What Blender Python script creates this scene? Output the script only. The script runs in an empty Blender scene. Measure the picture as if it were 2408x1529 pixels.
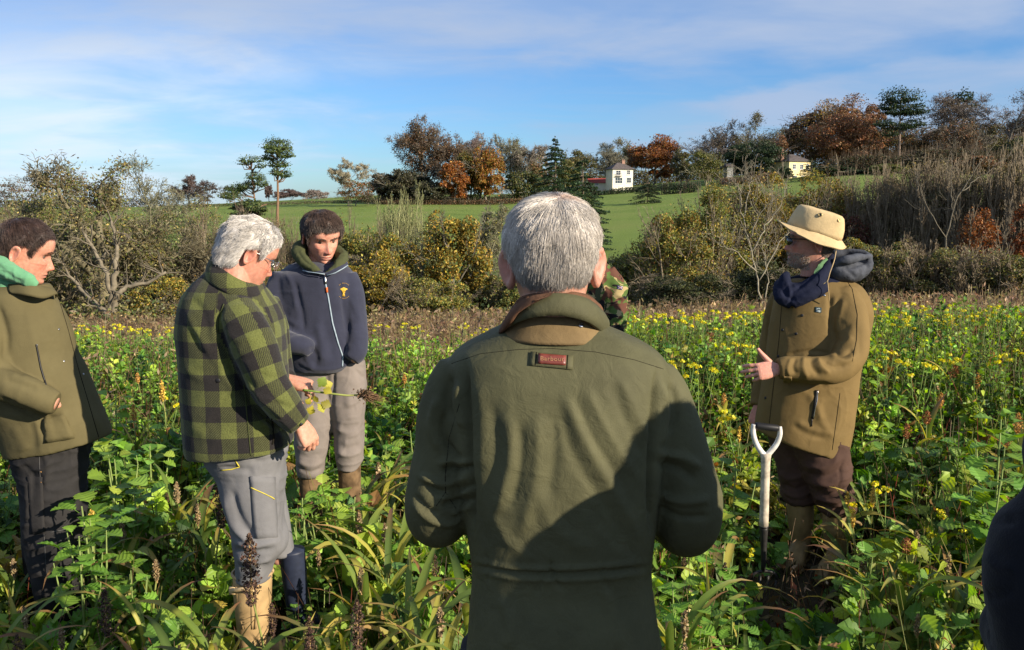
import bpy, bmesh, math, random
import numpy as np
from math import radians, sin, cos, tan, pi, atan, sqrt
from mathutils import Vector, Matrix
from mathutils.bvhtree import BVHTree

sc = bpy.context.scene
COL = sc.collection
# ------------------------------------------------------------------ camera
CAM_H = 1.83
PITCH = math.atan2(764.5 - 470.0, 2022.0)
cam_d = bpy.data.cameras.new("camera")
cam_d.sensor_width = 36.0
cam_d.lens = 36.0 * 2022.0 / 2408.0
cam_d.clip_start = 0.05
cam_d.clip_end = 6000.0
cam = bpy.data.objects.new("camera", cam_d)
cam.location = (0, 0, CAM_H)
cam.rotation_euler = (radians(90) - PITCH, 0, 0)
COL.objects.link(cam)
sc.camera = cam
# ------------------------------------------------------------------ light
SUN_AZ = radians(57)      # to the right of straight behind the camera
SUN_EL = radians(21)
sun_vec = Vector((sin(SUN_AZ) * cos(SUN_EL), -cos(SUN_AZ) * cos(SUN_EL), sin(SUN_EL)))
sd = bpy.data.lights.new("sun", 'SUN')
sd.energy = 5.0
sd.angle = radians(0.55)
sd.color = (1.0, 0.87, 0.70)
sun = bpy.data.objects.new("sun", sd)
sun.rotation_euler = sun_vec.to_track_quat('Z', 'Y').to_euler()
sun.location = (5, -5, 12)
COL.objects.link(sun)
# ------------------------------------------------------------------ world
W = bpy.data.worlds.new("World")
sc.world = W
W.use_nodes = True
nt = W.node_tree
N = nt.nodes
Lk = nt.links
N.clear()
out = N.new('ShaderNodeOutputWorld')
bg = N.new('ShaderNodeBackground')
sky = N.new('ShaderNodeTexSky')
sky.sky_type = 'NISHITA'
sky.sun_disc = False
sky.sun_elevation = SUN_EL
sky.sun_rotation = pi - SUN_AZ
sky.altitude = 100
sky.air_density = 1.0
sky.dust_density = 0.35
sky.ozone_density = 2.5
bg.inputs['Strength'].default_value = 0.085
tc = N.new('ShaderNodeTexCoord')


def mth(op, a=None, b=None, c=None, clamp=False, T=None):
    T = T or nt
    n = T.nodes.new('ShaderNodeMath')
    n.operation = op
    n.use_clamp = clamp
    for i, v in enumerate((a, b, c)):
        if v is None:
            continue
        if isinstance(v, (int, float)):
            n.inputs[i].default_value = v
        else:
            T.links.new(v, n.inputs[i])
    return n.outputs[0]


sep = N.new('ShaderNodeSeparateXYZ')
Lk.new(tc.outputs['Generated'], sep.inputs[0])
dx, dy, dz = sep.outputs
zc = mth('MAXIMUM', dz, 0.02)
# position on a cloud layer overhead, seen in perspective
px = mth('DIVIDE', dx, mth('ADD', zc, 0.12))
py = mth('DIVIDE', dy, mth('ADD', zc, 0.12))
cmb = N.new('ShaderNodeCombineXYZ')
Lk.new(px, cmb.inputs[0])
Lk.new(py, cmb.inputs[1])


def cloud(scale, loc, stretch, rot, lo, hi, detail=6, dist=0.4, rough=0.55):
    mp = N.new('ShaderNodeMapping')
    mp.vector_type = 'POINT'
    mp.inputs['Location'].default_value = loc
    mp.inputs['Rotation'].default_value = (0, 0, radians(rot))
    mp.inputs['Scale'].default_value = stretch
    Lk.new(cmb.outputs[0], mp.inputs[0])
    n = N.new('ShaderNodeTexNoise')
    n.inputs['Scale'].default_value = scale
    n.inputs['Detail'].default_value = detail
    n.inputs['Roughness'].default_value = rough
    n.inputs['Distortion'].default_value = dist
    Lk.new(mp.outputs[0], n.inputs['Vector'])
    mr = N.new('ShaderNodeMapRange')
    mr.interpolation_type = 'SMOOTHSTEP'
    mr.inputs[1].default_value = lo
    mr.inputs[2].default_value = hi
    Lk.new(n.outputs[0], mr.inputs[0])
    return mr.outputs[0]


def ramp_in(val, lo, hi, T=None, smooth=True, o0=0.0, o1=1.0):
    T = T or nt
    mr = T.nodes.new('ShaderNodeMapRange')
    if smooth:
        mr.interpolation_type = 'SMOOTHSTEP'
    mr.inputs[1].default_value = lo
    mr.inputs[2].default_value = hi
    mr.inputs[3].default_value = o0
    mr.inputs[4].default_value = o1
    T.links.new(val, mr.inputs[0])
    return mr.outputs[0]


# elevation slope and horizontal slope of the view direction
el = mth('DIVIDE', dz, mth('MAXIMUM', dy, 0.05))
hx = mth('DIVIDE', dx, mth('MAXIMUM', dy, 0.05))
wob = cloud(1.3, (3, 1, 0), (1, 1, 1), 0, 0.0, 1.0, 5)
thin = cloud(0.9, (0.4, 2.2, 0), (1.0, 1.5, 1), 12, 0.34, 0.66, 7)
streak = cloud(2.1, (5.0, 1.0, 0), (0.7, 2.8, 1), -14, 0.40, 0.72, 9)
# upper sheet: broad soft lilac cloud over the top of the view
up = ramp_in(mth('ADD', el, mth('ADD', mth('MULTIPLY', hx, -0.06), mth('MULTIPLY', wob, 0.16))), 0.17, 0.29)
# white haze low on the left
left = ramp_in(mth('ADD', mth('MULTIPLY', hx, -1.0), mth('MULTIPLY', wob, 0.5)), 0.28, 0.80)
# faint band rising to the right
bandc = mth('SUBTRACT', mth('SUBTRACT', el, mth('MULTIPLY', hx, 0.184)), mth('MULTIPLY', wob, 0.06))
band = mth('MULTIPLY', ramp_in(bandc, 0.055, 0.030), ramp_in(hx, -0.22, 0.25))
cov = mth('MULTIPLY', up, mth('ADD', 0.45, mth('MULTIPLY', thin, 0.50)))
cov = mth('MAXIMUM', cov, mth('MULTIPLY', left, mth('ADD', 0.50, mth('MULTIPLY', thin, 0.42))))
cov = mth('MAXIMUM', cov, mth('MULTIPLY', band, mth('ADD', 0.30, mth('MULTIPLY', thin, 0.52))))
cov = mth('MAXIMUM', cov, mth('MULTIPLY', streak, 0.14))
lp = N.new('ShaderNodeMixRGB')
lp.inputs[1].default_value = (3.05, 3.75, 5.1, 1)
lp.inputs[2].default_value = (5.4, 6.2, 7.2, 1)
Lk.new(mth('MULTIPLY', left, ramp_in(el, 0.24, 0.10)), lp.inputs[0])
tintsky = N.new('ShaderNodeMixRGB')
tintsky.blend_type = 'MULTIPLY'
tintsky.inputs[0].default_value = 1.0
tintsky.inputs[2].default_value = (0.50, 0.75, 1.08, 1)
Lk.new(sky.outputs[0], tintsky.inputs[1])
mx = N.new('ShaderNodeMixRGB')
Lk.new(cov, mx.inputs[0])
Lk.new(tintsky.outputs[0], mx.inputs[1])
Lk.new(lp.outputs[0], mx.inputs[2])
Lk.new(mx.outputs[0], bg.inputs['Color'])
Lk.new(bg.outputs[0], out.inputs['Surface'])
sc.view_settings.view_transform = 'Standard'
sc.view_settings.look = 'None'
sc.view_settings.exposure = 0.80
sc.view_settings.gamma = 1.0
sc.view_settings.use_curve_mapping = False
sc.cycles.max_bounces = 6
sc.cycles.diffuse_bounces = 3
sc.cycles.transparent_max_bounces = 4
sc.render.film_transparent = False

# ------------------------------------------------------------------ helpers
FPX = 2022.0
CP, SP = cos(PITCH), sin(PITCH)


def P(u, v, Y):
    """world point at depth Y (metres ahead of the camera) for a sight line u, v"""
    a = (u - 1204.0) / FPX
    b = (v - 764.5) / FPX
    ry = CP - b * SP
    rz = -SP - b * CP
    t = Y / ry
    return np.array((a * t, Y, CAM_H + rz * t))


def proj(V):
    V = np.asarray(V, float)
    d = V - np.array((0, 0, CAM_H))
    f = d[:, 1] * CP - d[:, 2] * SP
    up_ = d[:, 1] * SP + d[:, 2] * CP
    return 1204 + FPX * d[:, 0] / f, 764.5 - FPX * up_ / f


def ray(u, v):
    p = P(u, v, 1.0) - np.array((0, 0, CAM_H))
    return Vector(p).normalized()


class MB:
    """collects vertices and faces (quads and triangles) with a tint colour"""
    def __init__(s):
        s.v = []
        s.f = []
        s.t = []
        s.n = 0

    def add(s, v, f, tint=(1, 1, 1)):
        v = np.asarray(v, np.float32).reshape(-1, 3)
        s.v.append(v)
        tt = np.asarray(tint, np.float32)
        if tt.ndim == 1:
            tt = np.tile(tt, (len(v), 1))
        s.t.append(tt)
        if not isinstance(f, list):
            f = [f]
        for a in f:
            a = np.asarray(a, np.int64)
            if a.size:
                s.f.append(a + s.n)
        s.n += len(v)
        return s

    def build(s, name, mat=None, parent=None, smooth=True):
        if not s.v:
            return None
        v = np.concatenate(s.v)
        t = np.concatenate(s.t)
        me = bpy.data.meshes.new(name)
        me.vertices.add(len(v))
        me.vertices.foreach_set('co', v.ravel())
        nl = sum(a.size for a in s.f)
        nf = sum(len(a) for a in s.f)
        idx = np.concatenate([a.ravel() for a in s.f]).astype(np.int32)
        tot = np.concatenate([np.full(len(a), a.shape[1], np.int32) for a in s.f])
        st = np.concatenate(([0], np.cumsum(tot)[:-1])).astype(np.int32)
        me.loops.add(nl)
        me.loops.foreach_set('vertex_index', idx)
        me.polygons.add(nf)
        me.polygons.foreach_set('loop_start', st)
        me.polygons.foreach_set('use_smooth', np.full(nf, smooth))
        me.update(calc_edges=True)
        ca = me.attributes.new('tint', 'FLOAT_COLOR', 'POINT')
        ca.data.foreach_set('color', np.concatenate([t, np.ones((len(t), 1), np.float32)], 1).ravel())
        if mat:
            me.materials.append(mat)
        o = bpy.data.objects.new(name, me)
        COL.objects.link(o)
        if parent is not None:
            o.parent = parent
        return o


def tag(o, label=None, cat=None, group=None, kind=None):
    if label:
        o['label'] = label
    if cat:
        o['category'] = cat
    if group:
        o['group'] = group
    if kind:
        o['kind'] = kind
    return o


def empty(name, loc=(0, 0, 0), label=None, cat=None, group=None):
    o = bpy.data.objects.new(name, None)
    o.location = [float(x) for x in loc]
    o.empty_display_size = 0.2
    COL.objects.link(o)
    return tag(o, label, cat, group)


def rel(v, loc):
    return np.asarray(v, float) - np.asarray(loc, float)


def frames(D):
    D = D / np.maximum(np.linalg.norm(D, axis=1, keepdims=True), 1e-9)
    up = np.tile(np.array((0.0, 0.0, 1.0)), (len(D), 1))
    m = np.abs(D[:, 2]) > 0.95
    up[m] = (1.0, 0, 0)
    U = np.cross(D, up)
    U /= np.linalg.norm(U, axis=1, keepdims=True)
    V = np.cross(U, D)
    return D, U, V


def tubes(p0, p1, r0, r1, sides=4):
    n = len(p0)
    D, U, V = frames(p1 - p0)
    a = np.arange(sides) * 2 * pi / sides
    c = np.cos(a)[None, :, None] * U[:, None, :] + np.sin(a)[None, :, None] * V[:, None, :]
    A = p0[:, None, :] + c * np.asarray(r0)[:, None, None]
    B = p1[:, None, :] + c * np.asarray(r1)[:, None, None]
    v = np.concatenate([A, B], 1).reshape(-1, 3)
    i = np.arange(sides)
    j = (i + 1) % sides
    q = np.stack([i, j, j + sides, i + sides], 1)
    f = (q[None] + (np.arange(n) * 2 * sides)[:, None, None]).reshape(-1, 4)
    return v, f


def sweep(pts, rad, sides=10, cap=True, flat=None):
    """one continuous tube along a polyline; rad scalar or per point; flat=(k, dir) squashes"""
    pts = np.asarray(pts, float)
    n = len(pts)
    rad = np.broadcast_to(np.asarray(rad, float), (n,)) if np.ndim(rad) < 2 else np.asarray(rad)
    T = np.gradient(pts, axis=0)
    T /= np.maximum(np.linalg.norm(T, axis=1, keepdims=True), 1e-9)
    u = np.cross(T[0], (0.13, 0.21, 0.97))
    if np.linalg.norm(u) < 0.1:
        u = np.cross(T[0], (1, 0, 0))
    u /= np.linalg.norm(u)
    V = []
    a = np.arange(sides) * 2 * pi / sides
    for i in range(n):
        u = u - T[i] * np.dot(u, T[i])
        u /= np.linalg.norm(u)
        w = np.cross(T[i], u)
        V.append(pts[i] + rad[i] * (np.cos(a)[:, None] * u + np.sin(a)[:, None] * w))
    V = np.concatenate(V)
    i = np.arange(sides)
    j = (i + 1) % sides
    q = np.stack([i, j, j + sides, i + sides], 1)
    F = [(q[None] + (np.arange(n - 1) * sides)[:, None, None]).reshape(-1, 4)]
    if cap:
        V = np.concatenate([V, pts[:1], pts[-1:]])
        k = n * sides
        F.append(np.concatenate([np.stack([j, i, np.full(sides, k)], 1),
                                 np.stack([i + (n - 1) * sides, j + (n - 1) * sides, np.full(sides, k + 1)], 1)]))
    return V, F


def cards(C, size, rng, nrm=None, aspect=0.6, bend=0.0):
    """leaf-shaped rhombus faces at points C, facing anywhere or near nrm"""
    n = len(C)
    size = np.broadcast_to(size, (n,))
    d = rng.normal(size=(n, 3))
    d /= np.linalg.norm(d, axis=1, keepdims=True)
    if nrm is None:
        e = rng.normal(size=(n, 3))
    else:
        e = nrm + rng.normal(size=(n, 3)) * 0.5
    s = np.cross(d, e)
    s /= np.maximum(np.linalg.norm(s, axis=1, keepdims=True), 1e-6)
    if nrm is not None:
        d = np.cross(e, s)
        d /= np.maximum(np.linalg.norm(d, axis=1, keepdims=True), 1e-6)
    h = size[:, None] * 0.5
    a = C - d * h
    b = C + s * h * aspect + d * h * 0.1
    c = C + d * h
    e2 = C - s * h * aspect + d * h * 0.1
    v = np.stack([a, b, c, e2], 1).reshape(-1, 3)
    f = (np.arange(4)[None] + (np.arange(n) * 4)[:, None])
    return v, f


def palette(rng, n, cols, jit=0.25):
    cols = np.asarray(cols, float)
    w = cols[:, 3] / cols[:, 3].sum()
    k = rng.choice(len(cols), n, p=w)
    c = cols[k, :3] * np.exp(rng.normal(size=(n, 1)) * jit) * np.exp(rng.normal(size=(n, 3)) * jit * 0.25)
    return np.clip(c, 0, 1)


def boxv(x0, x1, y0, y1, z0, z1):
    v = [(x, y, z) for z in (z0, z1) for y in (y0, y1) for x in (x0, x1)]
    f = np.array([(0, 2, 3, 1), (4, 5, 7, 6), (0, 1, 5, 4), (2, 6, 7, 3), (0, 4, 6, 2), (1, 3, 7, 5)])
    return np.array(v, float), f



def leaf_tpl(stn, droop=0.35, fold=0.08, wave=0.0):
    """stn: (s, half width); leaf lies along +y, width along x, z is up"""
    V = []
    for i, (s_, w) in enumerate(stn):
        z = 0.10 * s_ - droop * s_ * s_ + (wave * (-1) ** i)
        yb = s_ * (1 - 0.25 * droop * s_)
        V += [(-w, yb - w * .15, z + fold * w * 3 - wave), (0, yb, z), (w, yb - w * .15, z + fold * w * 3 - wave)]
    n = len(stn)
    F = []
    for i in range(n - 1):
        a = 3 * i
        F += [(a, a + 1, a + 4, a + 3), (a + 1, a + 2, a + 5, a + 4)]
    return np.array(V, float), np.array(F)


T_BIG = leaf_tpl([(0, .012), (.22, .015), (.30, .12), (.36, .08), (.44, .24), (.50, .17), (.58, .36), (.66, .28), (.74, .37), (.82, .24), (.90, .20), (1, .02)], .34, .08, .008)
T_BIG2 = leaf_tpl([(0, .012), (.25, .018), (.32, .15), (.39, .26), (.45, .23), (.52, .35), (.60, .39), (.66, .32), (.74, .35), (.82, .27), (.89, .19), (.95, .12), (1, .02)], .30, .10, .010)
T_MID = leaf_tpl([(0, .015), (.25, .10), (.38, .26), (.5, .20), (.65, .34), (.78, .22), (1, .02)], .30, .1)
T_SML = leaf_tpl([(0, .02), (.35, .24), (.7, .26), (1, .02)], .25, .08)
T_TINY = leaf_tpl([(0, .03), (.45, .28), (1, .03)], .2, .05)


def scatter(mb, tpl, pos, D, U, size, tint):
    V, F = tpl
    D = D / np.linalg.norm(D, axis=1, keepdims=True)
    S = np.cross(D, U)
    S /= np.maximum(np.linalg.norm(S, axis=1, keepdims=True), 1e-6)
    U = np.cross(S, D)
    sz = np.broadcast_to(size, (len(pos),))[:, None, None]
    W = pos[:, None, :] + sz * (V[None, :, 0:1] * S[:, None] + V[None, :, 1:2] * D[:, None] + V[None, :, 2:3] * U[:, None])
    f = (F[None] + (np.arange(len(pos)) * len(V))[:, None, None]).reshape(-1, 4)
    tt = np.repeat(tint, len(V), 0).reshape(len(pos), len(V), 3).copy()
    mid = (np.arange(len(V)) % 3) == 1
    tt[:, mid] *= 1.22                      # paler midrib
    mb.add(W.reshape(-1, 3), f, np.clip(tt.reshape(-1, 3), 0, 1))


def ad(az, pitch):
    return np.stack([np.cos(az) * np.cos(pitch), np.sin(az) * np.cos(pitch), np.sin(pitch)], 1)



# value noise on points
def _h(ix, iy, iz, s):
    n = (ix * 73856093) ^ (iy * 19349663) ^ (iz * 83492791) ^ (s * 2654435761)
    n = (n ^ (n >> 13)) * 1274126177
    n = n & 0x7fffffff
    return ((n ^ (n >> 16)) & 0xffff) / 65535.0


def vnoise(Pn, s=0):
    Pn = np.asarray(Pn, float)
    b = np.floor(Pn).astype(np.int64)
    f = Pn - b
    f = f * f * (3 - 2 * f)
    o = 0
    for i in (0, 1):
        for j in (0, 1):
            for k in (0, 1):
                w = (f[:, 0] if i else 1 - f[:, 0]) * (f[:, 1] if j else 1 - f[:, 1]) * (f[:, 2] if k else 1 - f[:, 2])
                o = o + w * _h(b[:, 0] + i, b[:, 1] + j, b[:, 2] + k, s)
    return o * 2 - 1


def fnoise(Pn, s=0, oct_=3):
    o = 0
    a = 1.0
    q = np.asarray(Pn, float)
    for k in range(oct_):
        o = o + a * vnoise(q, s + k * 17)
        q = q * 2.03 + 5.2
        a *= 0.5
    return o


# ------------------------------------------------------------------ materials
def new_mat(name):
    m = bpy.data.materials.new(name)
    m.use_nodes = True
    T = m.node_tree
    b = T.nodes.get('Principled BSDF')
    return m, T, b


def leaf_mat(name, trans=0.35, rough=0.55, sat=1.0, spec=0.35):
    m = bpy.data.materials.new(name)
    m.use_nodes = True
    T = m.node_tree
    T.nodes.clear()
    o = T.nodes.new('ShaderNodeOutputMaterial')
    at = T.nodes.new('ShaderNodeAttribute')
    at.attribute_name = 'tint'
    p = T.nodes.new('ShaderNodeBsdfPrincipled')
    p.inputs['Roughness'].default_value = rough
    p.inputs['Specular IOR Level'].default_value = spec
    tr = T.nodes.new('ShaderNodeBsdfTranslucent')
    hs = T.nodes.new('ShaderNodeHueSaturation')
    hs.inputs['Hue'].default_value = 0.485
    hs.inputs['Saturation'].default_value = 1.15
    hs.inputs['Value'].default_value = 1.25
    mxs = T.nodes.new('ShaderNodeMixShader')
    mxs.inputs[0].default_value = trans
    T.links.new(at.outputs['Color'], p.inputs['Base Color'])
    T.links.new(at.outputs['Color'], hs.inputs['Color'])
    T.links.new(hs.outputs[0], tr.inputs['Color'])
    T.links.new(p.outputs[0], mxs.inputs[1])
    T.links.new(tr.outputs[0], mxs.inputs[2])
    T.links.new(mxs.outputs[0], o.inputs['Surface'])
    return m


def tint_mat(name, rough=0.85, noise=0.3, nscale=30.0, bump=0.0, bscale=60.0, spec=0.2, sheen=0.0):
    m, T, b = new_mat(name)
    at = T.nodes.new('ShaderNodeAttribute')
    at.attribute_name = 'tint'
    tcn = T.nodes.new('ShaderNodeTexCoord')
    nz = T.nodes.new('ShaderNodeTexNoise')
    nz.inputs['Scale'].default_value = nscale
    nz.inputs['Detail'].default_value = 5
    T.links.new(tcn.outputs['Object'], nz.inputs['Vector'])
    mul = T.nodes.new('ShaderNodeMixRGB')
    mul.blend_type = 'MULTIPLY'
    mul.inputs[0].default_value = 1.0
    T.links.new(at.outputs['Color'], mul.inputs[1])
    mr = ramp_in(nz.outputs[0], 0.25, 0.75, T, False, 1 - noise, 1 + noise)
    T.links.new(mr, mul.inputs[2])
    T.links.new(mul.outputs[0], b.inputs['Base Color'])
    b.inputs['Roughness'].default_value = rough
    b.inputs['Specular IOR Level'].default_value = spec
    if sheen:
        b.inputs['Sheen Weight'].default_value = sheen
    if bump:
        n2 = T.nodes.new('ShaderNodeTexNoise')
        n2.inputs['Scale'].default_value = bscale
        n2.inputs['Detail'].default_value = 6
        T.links.new(tcn.outputs['Object'], n2.inputs['Vector'])
        bp = T.nodes.new('ShaderNodeBump')
        bp.inputs['Strength'].default_value = 0.6
        bp.inputs['Distance'].default_value = bump
        T.links.new(n2.outputs[0], bp.inputs['Height'])
        T.links.new(bp.outputs[0], b.inputs['Normal'])
    return m


def simple_mat(name, col, rough=0.6, spec=0.3, metal=0.0, noise=0.15, nscale=40.0, bump=0.0, bscale=200.0, sheen=0.0):
    m, T, b = new_mat(name)
    tcn = T.nodes.new('ShaderNodeTexCoord')
    nz = T.nodes.new('ShaderNodeTexNoise')
    nz.inputs['Scale'].default_value = nscale
    nz.inputs['Detail'].default_value = 5
    T.links.new(tcn.outputs['Object'], nz.inputs['Vector'])
    r = T.nodes.new('ShaderNodeMixRGB')
    r.inputs[1].default_value = tuple(c * (1 - noise) for c in col) + (1,)
    r.inputs[2].default_value = tuple(min(1, c * (1 + noise)) for c in col) + (1,)
    T.links.new(ramp_in(nz.outputs[0], 0.3, 0.7, T), r.inputs[0])
    T.links.new(r.outputs[0], b.inputs['Base Color'])
    b.inputs['Roughness'].default_value = rough
    b.inputs['Metallic'].default_value = metal
    b.inputs['Specular IOR Level'].default_value = spec
    if sheen:
        b.inputs['Sheen Weight'].default_value = sheen
    if bump:
        n2 = T.nodes.new('ShaderNodeTexNoise')
        n2.inputs['Scale'].default_value = bscale
        n2.inputs['Detail'].default_value = 4
        T.links.new(tcn.outputs['Object'], n2.inputs['Vector'])
        bp = T.nodes.new('ShaderNodeBump')
        bp.inputs['Strength'].default_value = 0.7
        bp.inputs['Distance'].default_value = bump
        T.links.new(n2.outputs[0], bp.inputs['Height'])
        T.links.new(bp.outputs[0], b.inputs['Normal'])
    return m


M_LEAF = leaf_mat('tree_leaf', 0.30)
M_CROP = leaf_mat('crop_leaf', 0.42, 0.5, spec=0.35)
M_BARK = tint_mat('bark', 0.9, 0.35, 6.0)
M_STALK = tint_mat('stalk', 0.8, 0.25, 40.0)

# ------------------------------------------------------------------ terrain
_yy = np.array([-400, 0, 8, 15, 40, 70, 120, 160, 220, 280, 340, 450, 700, 3000.])
_zL = np.array([0, 0, -.05, -1.0, -4.4, -6.6, -5.6, -4.0, -2.0, -.7, -1.2, -4, -12, -60])
_zC = np.array([0, 0, -.05, -.9, -4.0, -6.0, -5.0, -2.8, -.4, 1.9, 3.0, 5, 5, 0])
_zR = np.array([0, 0, 0, -.6, -3.2, -4.0, -1.5, 2.0, 7.0, 12., 16, 22, 26, 30])


def gz(x, y):
    x = np.asarray(x, float)
    y = np.asarray(y, float)
    u = np.clip(x / np.maximum(np.abs(y), 6.0), -0.7, 0.7)
    a, b, c = (np.interp(y, _yy, z) for z in (_zL, _zC, _zR))
    tl = np.clip((u + 0.5) / 0.40, 0, 1)
    tr_ = np.clip((u + 0.02) / 0.42, 0, 1)
    tl = tl * tl * (3 - 2 * tl)
    return a * (1 - tl) + b * tl + (c - b) * (tr_ ** 1.25)


def gpt(u, Y):
    """ground point on sight column u at depth Y"""
    x = (u - 1204) / FPX * Y * 1.0
    z = float(gz(x, Y))
    # account for pitch on the column
    for _ in range(3):
        f = Y * CP - (z - CAM_H) * SP
        x = (u - 1204) / FPX * f
        z = float(gz(x, Y))
    return np.array((x, Y, z))


def z_at(v, Y):
    return float(P(1204, v, Y)[2])


def terrain(name, ys, xs, mat, noise=0.0, seed=3):
    X, Yg = np.meshgrid(xs, ys)
    Z = gz(X, Yg)
    if noise:
        q = np.stack([X.ravel() * 3, Yg.ravel() * 3, X.ravel() * 0], 1)
        Z = Z + noise * fnoise(q, seed, 3).reshape(Z.shape)
    v = np.stack([X, Yg, Z], 2).reshape(-1, 3)
    ny, nx = X.shape
    i = np.arange(nx - 1)
    j = np.arange(ny - 1)
    J, I = np.meshgrid(j, i, indexing='ij')
    a = (J * nx + I).ravel()
    f = np.stack([a, a + 1, a + nx + 1, a + nx], 1)
    o = MB().add(v, f).build(name, mat)
    return tag(o, kind='structure')


def ground_mat(name, stops, scale=1.0, bump=0.03, rough=0.95):
    m, T, b = new_mat(name)
    tcn = T.nodes.new('ShaderNodeTexCoord')
    n1 = T.nodes.new('ShaderNodeTexNoise')
    n1.inputs['Scale'].default_value = scale
    n1.inputs['Detail'].default_value = 9
    n1.inputs['Roughness'].default_value = 0.65
    T.links.new(tcn.outputs['Object'], n1.inputs['Vector'])
    cr = T.nodes.new('ShaderNodeValToRGB')
    while len(cr.color_ramp.elements) < len(stops):
        cr.color_ramp.elements.new(0.5)
    for e, (p_, c) in zip(cr.color_ramp.elements, stops):
        e.position = p_
        e.color = tuple(c) + (1,)
    T.links.new(n1.outputs[0], cr.inputs[0])
    n2 = T.nodes.new('ShaderNodeTexNoise')
    n2.inputs['Scale'].default_value = 9.0
    n2.inputs['Detail'].default_value = 6
    T.links.new(tcn.outputs['Object'], n2.inputs['Vector'])
    mul = T.nodes.new('ShaderNodeMixRGB')
    mul.blend_type = 'MULTIPLY'
    mul.inputs[0].default_value = 1
    T.links.new(cr.outputs[0], mul.inputs[1])
    T.links.new(ramp_in(n2.outputs[0], 0.3, 0.7, T, False, 0.78, 1.2), mul.inputs[2])
    T.links.new(mul.outputs[0], b.inputs['Base Color'])
    b.inputs['Roughness'].default_value = rough
    b.inputs['Specular IOR Level'].default_value = 0.1
    bp = T.nodes.new('ShaderNodeBump')
    bp.inputs['Distance'].default_value = bump
    bp.inputs['Strength'].default_value = 0.8
    T.links.new(n2.outputs[0], bp.inputs['Height'])
    T.links.new(bp.outputs[0], b.inputs['Normal'])
    return m


M_SOIL = ground_mat('soil', [(0.3, (0.03, 0.024, 0.014)), (0.55, (0.05, 0.04, 0.022)), (0.7, (0.035, 0.05, 0.018))], 3.0)
M_PAST = ground_mat('pasture_grass', [(0.3, (0.120, 0.175, 0.036)), (0.5, (0.165, 0.225, 0.05)), (0.7, (0.20, 0.225, 0.065))], 0.06, 0.12)
M_VALL = ground_mat('valley_rough_grass', [(0.3, (0.06, 0.055, 0.02)), (0.6, (0.09, 0.085, 0.03)), (0.8, (0.05, 0.07, 0.02))], 0.3, 0.05)
xs_n = np.concatenate([np.linspace(-60, -14, 12), np.linspace(-13.5, 13.5, 109), np.linspace(14, 60, 12)])
terrain('soil', np.concatenate([np.linspace(-30, 0, 8), np.linspace(0.25, 16, 64)]), xs_n, M_SOIL, 0.02)
terrain('valley_ground', np.linspace(16, 74, 40), np.linspace(-110, 110, 90), M_VALL)
xs_f = np.concatenate([np.linspace(-1500, -200, 14), np.linspace(-190, 190, 120), np.linspace(200, 1500, 14)])
terrain('pasture', np.concatenate([np.linspace(74, 360, 130), np.linspace(370, 3000, 20)]), xs_f, M_PAST)

LEAFC0 = ((0.085, 0.20, 0.028, 5), (0.055, 0.145, 0.025, 4))
# ------------------------------------------------------------------ trees
def branch(rng, P0, D, L, R, spec):
    """grow levels of branches; returns list of per-level segs and the tip points of the last levels"""
    levels = []
    tips = []
    P0 = np.asarray(P0, float).reshape(-1, 3)
    D = np.asarray(D, float).reshape(-1, 3)
    L = np.asarray(L, float).reshape(-1)
    R = np.asarray(R, float).reshape(-1)
    for li, s in enumerate(spec):
        K = s.get('k', 3)
        n = len(P0)
        pts = [P0]
        d = D / np.linalg.norm(D, axis=1, keepdims=True)
        dirs = [d]
        for k in range(K):
            pts.append(pts[-1] + d * (L / K)[:, None])
            d = d + rng.normal(size=(n, 3)) * s.get('wob', 0.15)
            d[:, 2] += s.get('up', 0.0)
            d /= np.linalg.norm(d, axis=1, keepdims=True)
            dirs.append(d)
        pts = np.stack(pts, 1)
        dirs = np.stack(dirs, 1)
        tp = s.get('taper', 0.55)
        rr = R[:, None] * (1 - (1 - tp) * np.linspace(0, 1, K + 1)[None])
        levels.append((pts[:, :-1].reshape(-1, 3), pts[:, 1:].reshape(-1, 3), rr[:, :-1].ravel(), rr[:, 1:].ravel()))
        if li >= len(spec) - 2:
            tips.append(pts[:, 1:].reshape(-1, 3))
        if li == len(spec) - 1:
            break
        m = s['n']
        t = rng.uniform(s.get('t0', 0.3), 1.0, (n, m))
        t[:, 0] = 1.0
        x = t * K
        i = np.minimum(x.astype(int), K - 1)
        fr = (x - i)[..., None]
        ar = np.arange(n)[:, None]
        C0 = pts[ar, i] * (1 - fr) + pts[ar, i + 1] * fr
        dd = dirs[ar, i]
        ax = rng.normal(size=(n, m, 3))
        ax -= dd * (ax * dd).sum(-1, keepdims=True)
        ax /= np.linalg.norm(ax, axis=-1, keepdims=True)
        ang = radians(s.get('ang', 45)) * rng.uniform(0.6, 1.3, (n, m))
        ang[:, 0] *= 0.35
        cd = dd * np.cos(ang)[..., None] + ax * np.sin(ang)[..., None]
        cl = L[:, None] * s.get('ratio', 0.6) * rng.uniform(0.65, 1.15, (n, m)) * (1.15 - 0.45 * t)
        cr = R[:, None] * s.get('rr', 0.55) * rng.uniform(0.8, 1.1, (n, m)) * (1.1 - 0.4 * t)
        P0, D, L, R = C0.reshape(-1, 3), cd.reshape(-1, 3), cl.ravel(), cr.ravel()
    return levels, np.concatenate(tips)


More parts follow.
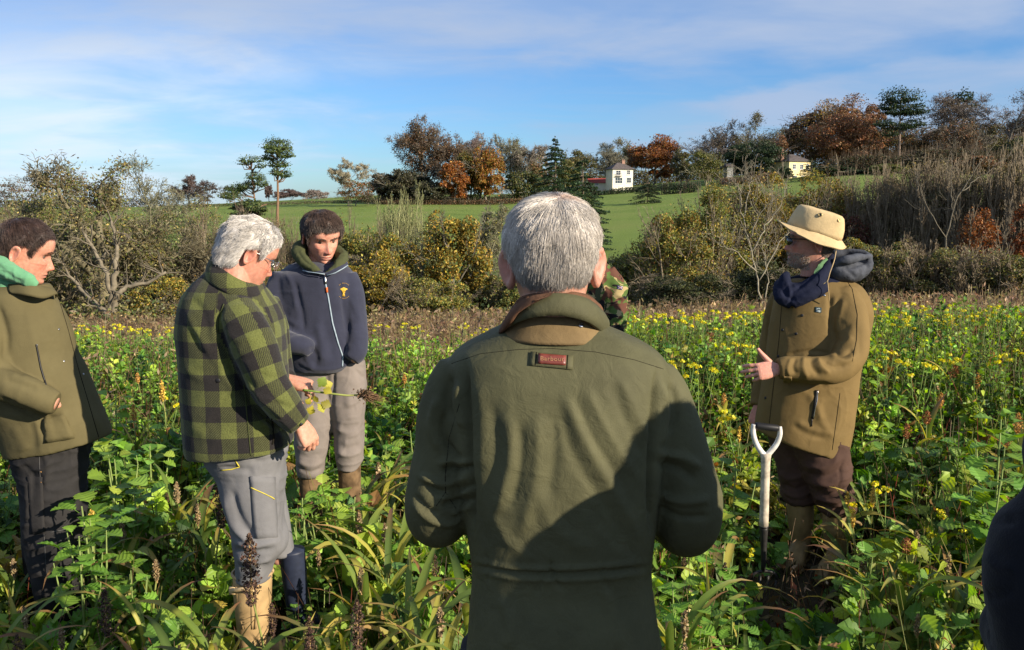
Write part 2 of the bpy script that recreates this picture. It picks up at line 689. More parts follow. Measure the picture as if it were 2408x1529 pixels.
def norm_tree(levels, tips, hw, h, depth=None):
    allp = np.concatenate([l[1] for l in levels])
    c = np.percentile(allp[:, :2], [4, 96], axis=0)
    sx = 2 * hw / max(c[1, 0] - c[0, 0], 1e-3)
    sy = 2 * (depth or hw) / max(c[1, 1] - c[0, 1], 1e-3)
    mx_ = np.percentile(allp[:, 2], 99.5)
    sz = h / mx_
    S = np.array((sx, sy, sz))
    off = np.array((-(c[0, 0] + c[1, 0]) / 2, -(c[0, 1] + c[1, 1]) / 2, 0))

    def tr(p):
        k = np.clip(p[:, 2:3] / (mx_ * 0.5), 0, 1)
        return (p + off * k) * S
    return [(tr(a), tr(b), r0, r1) for a, b, r0, r1 in levels], tr(tips)


GREYB = (0.16, 0.145, 0.11)
BROWN = (0.13, 0.10, 0.07)
OLIVE = (0.17, 0.16, 0.085)
PALE = (0.34, 0.31, 0.22)


def tree(u, Y, vtop, hwpx, kind, label, cat='tree', group=None, seed=0, cols=None, bark=GREYB, n_leaf=3000,
         leaf=0.5, twig=0.03, clump=0.7, lev=None, name=None, trunk_r=None, lift=0.0, u_top=None, stems=1,
         xyz=None, h=None, hw=None, sides=3, dense=1.0, fill=None, haze=7000):
    fill = (0.75 if kind == 'leafy' else 0.0) if fill is None else fill
    rng = np.random.default_rng(seed + 11)
    b = gpt(u, Y) if xyz is None else np.array(xyz, float)
    H = (z_at(vtop, Y) - b[2]) if h is None else h
    HW = (hwpx / FPX * Y) if hw is None else hw
    b = b - np.array((0, 0, 0.05))
    nm = name or {'bare': 'bare_tree', 'leafy': 'broadleaf_tree', 'shrub': 'shrub'}[kind]
    root = empty(nm, b, label, cat, group)
    if lev is None:
        if kind == 'bare':
            lev = [dict(k=6, wob=.10, up=.06, n=12, t0=.18, ang=52, ratio=.66, rr=.5),
                   dict(k=5, wob=.16, up=.10, n=8, t0=.2, ang=42, ratio=.55, rr=.5),
                   dict(k=4, wob=.20, up=.10, n=6, t0=.2, ang=40, ratio=.55, rr=.55),
                   dict(k=3, wob=.25, up=.06, n=6, t0=.15, ang=42, ratio=.6, rr=.6),
                   dict(k=2, wob=.3, up=.03)]
        elif kind == 'leafy':
            lev = [dict(k=5, wob=.10, up=.05, n=9, t0=.2, ang=55, ratio=.62, rr=.5),
                   dict(k=4, wob=.18, up=.06, n=6, t0=.3, ang=45, ratio=.6, rr=.5),
                   dict(k=3, wob=.22, up=.04, n=5, t0=.3, ang=45, ratio=.6, rr=.5),
                   dict(k=2, wob=.25, up=.0)]
        else:
            lev = [dict(k=5, wob=.12, up=.05, n=7, t0=.1, ang=38, ratio=.55, rr=.55),
                   dict(k=4, wob=.18, up=.10, n=6, t0=.15, ang=38, ratio=.6, rr=.55),
                   dict(k=3, wob=.22, up=.08, n=5, t0=.2, ang=40, ratio=.6, rr=.6),
                   dict(k=2, wob=.25, up=.05)]
    r0 = trunk_r or (0.02 * H if kind != 'shrub' else 0.011 * H)
    if stems == 1:
        P0 = [(0, 0, 0)]
        D0 = [(0, 0, 1)]
    else:
        a = rng.uniform(0, 2 * pi, stems)
        rr = rng.uniform(0, 1, stems) ** 0.5
        P0 = np.stack([np.cos(a) * rr * 0.35, np.sin(a) * rr * 0.35, a * 0], 1)
        D0 = np.stack([np.cos(a) * rr * 0.45, np.sin(a) * rr * 0.45, a * 0 + 1], 1)
    L0 = rng.uniform(0.75, 1.1, stems) * (0.62 if kind != 'shrub' else 0.6)
    levels, tips = branch(rng, P0, D0, L0, np.full(stems, 1.0), lev)
    levels, tips = norm_tree(levels, tips, HW, H)
    if lift:
        pass
    tk = MB()
    cw = MB()
    for i, (a, c, q0, q1) in enumerate(levels):
        ra, rb = np.maximum(q0 * r0, twig * 0.5), np.maximum(q1 * r0, twig * 0.5)
        sd_ = 7 if i == 0 else (5 if i == 1 else sides)
        v, f = tubes(a, c + (c - a) * 0.02, ra, rb, sd_)
        col = np.asarray(bark) * (1.0 if i < 2 else 1.08)
        tt = col[None] * np.exp(rng.normal(size=(len(a), 1)) * 0.15)
        tt = np.repeat(tt, 2 * sd_, 0)
        (tk if i < 2 else cw).add(v, f, tt)
    if cols is not None:
        nf = int(n_leaf * fill)
        k = rng.integers(0, len(tips), n_leaf - nf)
        C = tips[k] + rng.normal(size=(n_leaf - nf, 3)) * clump * (HW + H * 0.3) * 0.085
        if nf:
            zc_, rz_ = (0.50, 0.50) if kind == 'shrub' else (0.50, 0.49)
            K = 34
            q = rng.normal(size=(K, 3))
            q /= np.linalg.norm(q, axis=1, keepdims=True)
            q *= rng.uniform(0.25, 0.8, (K, 1)) ** 0.6
            lc = q * np.array((HW, HW, rz_ * H)) + np.array((0, 0, zc_ * H))
            lr = rng.uniform(0.16, 0.36, K)
            ki = rng.integers(0, K, nf)
            w = rng.normal(size=(nf, 3))
            w /= np.linalg.norm(w, axis=1, keepdims=True)
            w[:, 2] = np.where(w[:, 2] < -0.2, -w[:, 2] * 0.6, w[:, 2])
            w *= rng.uniform(0.45, 1.0, (nf, 1)) ** 0.4
            C2 = lc[ki] + w * lr[ki][:, None] * np.array((HW, HW, rz_ * H * .9))
            C = np.concatenate([C, C2])
        C[:, 2] = np.maximum(C[:, 2], 0.03 * H + rng.random(len(C)) * 0.06 * H)
        zc2, rz2 = (0.52, 0.56) if kind != 'leafy' else (0.50, 0.54)
        inside = (C[:, 0] / (1.08 * HW)) ** 2 + (C[:, 1] / (1.08 * HW)) ** 2 + ((C[:, 2] - zc2 * H) / (rz2 * H)) ** 2 < 1
        C = C[inside]
        n_leaf = len(C)
        v, f = cards(C, leaf * rng.uniform(0.6, 1.25, n_leaf), rng)
        # colour drifts from clump to clump
        drift = np.exp(0.28 * vnoise(C / max(HW * 0.35, 0.3), seed)[:, None])
        tt = palette(rng, n_leaf, cols) * drift
        cw.add(v, f, np.repeat(np.clip(tt, 0, 1), 4, 0))
    if kind == 'bare' and haze:
        k = rng.integers(0, len(tips), haze)
        C = tips[k] + rng.normal(size=(haze, 3)) * (HW + H * 0.3) * 0.03
        v, f = cards(C, (.55 if Y > 100 else .26) * rng.uniform(.5, 1.3, haze), rng, aspect=.16 if Y < 100 else .28)
        tt = np.asarray(bark)[None] * 1.1 * np.exp(rng.normal(size=(haze, 1)) * .2)
        cw.add(v, f, np.repeat(tt, 4, 0))
    tk.build('trunk', M_BARK, root)
    cw.build('crown', M_LEAF, root, smooth=False)
    return root


def pine(u, Y, vtop, pads, label, seed, name='pine_tree', vbase=None, lean=0.0, ncard=2600, trunk_r=0.3,
         barkc=(0.20, 0.12, 0.075), gcol=((0.075, 0.11, 0.035, 3), (0.12, 0.15, 0.04, 2), (0.04, 0.06, 0.02, 1)), grp=None, csize=0.75):
    """pads: list of (u, v, half width px, half height px, depth offset m)"""
    rng = np.random.default_rng(seed)
    b = gpt(u, Y)
    root = empty(name, b, label, 'pine tree', grp)
    top = P(pads[0][0], pads[0][1], Y) - b
    n = 12
    t = np.linspace(0, 1, n)
    pts = np.stack([top[0] * t ** 1.3 + 0.35 * np.sin(t * 5 + seed) * t * (1 - t), 0.3 * np.sin(t * 4), top[2] * t], 1)
    v, f = sweep(pts, trunk_r * (1 - 0.72 * t), 9)
    tk = MB().add(v, f, np.repeat(np.array(barkc)[None] * 1.0, len(v), 0))
    cw = MB()
    area = sum(p[2] * p[3] for p in pads)
    for (pu, pv, pw, ph, dy_) in pads:
        c = P(pu, pv, Y + dy_) - b
        a, hh = pw / FPX * Y, ph * 1.2 / FPX * Y
        m = max(60, int(ncard * pw * ph / area))
        q = rng.normal(size=(m, 3))
        q /= np.linalg.norm(q, axis=1, keepdims=True)
        q *= rng.uniform(0.5, 1.0, (m, 1)) ** 0.5
        q[:, 2] = np.where(q[:, 2] < -0.1, q[:, 2] * 0.45, q[:, 2])
        w = 1 + 0.5 * vnoise(q * 2.2 + seed + pu, 5)[:, None] + .15 * rng.normal(size=(m, 1))
        C = c + q * w * np.array((a, a * 0.8, hh))
        vv, ff = cards(C, csize * rng.uniform(0.6, 1.2, m), rng, nrm=np.tile((0, 0, 0.6), (m, 1)) + q * 0.4, aspect=0.75)
        drift = np.exp(0.3 * vnoise(C / (a * 0.4), seed)[:, None])
        cw.add(vv, ff, np.repeat(palette(rng, m, gcol) * drift, 4, 0))
        # limbs from the trunk
        tz = np.clip((c[2] - hh * 0.9 - 0.5) / top[2], 0.25, 0.97)
        s0 = np.array([np.interp(tz, t, pts[:, k]) for k in range(3)])
        for _ in range(4):
            e = c + rng.normal(size=3) * np.array((a, a * .6, hh * .4)) * 0.5
            mid = (s0 + e) / 2 + np.array((0, 0, -0.25 * abs(e[0] - s0[0]) * 0.4)) + rng.normal(size=3) * 0.25
            v, f = sweep([s0, mid, e], [0.13, 0.09, 0.04], 5)
            tk.add(v, f, np.repeat(np.array(barkc)[None] * 0.8, len(v), 0))
    tk.build('trunk', M_BARK, root)
    cw.build('crown', M_LEAF, root, smooth=False)
    return root


def conifer(u, Y, vtop, hwpx, label, seed, n=5200, cols=None, power=1.0, csize=0.7, bottom=0.04, name='conifer_tree', droop=0.25, tiers=16, cat='conifer'):
    rng = np.random.default_rng(seed)
    b = gpt(u, Y)
    H = z_at(vtop, Y) - b[2]
    HW = hwpx / FPX * Y
    root = empty(name, b, label, cat)
    v, f = sweep([(0, 0, 0), (0.1, 0, H * .5), (0, 0, H * 0.99)], [0.018 * H, 0.012 * H, 0.02], 7)
    tk = MB().add(v, f, BROWN)
    cw = MB()
    nb = tiers * 11
    tz = np.sort(rng.uniform(bottom, 0.985, nb))
    tz = (np.round(tz * tiers) + rng.normal(size=nb) * 0.22) / tiers
    tz = np.clip(tz, bottom, 0.985)
    az = rng.uniform(0, 2 * pi, nb)
    ln = HW * (1 - tz) ** power * rng.uniform(0.62, 1.12, nb) + 0.15
    per = np.maximum(4, (n * ln / ln.sum()).astype(int))
    for i in range(nb):
        m = per[i]
        s = rng.uniform(0.1, 1, m) ** 0.7
        rad = s * ln[i]
        side = rng.normal(size=m) * 0.16 * ln[i] * (1.1 - s * 0.7)
        dz_ = tz[i] * H - droop * rad * s + 0.10 * ln[i] * s ** 3 + rng.normal(size=m) * 0.12 * csize
        C = np.stack([np.cos(az[i]) * rad - np.sin(az[i]) * side, np.sin(az[i]) * rad + np.cos(az[i]) * side, dz_], 1)
        vv, ff = cards(C, csize * rng.uniform(0.5, 1.15, m), rng, nrm=np.tile((0, 0, 1.0), (m, 1)), aspect=0.5)
        cw.add(vv, ff, np.repeat(palette(rng, m, cols), 4, 0))
        e = np.array((np.cos(az[i]) * ln[i] * .9, np.sin(az[i]) * ln[i] * .9, tz[i] * H - droop * ln[i] * .7))
        v, f = tubes(np.array([(0, 0, tz[i] * H)]), e[None], [0.05], [0.02], 3)
        cw.add(v, f, BROWN)
    tk.build('trunk', M_BARK, root)
    cw.build('crown', M_LEAF, root, smooth=False)
    return root


ORANGE = ((0.30, 0.115, 0.025, 4), (0.22, 0.075, 0.02, 3), (0.35, 0.18, 0.04, 2), (0.14, 0.07, 0.025, 1))
RUST = ((0.24, 0.10, 0.045, 4), (0.17, 0.08, 0.04, 3), (0.30, 0.14, 0.05, 2))
RUSTL = ((0.27, 0.15, 0.075, 4), (0.20, 0.115, 0.06, 3), (0.14, 0.10, 0.05, 2))
OCHRE = ((0.28, 0.19, 0.035, 4), (0.20, 0.15, 0.03, 3), (0.10, 0.10, 0.025, 2), (0.35, 0.22, 0.04, 1))
OLIVEL = ((0.13, 0.13, 0.035, 4), (0.09, 0.105, 0.03, 3), (0.18, 0.15, 0.04, 1))
DKGREEN = ((0.028, 0.05, 0.02, 4), (0.018, 0.032, 0.015, 3), (0.05, 0.075, 0.025, 1))
SPRUCE = ((0.040, 0.075, 0.032, 4), (0.025, 0.05, 0.022, 3), (0.065, 0.10, 0.035, 2))
DULL = ((0.10, 0.085, 0.045, 4), (0.07, 0.06, 0.035, 3), (0.14, 0.10, 0.05, 1))
PURPB = (0.12, 0.085, 0.075)
G_FAR = 'trees along the skyline'
G_HEDGE = 'shrubs and trees of the valley hedge'

# ---- skyline, left
tree(60, 300, 412, 62, 'leafy', 'wide hazy brown tree at the far left end of the skyline', cols=DULL + ((0.16, 0.085, 0.05, 3),), seed=1, n_leaf=2600, leaf=.55, bark=PURPB, group=G_FAR, twig=.06)
tree(150, 290, 398, 70, 'leafy', 'rusty brown rounded tree on the skyline behind the gnarled hedge tree', cols=RUSTL, seed=2, n_leaf=2200, leaf=.5, bark=PURPB, group=G_FAR, twig=.06)
tree(446, 300, 414, 36, 'bare', 'grey leafless round tree on the skyline left of the dark dome tree', seed=3, bark=PURPB, group=G_FAR, twig=.07)
tree(487, 290, 428, 34, 'leafy', 'dark dome shaped tree on the skyline left of the pines', cols=((0.06, .05, .04, 3), (.09, .07, .05, 2)), seed=4, n_leaf=2200, leaf=.5, bark=PURPB, group=G_FAR, twig=.06)
tree(542, 280, 436, 26, 'leafy', 'dark green bushy tree left of the small pine', cols=DKGREEN + OLIVEL, seed=5, n_leaf=1500, leaf=.5, group=G_FAR, twig=.05)
tree(680, 310, 446, 24, 'bare', 'small purple brown leafless tree on the horizon right of the tall pine', seed=6, bark=PURPB, group=G_FAR, twig=.07)
tree(737, 320, 447, 26, 'bare', 'small pale leafless tree on the horizon, paler of the two right of the tall pine', seed=7, bark=(.24, .2, .17), group=G_FAR, twig=.07)
tree(633, 310, 432, 6, 'bare', 'thin upright leafless tree just left of the tall pine trunk', seed=8, bark=PURPB, group=G_FAR, twig=.05)
tree(820, 240, 376, 38, 'bare', 'slender pale leafless tree above the rust dome tree', seed=9, bark=(.28, .25, .17), group=G_FAR, twig=.05, dense=.6,
     lev=[dict(k=6, wob=.10, up=.06, n=7, t0=.35, ang=50, ratio=.55, rr=.5), dict(k=4, wob=.16, up=.05, n=6, t0=.2, ang=42, ratio=.5, rr=.5), dict(k=3, wob=.22, up=.04, n=5, t0=.3, ang=45, ratio=.55), dict(k=2, wob=.25, up=.0)])
tree(836, 238, 417, 42, 'leafy', 'rust coloured dome shaped tree at the end of the pasture', cols=RUST + OLIVEL, seed=10, n_leaf=2800, leaf=.45, group=G_FAR, twig=.05)
tree(866, 236, 452, 18, 'shrub', 'dull brown bush beside the rust dome tree', cols=DULL, seed=11, n_leaf=900, leaf=.4, group=G_FAR)
pine(652, 160, 327, [(652, 345, 30, 17, 0), (630, 372, 14, 10, 1), (672, 366, 18, 12, -1), (655, 388, 26, 11, 0.5), (650, 407, 14, 9, -1), (672, 412, 13, 10, 0.5), (640, 355, 20, 12, -2)],
     'tall pine tree with a long bare trunk and tufted crown', 12, ncard=5600, csize=.33, trunk_r=.3)
pine(600, 175, 368, [(591, 378, 28, 9, 0), (575, 385, 14, 7, 1), (612, 392, 12, 7, -1), (600, 417, 20, 10, 0), (616, 432, 15, 13, -1), (590, 432, 14, 8, 1), (578, 440, 22, 10, 1), (558, 446, 24, 12, 2), (545, 462, 24, 10, 0)],
     'smaller crooked pine tree left of the tall pine', 13, ncard=4800, csize=.33, trunk_r=.24)
pine(585, 60, 470, [(585, 480, 34, 8, 0), (570, 490, 26, 8, 1), (603, 493, 24, 8, -1), (585, 503, 38, 7, 0)],
     'top of a dark spreading pine poking above the hedge under the two pines', 14, ncard=1800, csize=.22, trunk_r=.15)

# ---- central wood
for (u_, Y_, vt, hw_, kd, cl, bk, nl, lf, lab) in [
    (905, 255, 403, 32, 'leafy', DULL, GREYB, 1800, .5, 'dark low tree at the left end of the central wood'),
    (940, 250, 398, 40, 'leafy', ((.06, .06, .035, 3), (.09, .08, .04, 2)), GREYB, 2400, .5, 'dark bushy tree in front of the tallest wood tree'),
    (990, 262, 278, 46, 'bare', DULL + RUSTL, BROWN, 3200, .38, 'tallest tree of the central wood, brown with a broad airy top'),
    (975, 255, 400, 48, 'leafy', ((.05, .055, .03, 3), (.08, .075, .035, 2)), GREYB, 2600, .5, 'dark undergrowth tree below the tallest wood tree'),
    (1060, 262, 318, 38, 'bare', RUSTL, BROWN, 1600, .38, 'brown half bare tree right of the tallest wood tree'),
    (1068, 245, 377, 32, 'leafy', ORANGE, GREYB, 3400, .45, 'bright orange rounded tree at the front of the wood'),
    (1105, 250, 352, 32, 'leafy', OLIVEL + OCHRE, OLIVE, 2200, .45, 'olive coloured tree between the two orange trees'),
    (1145, 248, 338, 38, 'leafy', ORANGE + OCHRE, GREYB, 4000, .45, 'taller orange and ochre tree standing clear on the lawn'),
    (1128, 290, 315, 34, 'bare', None, (.24, .2, .17), 0, .4, 'pale grey leafless tree behind the taller orange tree'),
    (1208, 285, 320, 36, 'bare', OLIVEL, (.2, .19, .13), 500, .35, 'greenish grey leafless tree with an oval top right of the orange trees'),
    (1245, 280, 342, 34, 'bare', None, (.22, .19, .15), 0, .4, 'grey leafless tree just left of the tall spruce'),
    (1100, 285, 330, 40, 'bare', None, (.2, .15, .13), 0, .4, 'purple grey leafless tree behind the bright orange tree'),
    (1232, 255, 402, 44, 'leafy', DKGREEN + OLIVEL, GREYB, 3200, .45, 'dark evergreen bush mass beside the lawn'),
    (1268, 262, 370, 26, 'leafy', RUSTL + OLIVEL, GREYB, 1200, .4, 'reddish thin tree beside the spruce'),
    (1015, 246, 425, 40, 'leafy', ((.05, .055, .03, 3), (.08, .075, .035, 2)), GREYB, 2000, .45, 'low dark tree at the edge of the wood above the field'),
    (1352, 300, 350, 44, 'leafy', OLIVEL + DULL, OLIVE, 2600, .45, 'broad olive brown tree right of the tall spruce'),
    (1330, 285, 375, 30, 'leafy', OLIVEL, OLIVE, 1400, .45, 'small olive tree tucked behind the spruce'),
    (1455, 330, 328, 40, 'bare', OLIVEL, (.2, .19, .13), 700, .4, 'tall grey green tree behind the white house'),
    (1436, 310, 352, 26, 'bare', None, (.17, .16, .11), 0, .4, 'dark leafless tree left of the white house roof'),
    (1536, 318, 318, 60, 'leafy', RUST + ORANGE, GREYB, 6500, .5, 'big red brown beech tree beside the white house'),
    (1602, 285, 348, 22, 'leafy', OLIVEL + DULL, GREYB, 1400, .4, 'narrow dull tree at the right of the red brown beech'),
    (1660, 262, 350, 42, 'leafy', OLIVEL, (.26, .25, .17), 1700, .42, 'pale olive tree with a visible forked trunk on the lawn'),
    (1682, 300, 284, 50, 'bare', DULL, (.13, .11, .09), 800, .4, 'broad grey brown leafless tree on the skyline left of the flat topped tree'),
    (1770, 300, 269, 44, 'bare', OLIVEL + DULL, (.15, .14, .09), 1500, .4, 'flat topped olive tree above the dark evergreen'),
    (1768, 268, 330, 66, 'leafy', DKGREEN, BROWN, 5200, .5, 'huge dark evergreen tree left of the yellow house'),
    (1826, 275, 316, 24, 'leafy', RUSTL, PURPB, 1600, .38, 'thin reddish tree in front of the yellow house chimney'),
    (1950, 300, 236, 82, 'leafy', RUSTL + OCHRE, BROWN, 5500, .5, 'tallest russet oak on the ridge, behind the round one'),
    (1895, 300, 262, 54, 'leafy', RUSTL + DULL, BROWN, 3500, .5, 'brown oak at the left shoulder of the ridge trees'),
    (2008, 292, 224, 60, 'leafy', RUSTL, BROWN, 4200, .5, 'russet oak top left of the big ridge pine'),
    (1985, 275, 262, 78, 'leafy', RUSTL + RUST, BROWN, 6500, .5, 'large round russet tree in front of the ridge oaks'),
    (1960, 250, 388, 44, 'leafy', DKGREEN, BROWN, 2600, .45, 'dark evergreen bush right of the yellow house'),
    (2010, 246, 400, 34, 'leafy', DKGREEN, BROWN, 2000, .45, 'dark rounded evergreen bush under the round russet tree'),
    (1842, 250, 392, 18, 'leafy', DKGREEN, BROWN, 1300, .4, 'narrow dark yew at the left corner of the yellow house'),
    (2085, 285, 300, 52, 'leafy', RUSTL + OLIVEL, BROWN, 2600, .5, 'dark brown tree under the big ridge pine'),
    (2150, 270, 330, 44, 'leafy', ((.20, .12, .03, 2), (.10, .075, .03, 4)), BROWN, 2400, .45, 'ochre and brown tree right of the big pine trunk'),
    (2088, 238, 385, 36, 'leafy', OLIVEL + ((.10, .13, .035, 4),), OLIVE, 2400, .42, 'green rounded tree below the big pine trunk'),
    (2232, 285, 222, 60, 'bare', DULL, (.15, .12, .10), 900, .4, 'tall leafless ridge tree right of the big pine'),
    (2235, 262, 285, 56, 'bare', DULL + RUSTL, (.13, .11, .08), 2200, .4, 'brown half bare tree in front of the tall leafless ridge tree'),
    (2300, 280, 290, 60, 'leafy', OLIVEL + DULL, BROWN, 3000, .45, 'dark olive tree filling the ridge near the right end'),
    (2378, 262, 208, 58, 'bare', RUSTL, (.14, .12, .10), 1300, .36, 'wide leafless oak with brown tufts at the right end of the ridge'),
    (2390, 250, 320, 60, 'leafy', DKGREEN + OLIVEL, BROWN, 3000, .45, 'dark evergreen tree under the wide leafless oak'),
    (2180, 246, 350, 46, 'leafy', DULL, BROWN, 2200, .42, 'dull brown tree between the ridge and the thicket'),
    (2290, 240, 365, 56, 'leafy', DULL + RUSTL, BROWN, 2400, .42, 'brown scrubby tree above the thicket at the right'),
]:
    tree(u_, Y_, vt, hw_ * 1.12, kd, lab, cols=cl, seed=int(u_ * 7 + vt) % 9973, n_leaf=int(nl * 4.2), leaf=lf * 1.25, bark=bk, group=G_FAR, twig=.085, clump=.8)
pine(2113, 262, 213, [(2118, 232, 42, 18, 0), (2090, 252, 26, 12, 1), (2150, 262, 24, 16, -1), (2118, 262, 46, 16, 1), (2078, 292, 26, 9, 0), (2150, 292, 24, 12, 0), (2112, 300, 38, 10, 1), (2092, 316, 22, 7, -1)],
     'tallest dark pine on the ridge with layered crown', 31, ncard=9000, csize=.55, trunk_r=.5, barkc=(.2, .15, .12), gcol=DKGREEN)
pine(2262, 300, 216, [(2266, 232, 26, 14, 0), (2285, 248, 14, 9, 0), (2255, 250, 20, 10, 1)],
     'small dark pine top peeping out of the ridge trees', 32, ncard=1400, csize=.7, trunk_r=.4, barkc=(.2, .15, .12), gcol=DKGREEN)
conifer(1304, 150, 318, 96, 'tall dark green spruce standing in the field behind the grey haired man', 41, 16000, SPRUCE, 0.95, .45, .03, tiers=20)
conifer(1368, 110, 368, 92, 'broad lower spruce spreading behind the grey haired man', 42, 15000, SPRUCE, 0.7, .36, .02, tiers=15)
conifer(1388, 310, 362, 9, 'left one of two narrow dark cypresses left of the white house', 43, 700, DKGREEN, 0.5, .5, .02, droop=-.3)
conifer(1402, 310, 360, 9, 'right one of two narrow dark cypresses left of the white house', 44, 700, DKGREEN, 0.5, .5, .02, droop=-.3)
conifer(1522, 200, 422, 46, 'low dark spreading conifer on the lawn in front of the beech', 45, 3600, DKGREEN, 0.55, .42, .02, tiers=8)
conifer(1908, 235, 372, 44, 'dark layered conifer in front of the yellow house', 46, 3000, DKGREEN, 0.6, .45, .02, tiers=9)

# ---- low hedges on the skyline and garden hedges
def hedge(pts, h, wd, label, cols, seed, n=4000, leaf=0.35, name='hedge', cat='hedge', group=None):
    rng = np.random.default_rng(seed)
    A = [gpt(u, Y) for u, Y in pts]
    A = np.array(A)
    root = empty(name, A[0], label, cat, group)
    t = rng.uniform(0, len(A) - 1, n)
    i = np.minimum(t.astype(int), len(A) - 2)
    fr = (t - i)[:, None]
    C = A[i] * (1 - fr) + A[i + 1] * fr
    hh = h * (0.75 + 0.3 * vnoise(C * 0.15, seed))
    C = C + rng.normal(size=(n, 3)) * np.array((wd, wd, 0)) * 0.4
    C[:, 2] += rng.uniform(0, 1, n) * hh
    v, f = cards(C - A[0], leaf * rng.uniform(.6, 1.3, n), rng)
    cw = MB().add(v, f, np.repeat(palette(rng, n, cols), 4, 0))
    m = n // 20
    s = C[:m] - A[0]
    e = s + rng.normal(size=(m, 3)) * np.array((.15, .15, 0)) + np.array((0, 0, h * .4))
    v, f = tubes(s - np.array((0, 0, h * .3)), e, np.full(m, .04), np.full(m, .02), 3)
    st = MB().add(v, f, BROWN)
    st.build('stems', M_BARK, root)
    cw.build('foliage', M_LEAF, root, smooth=False)
    return root


hedge([(-60, 282), (60, 283), (220, 284), (420, 286)], 3.4, 2.5, 'long dark hedge along the top of the left field', ((.05, .055, .035, 3), (.08, .07, .04, 2)), 50, 7000, .5)
hedge([(440, 265), (620, 262), (780, 262), (900, 262)], 1.0, 1.5, 'thin brown field hedge running along the top of the pasture below the pines', DULL, 51, 3000, .35)
hedge([(900, 246), (1000, 243), (1090, 243), (1160, 243), (1262, 243)], 2.0, 1.5, 'brown twiggy hedge between pasture and central wood', DULL + RUSTL, 52, 5000, .35)
hedge([(1385, 262), (1440, 262), (1500, 262), (1560, 258)], 1.9, 2.0, 'clipped dark hedge below the white house', DKGREEN, 53, 3500, .4)
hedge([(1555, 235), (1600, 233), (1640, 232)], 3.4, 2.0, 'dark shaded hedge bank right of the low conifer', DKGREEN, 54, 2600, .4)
hedge([(1690, 250), (1760, 248), (1820, 248)], 3.0, 2.0, 'reddish brown scrub in front of the dark evergreen', DULL + RUSTL, 55, 3000, .4)

hedge([(1965, 250), (2080, 248), (2200, 246), (2320, 244), (2440, 242)], 7.0, 5.0, 'dark woodland edge scrub running below the ridge trees', ((.04, .05, .022, 4), (.08, .065, .03, 3), (.11, .07, .035, 2)), 56, 26000, .5, name='woodland_edge', cat='scrub')
hedge([(885, 250), (960, 249), (1040, 249), (1120, 252), (1260, 256)], 3.2, 4.0, 'dark scrub along the foot of the central wood', ((.045, .05, .025, 4), (.08, .065, .03, 3)), 57, 9000, .45, name='woodland_edge', cat='scrub')
hedge([(1240, 360), (1400, 362), (1560, 362), (1700, 358), (1850, 350)], 9.0, 6.0, 'distant olive woodland strip rising behind the white house', OLIVEL + DULL, 58, 16000, .8, name='woodland_edge', cat='scrub')
hedge([(1860, 318), (1980, 318), (2100, 316), (2220, 314), (2340, 312), (2450, 310)], 15.0, 7.0, 'tall brown woodland mass behind the ridge trees', DULL + RUSTL + ((.06, .065, .03, 4),), 59, 26000, .7, name='woodland_edge', cat='scrub')
# ---- houses
M_WALLW = simple_mat('cream_render', (0.74, 0.69, 0.58), 0.9, 0.1, noise=.06, nscale=1.0)
M_WALLY = simple_mat('yellow_render', (0.74, 0.62, 0.34), 0.9, 0.1, noise=.06, nscale=1.0)
M_SLATE = simple_mat('roof_slate', (0.10, 0.085, 0.08), 0.8, 0.2, noise=.25, nscale=2.0)
M_TILE = simple_mat('red_roof_tile', (0.28, 0.06, 0.05), 0.8, 0.2, noise=.25, nscale=2.0)
M_GLASS = simple_mat('window_glass', (0.05, 0.07, 0.09), 0.15, 0.6, noise=.1)
M_WHITE = simple_mat('white_paint', (0.75, 0.74, 0.70), 0.6, 0.3, noise=.04)
M_BRICK = simple_mat('chimney_brick', (0.33, 0.20, 0.15), 0.9, 0.1, noise=.2, nscale=4)


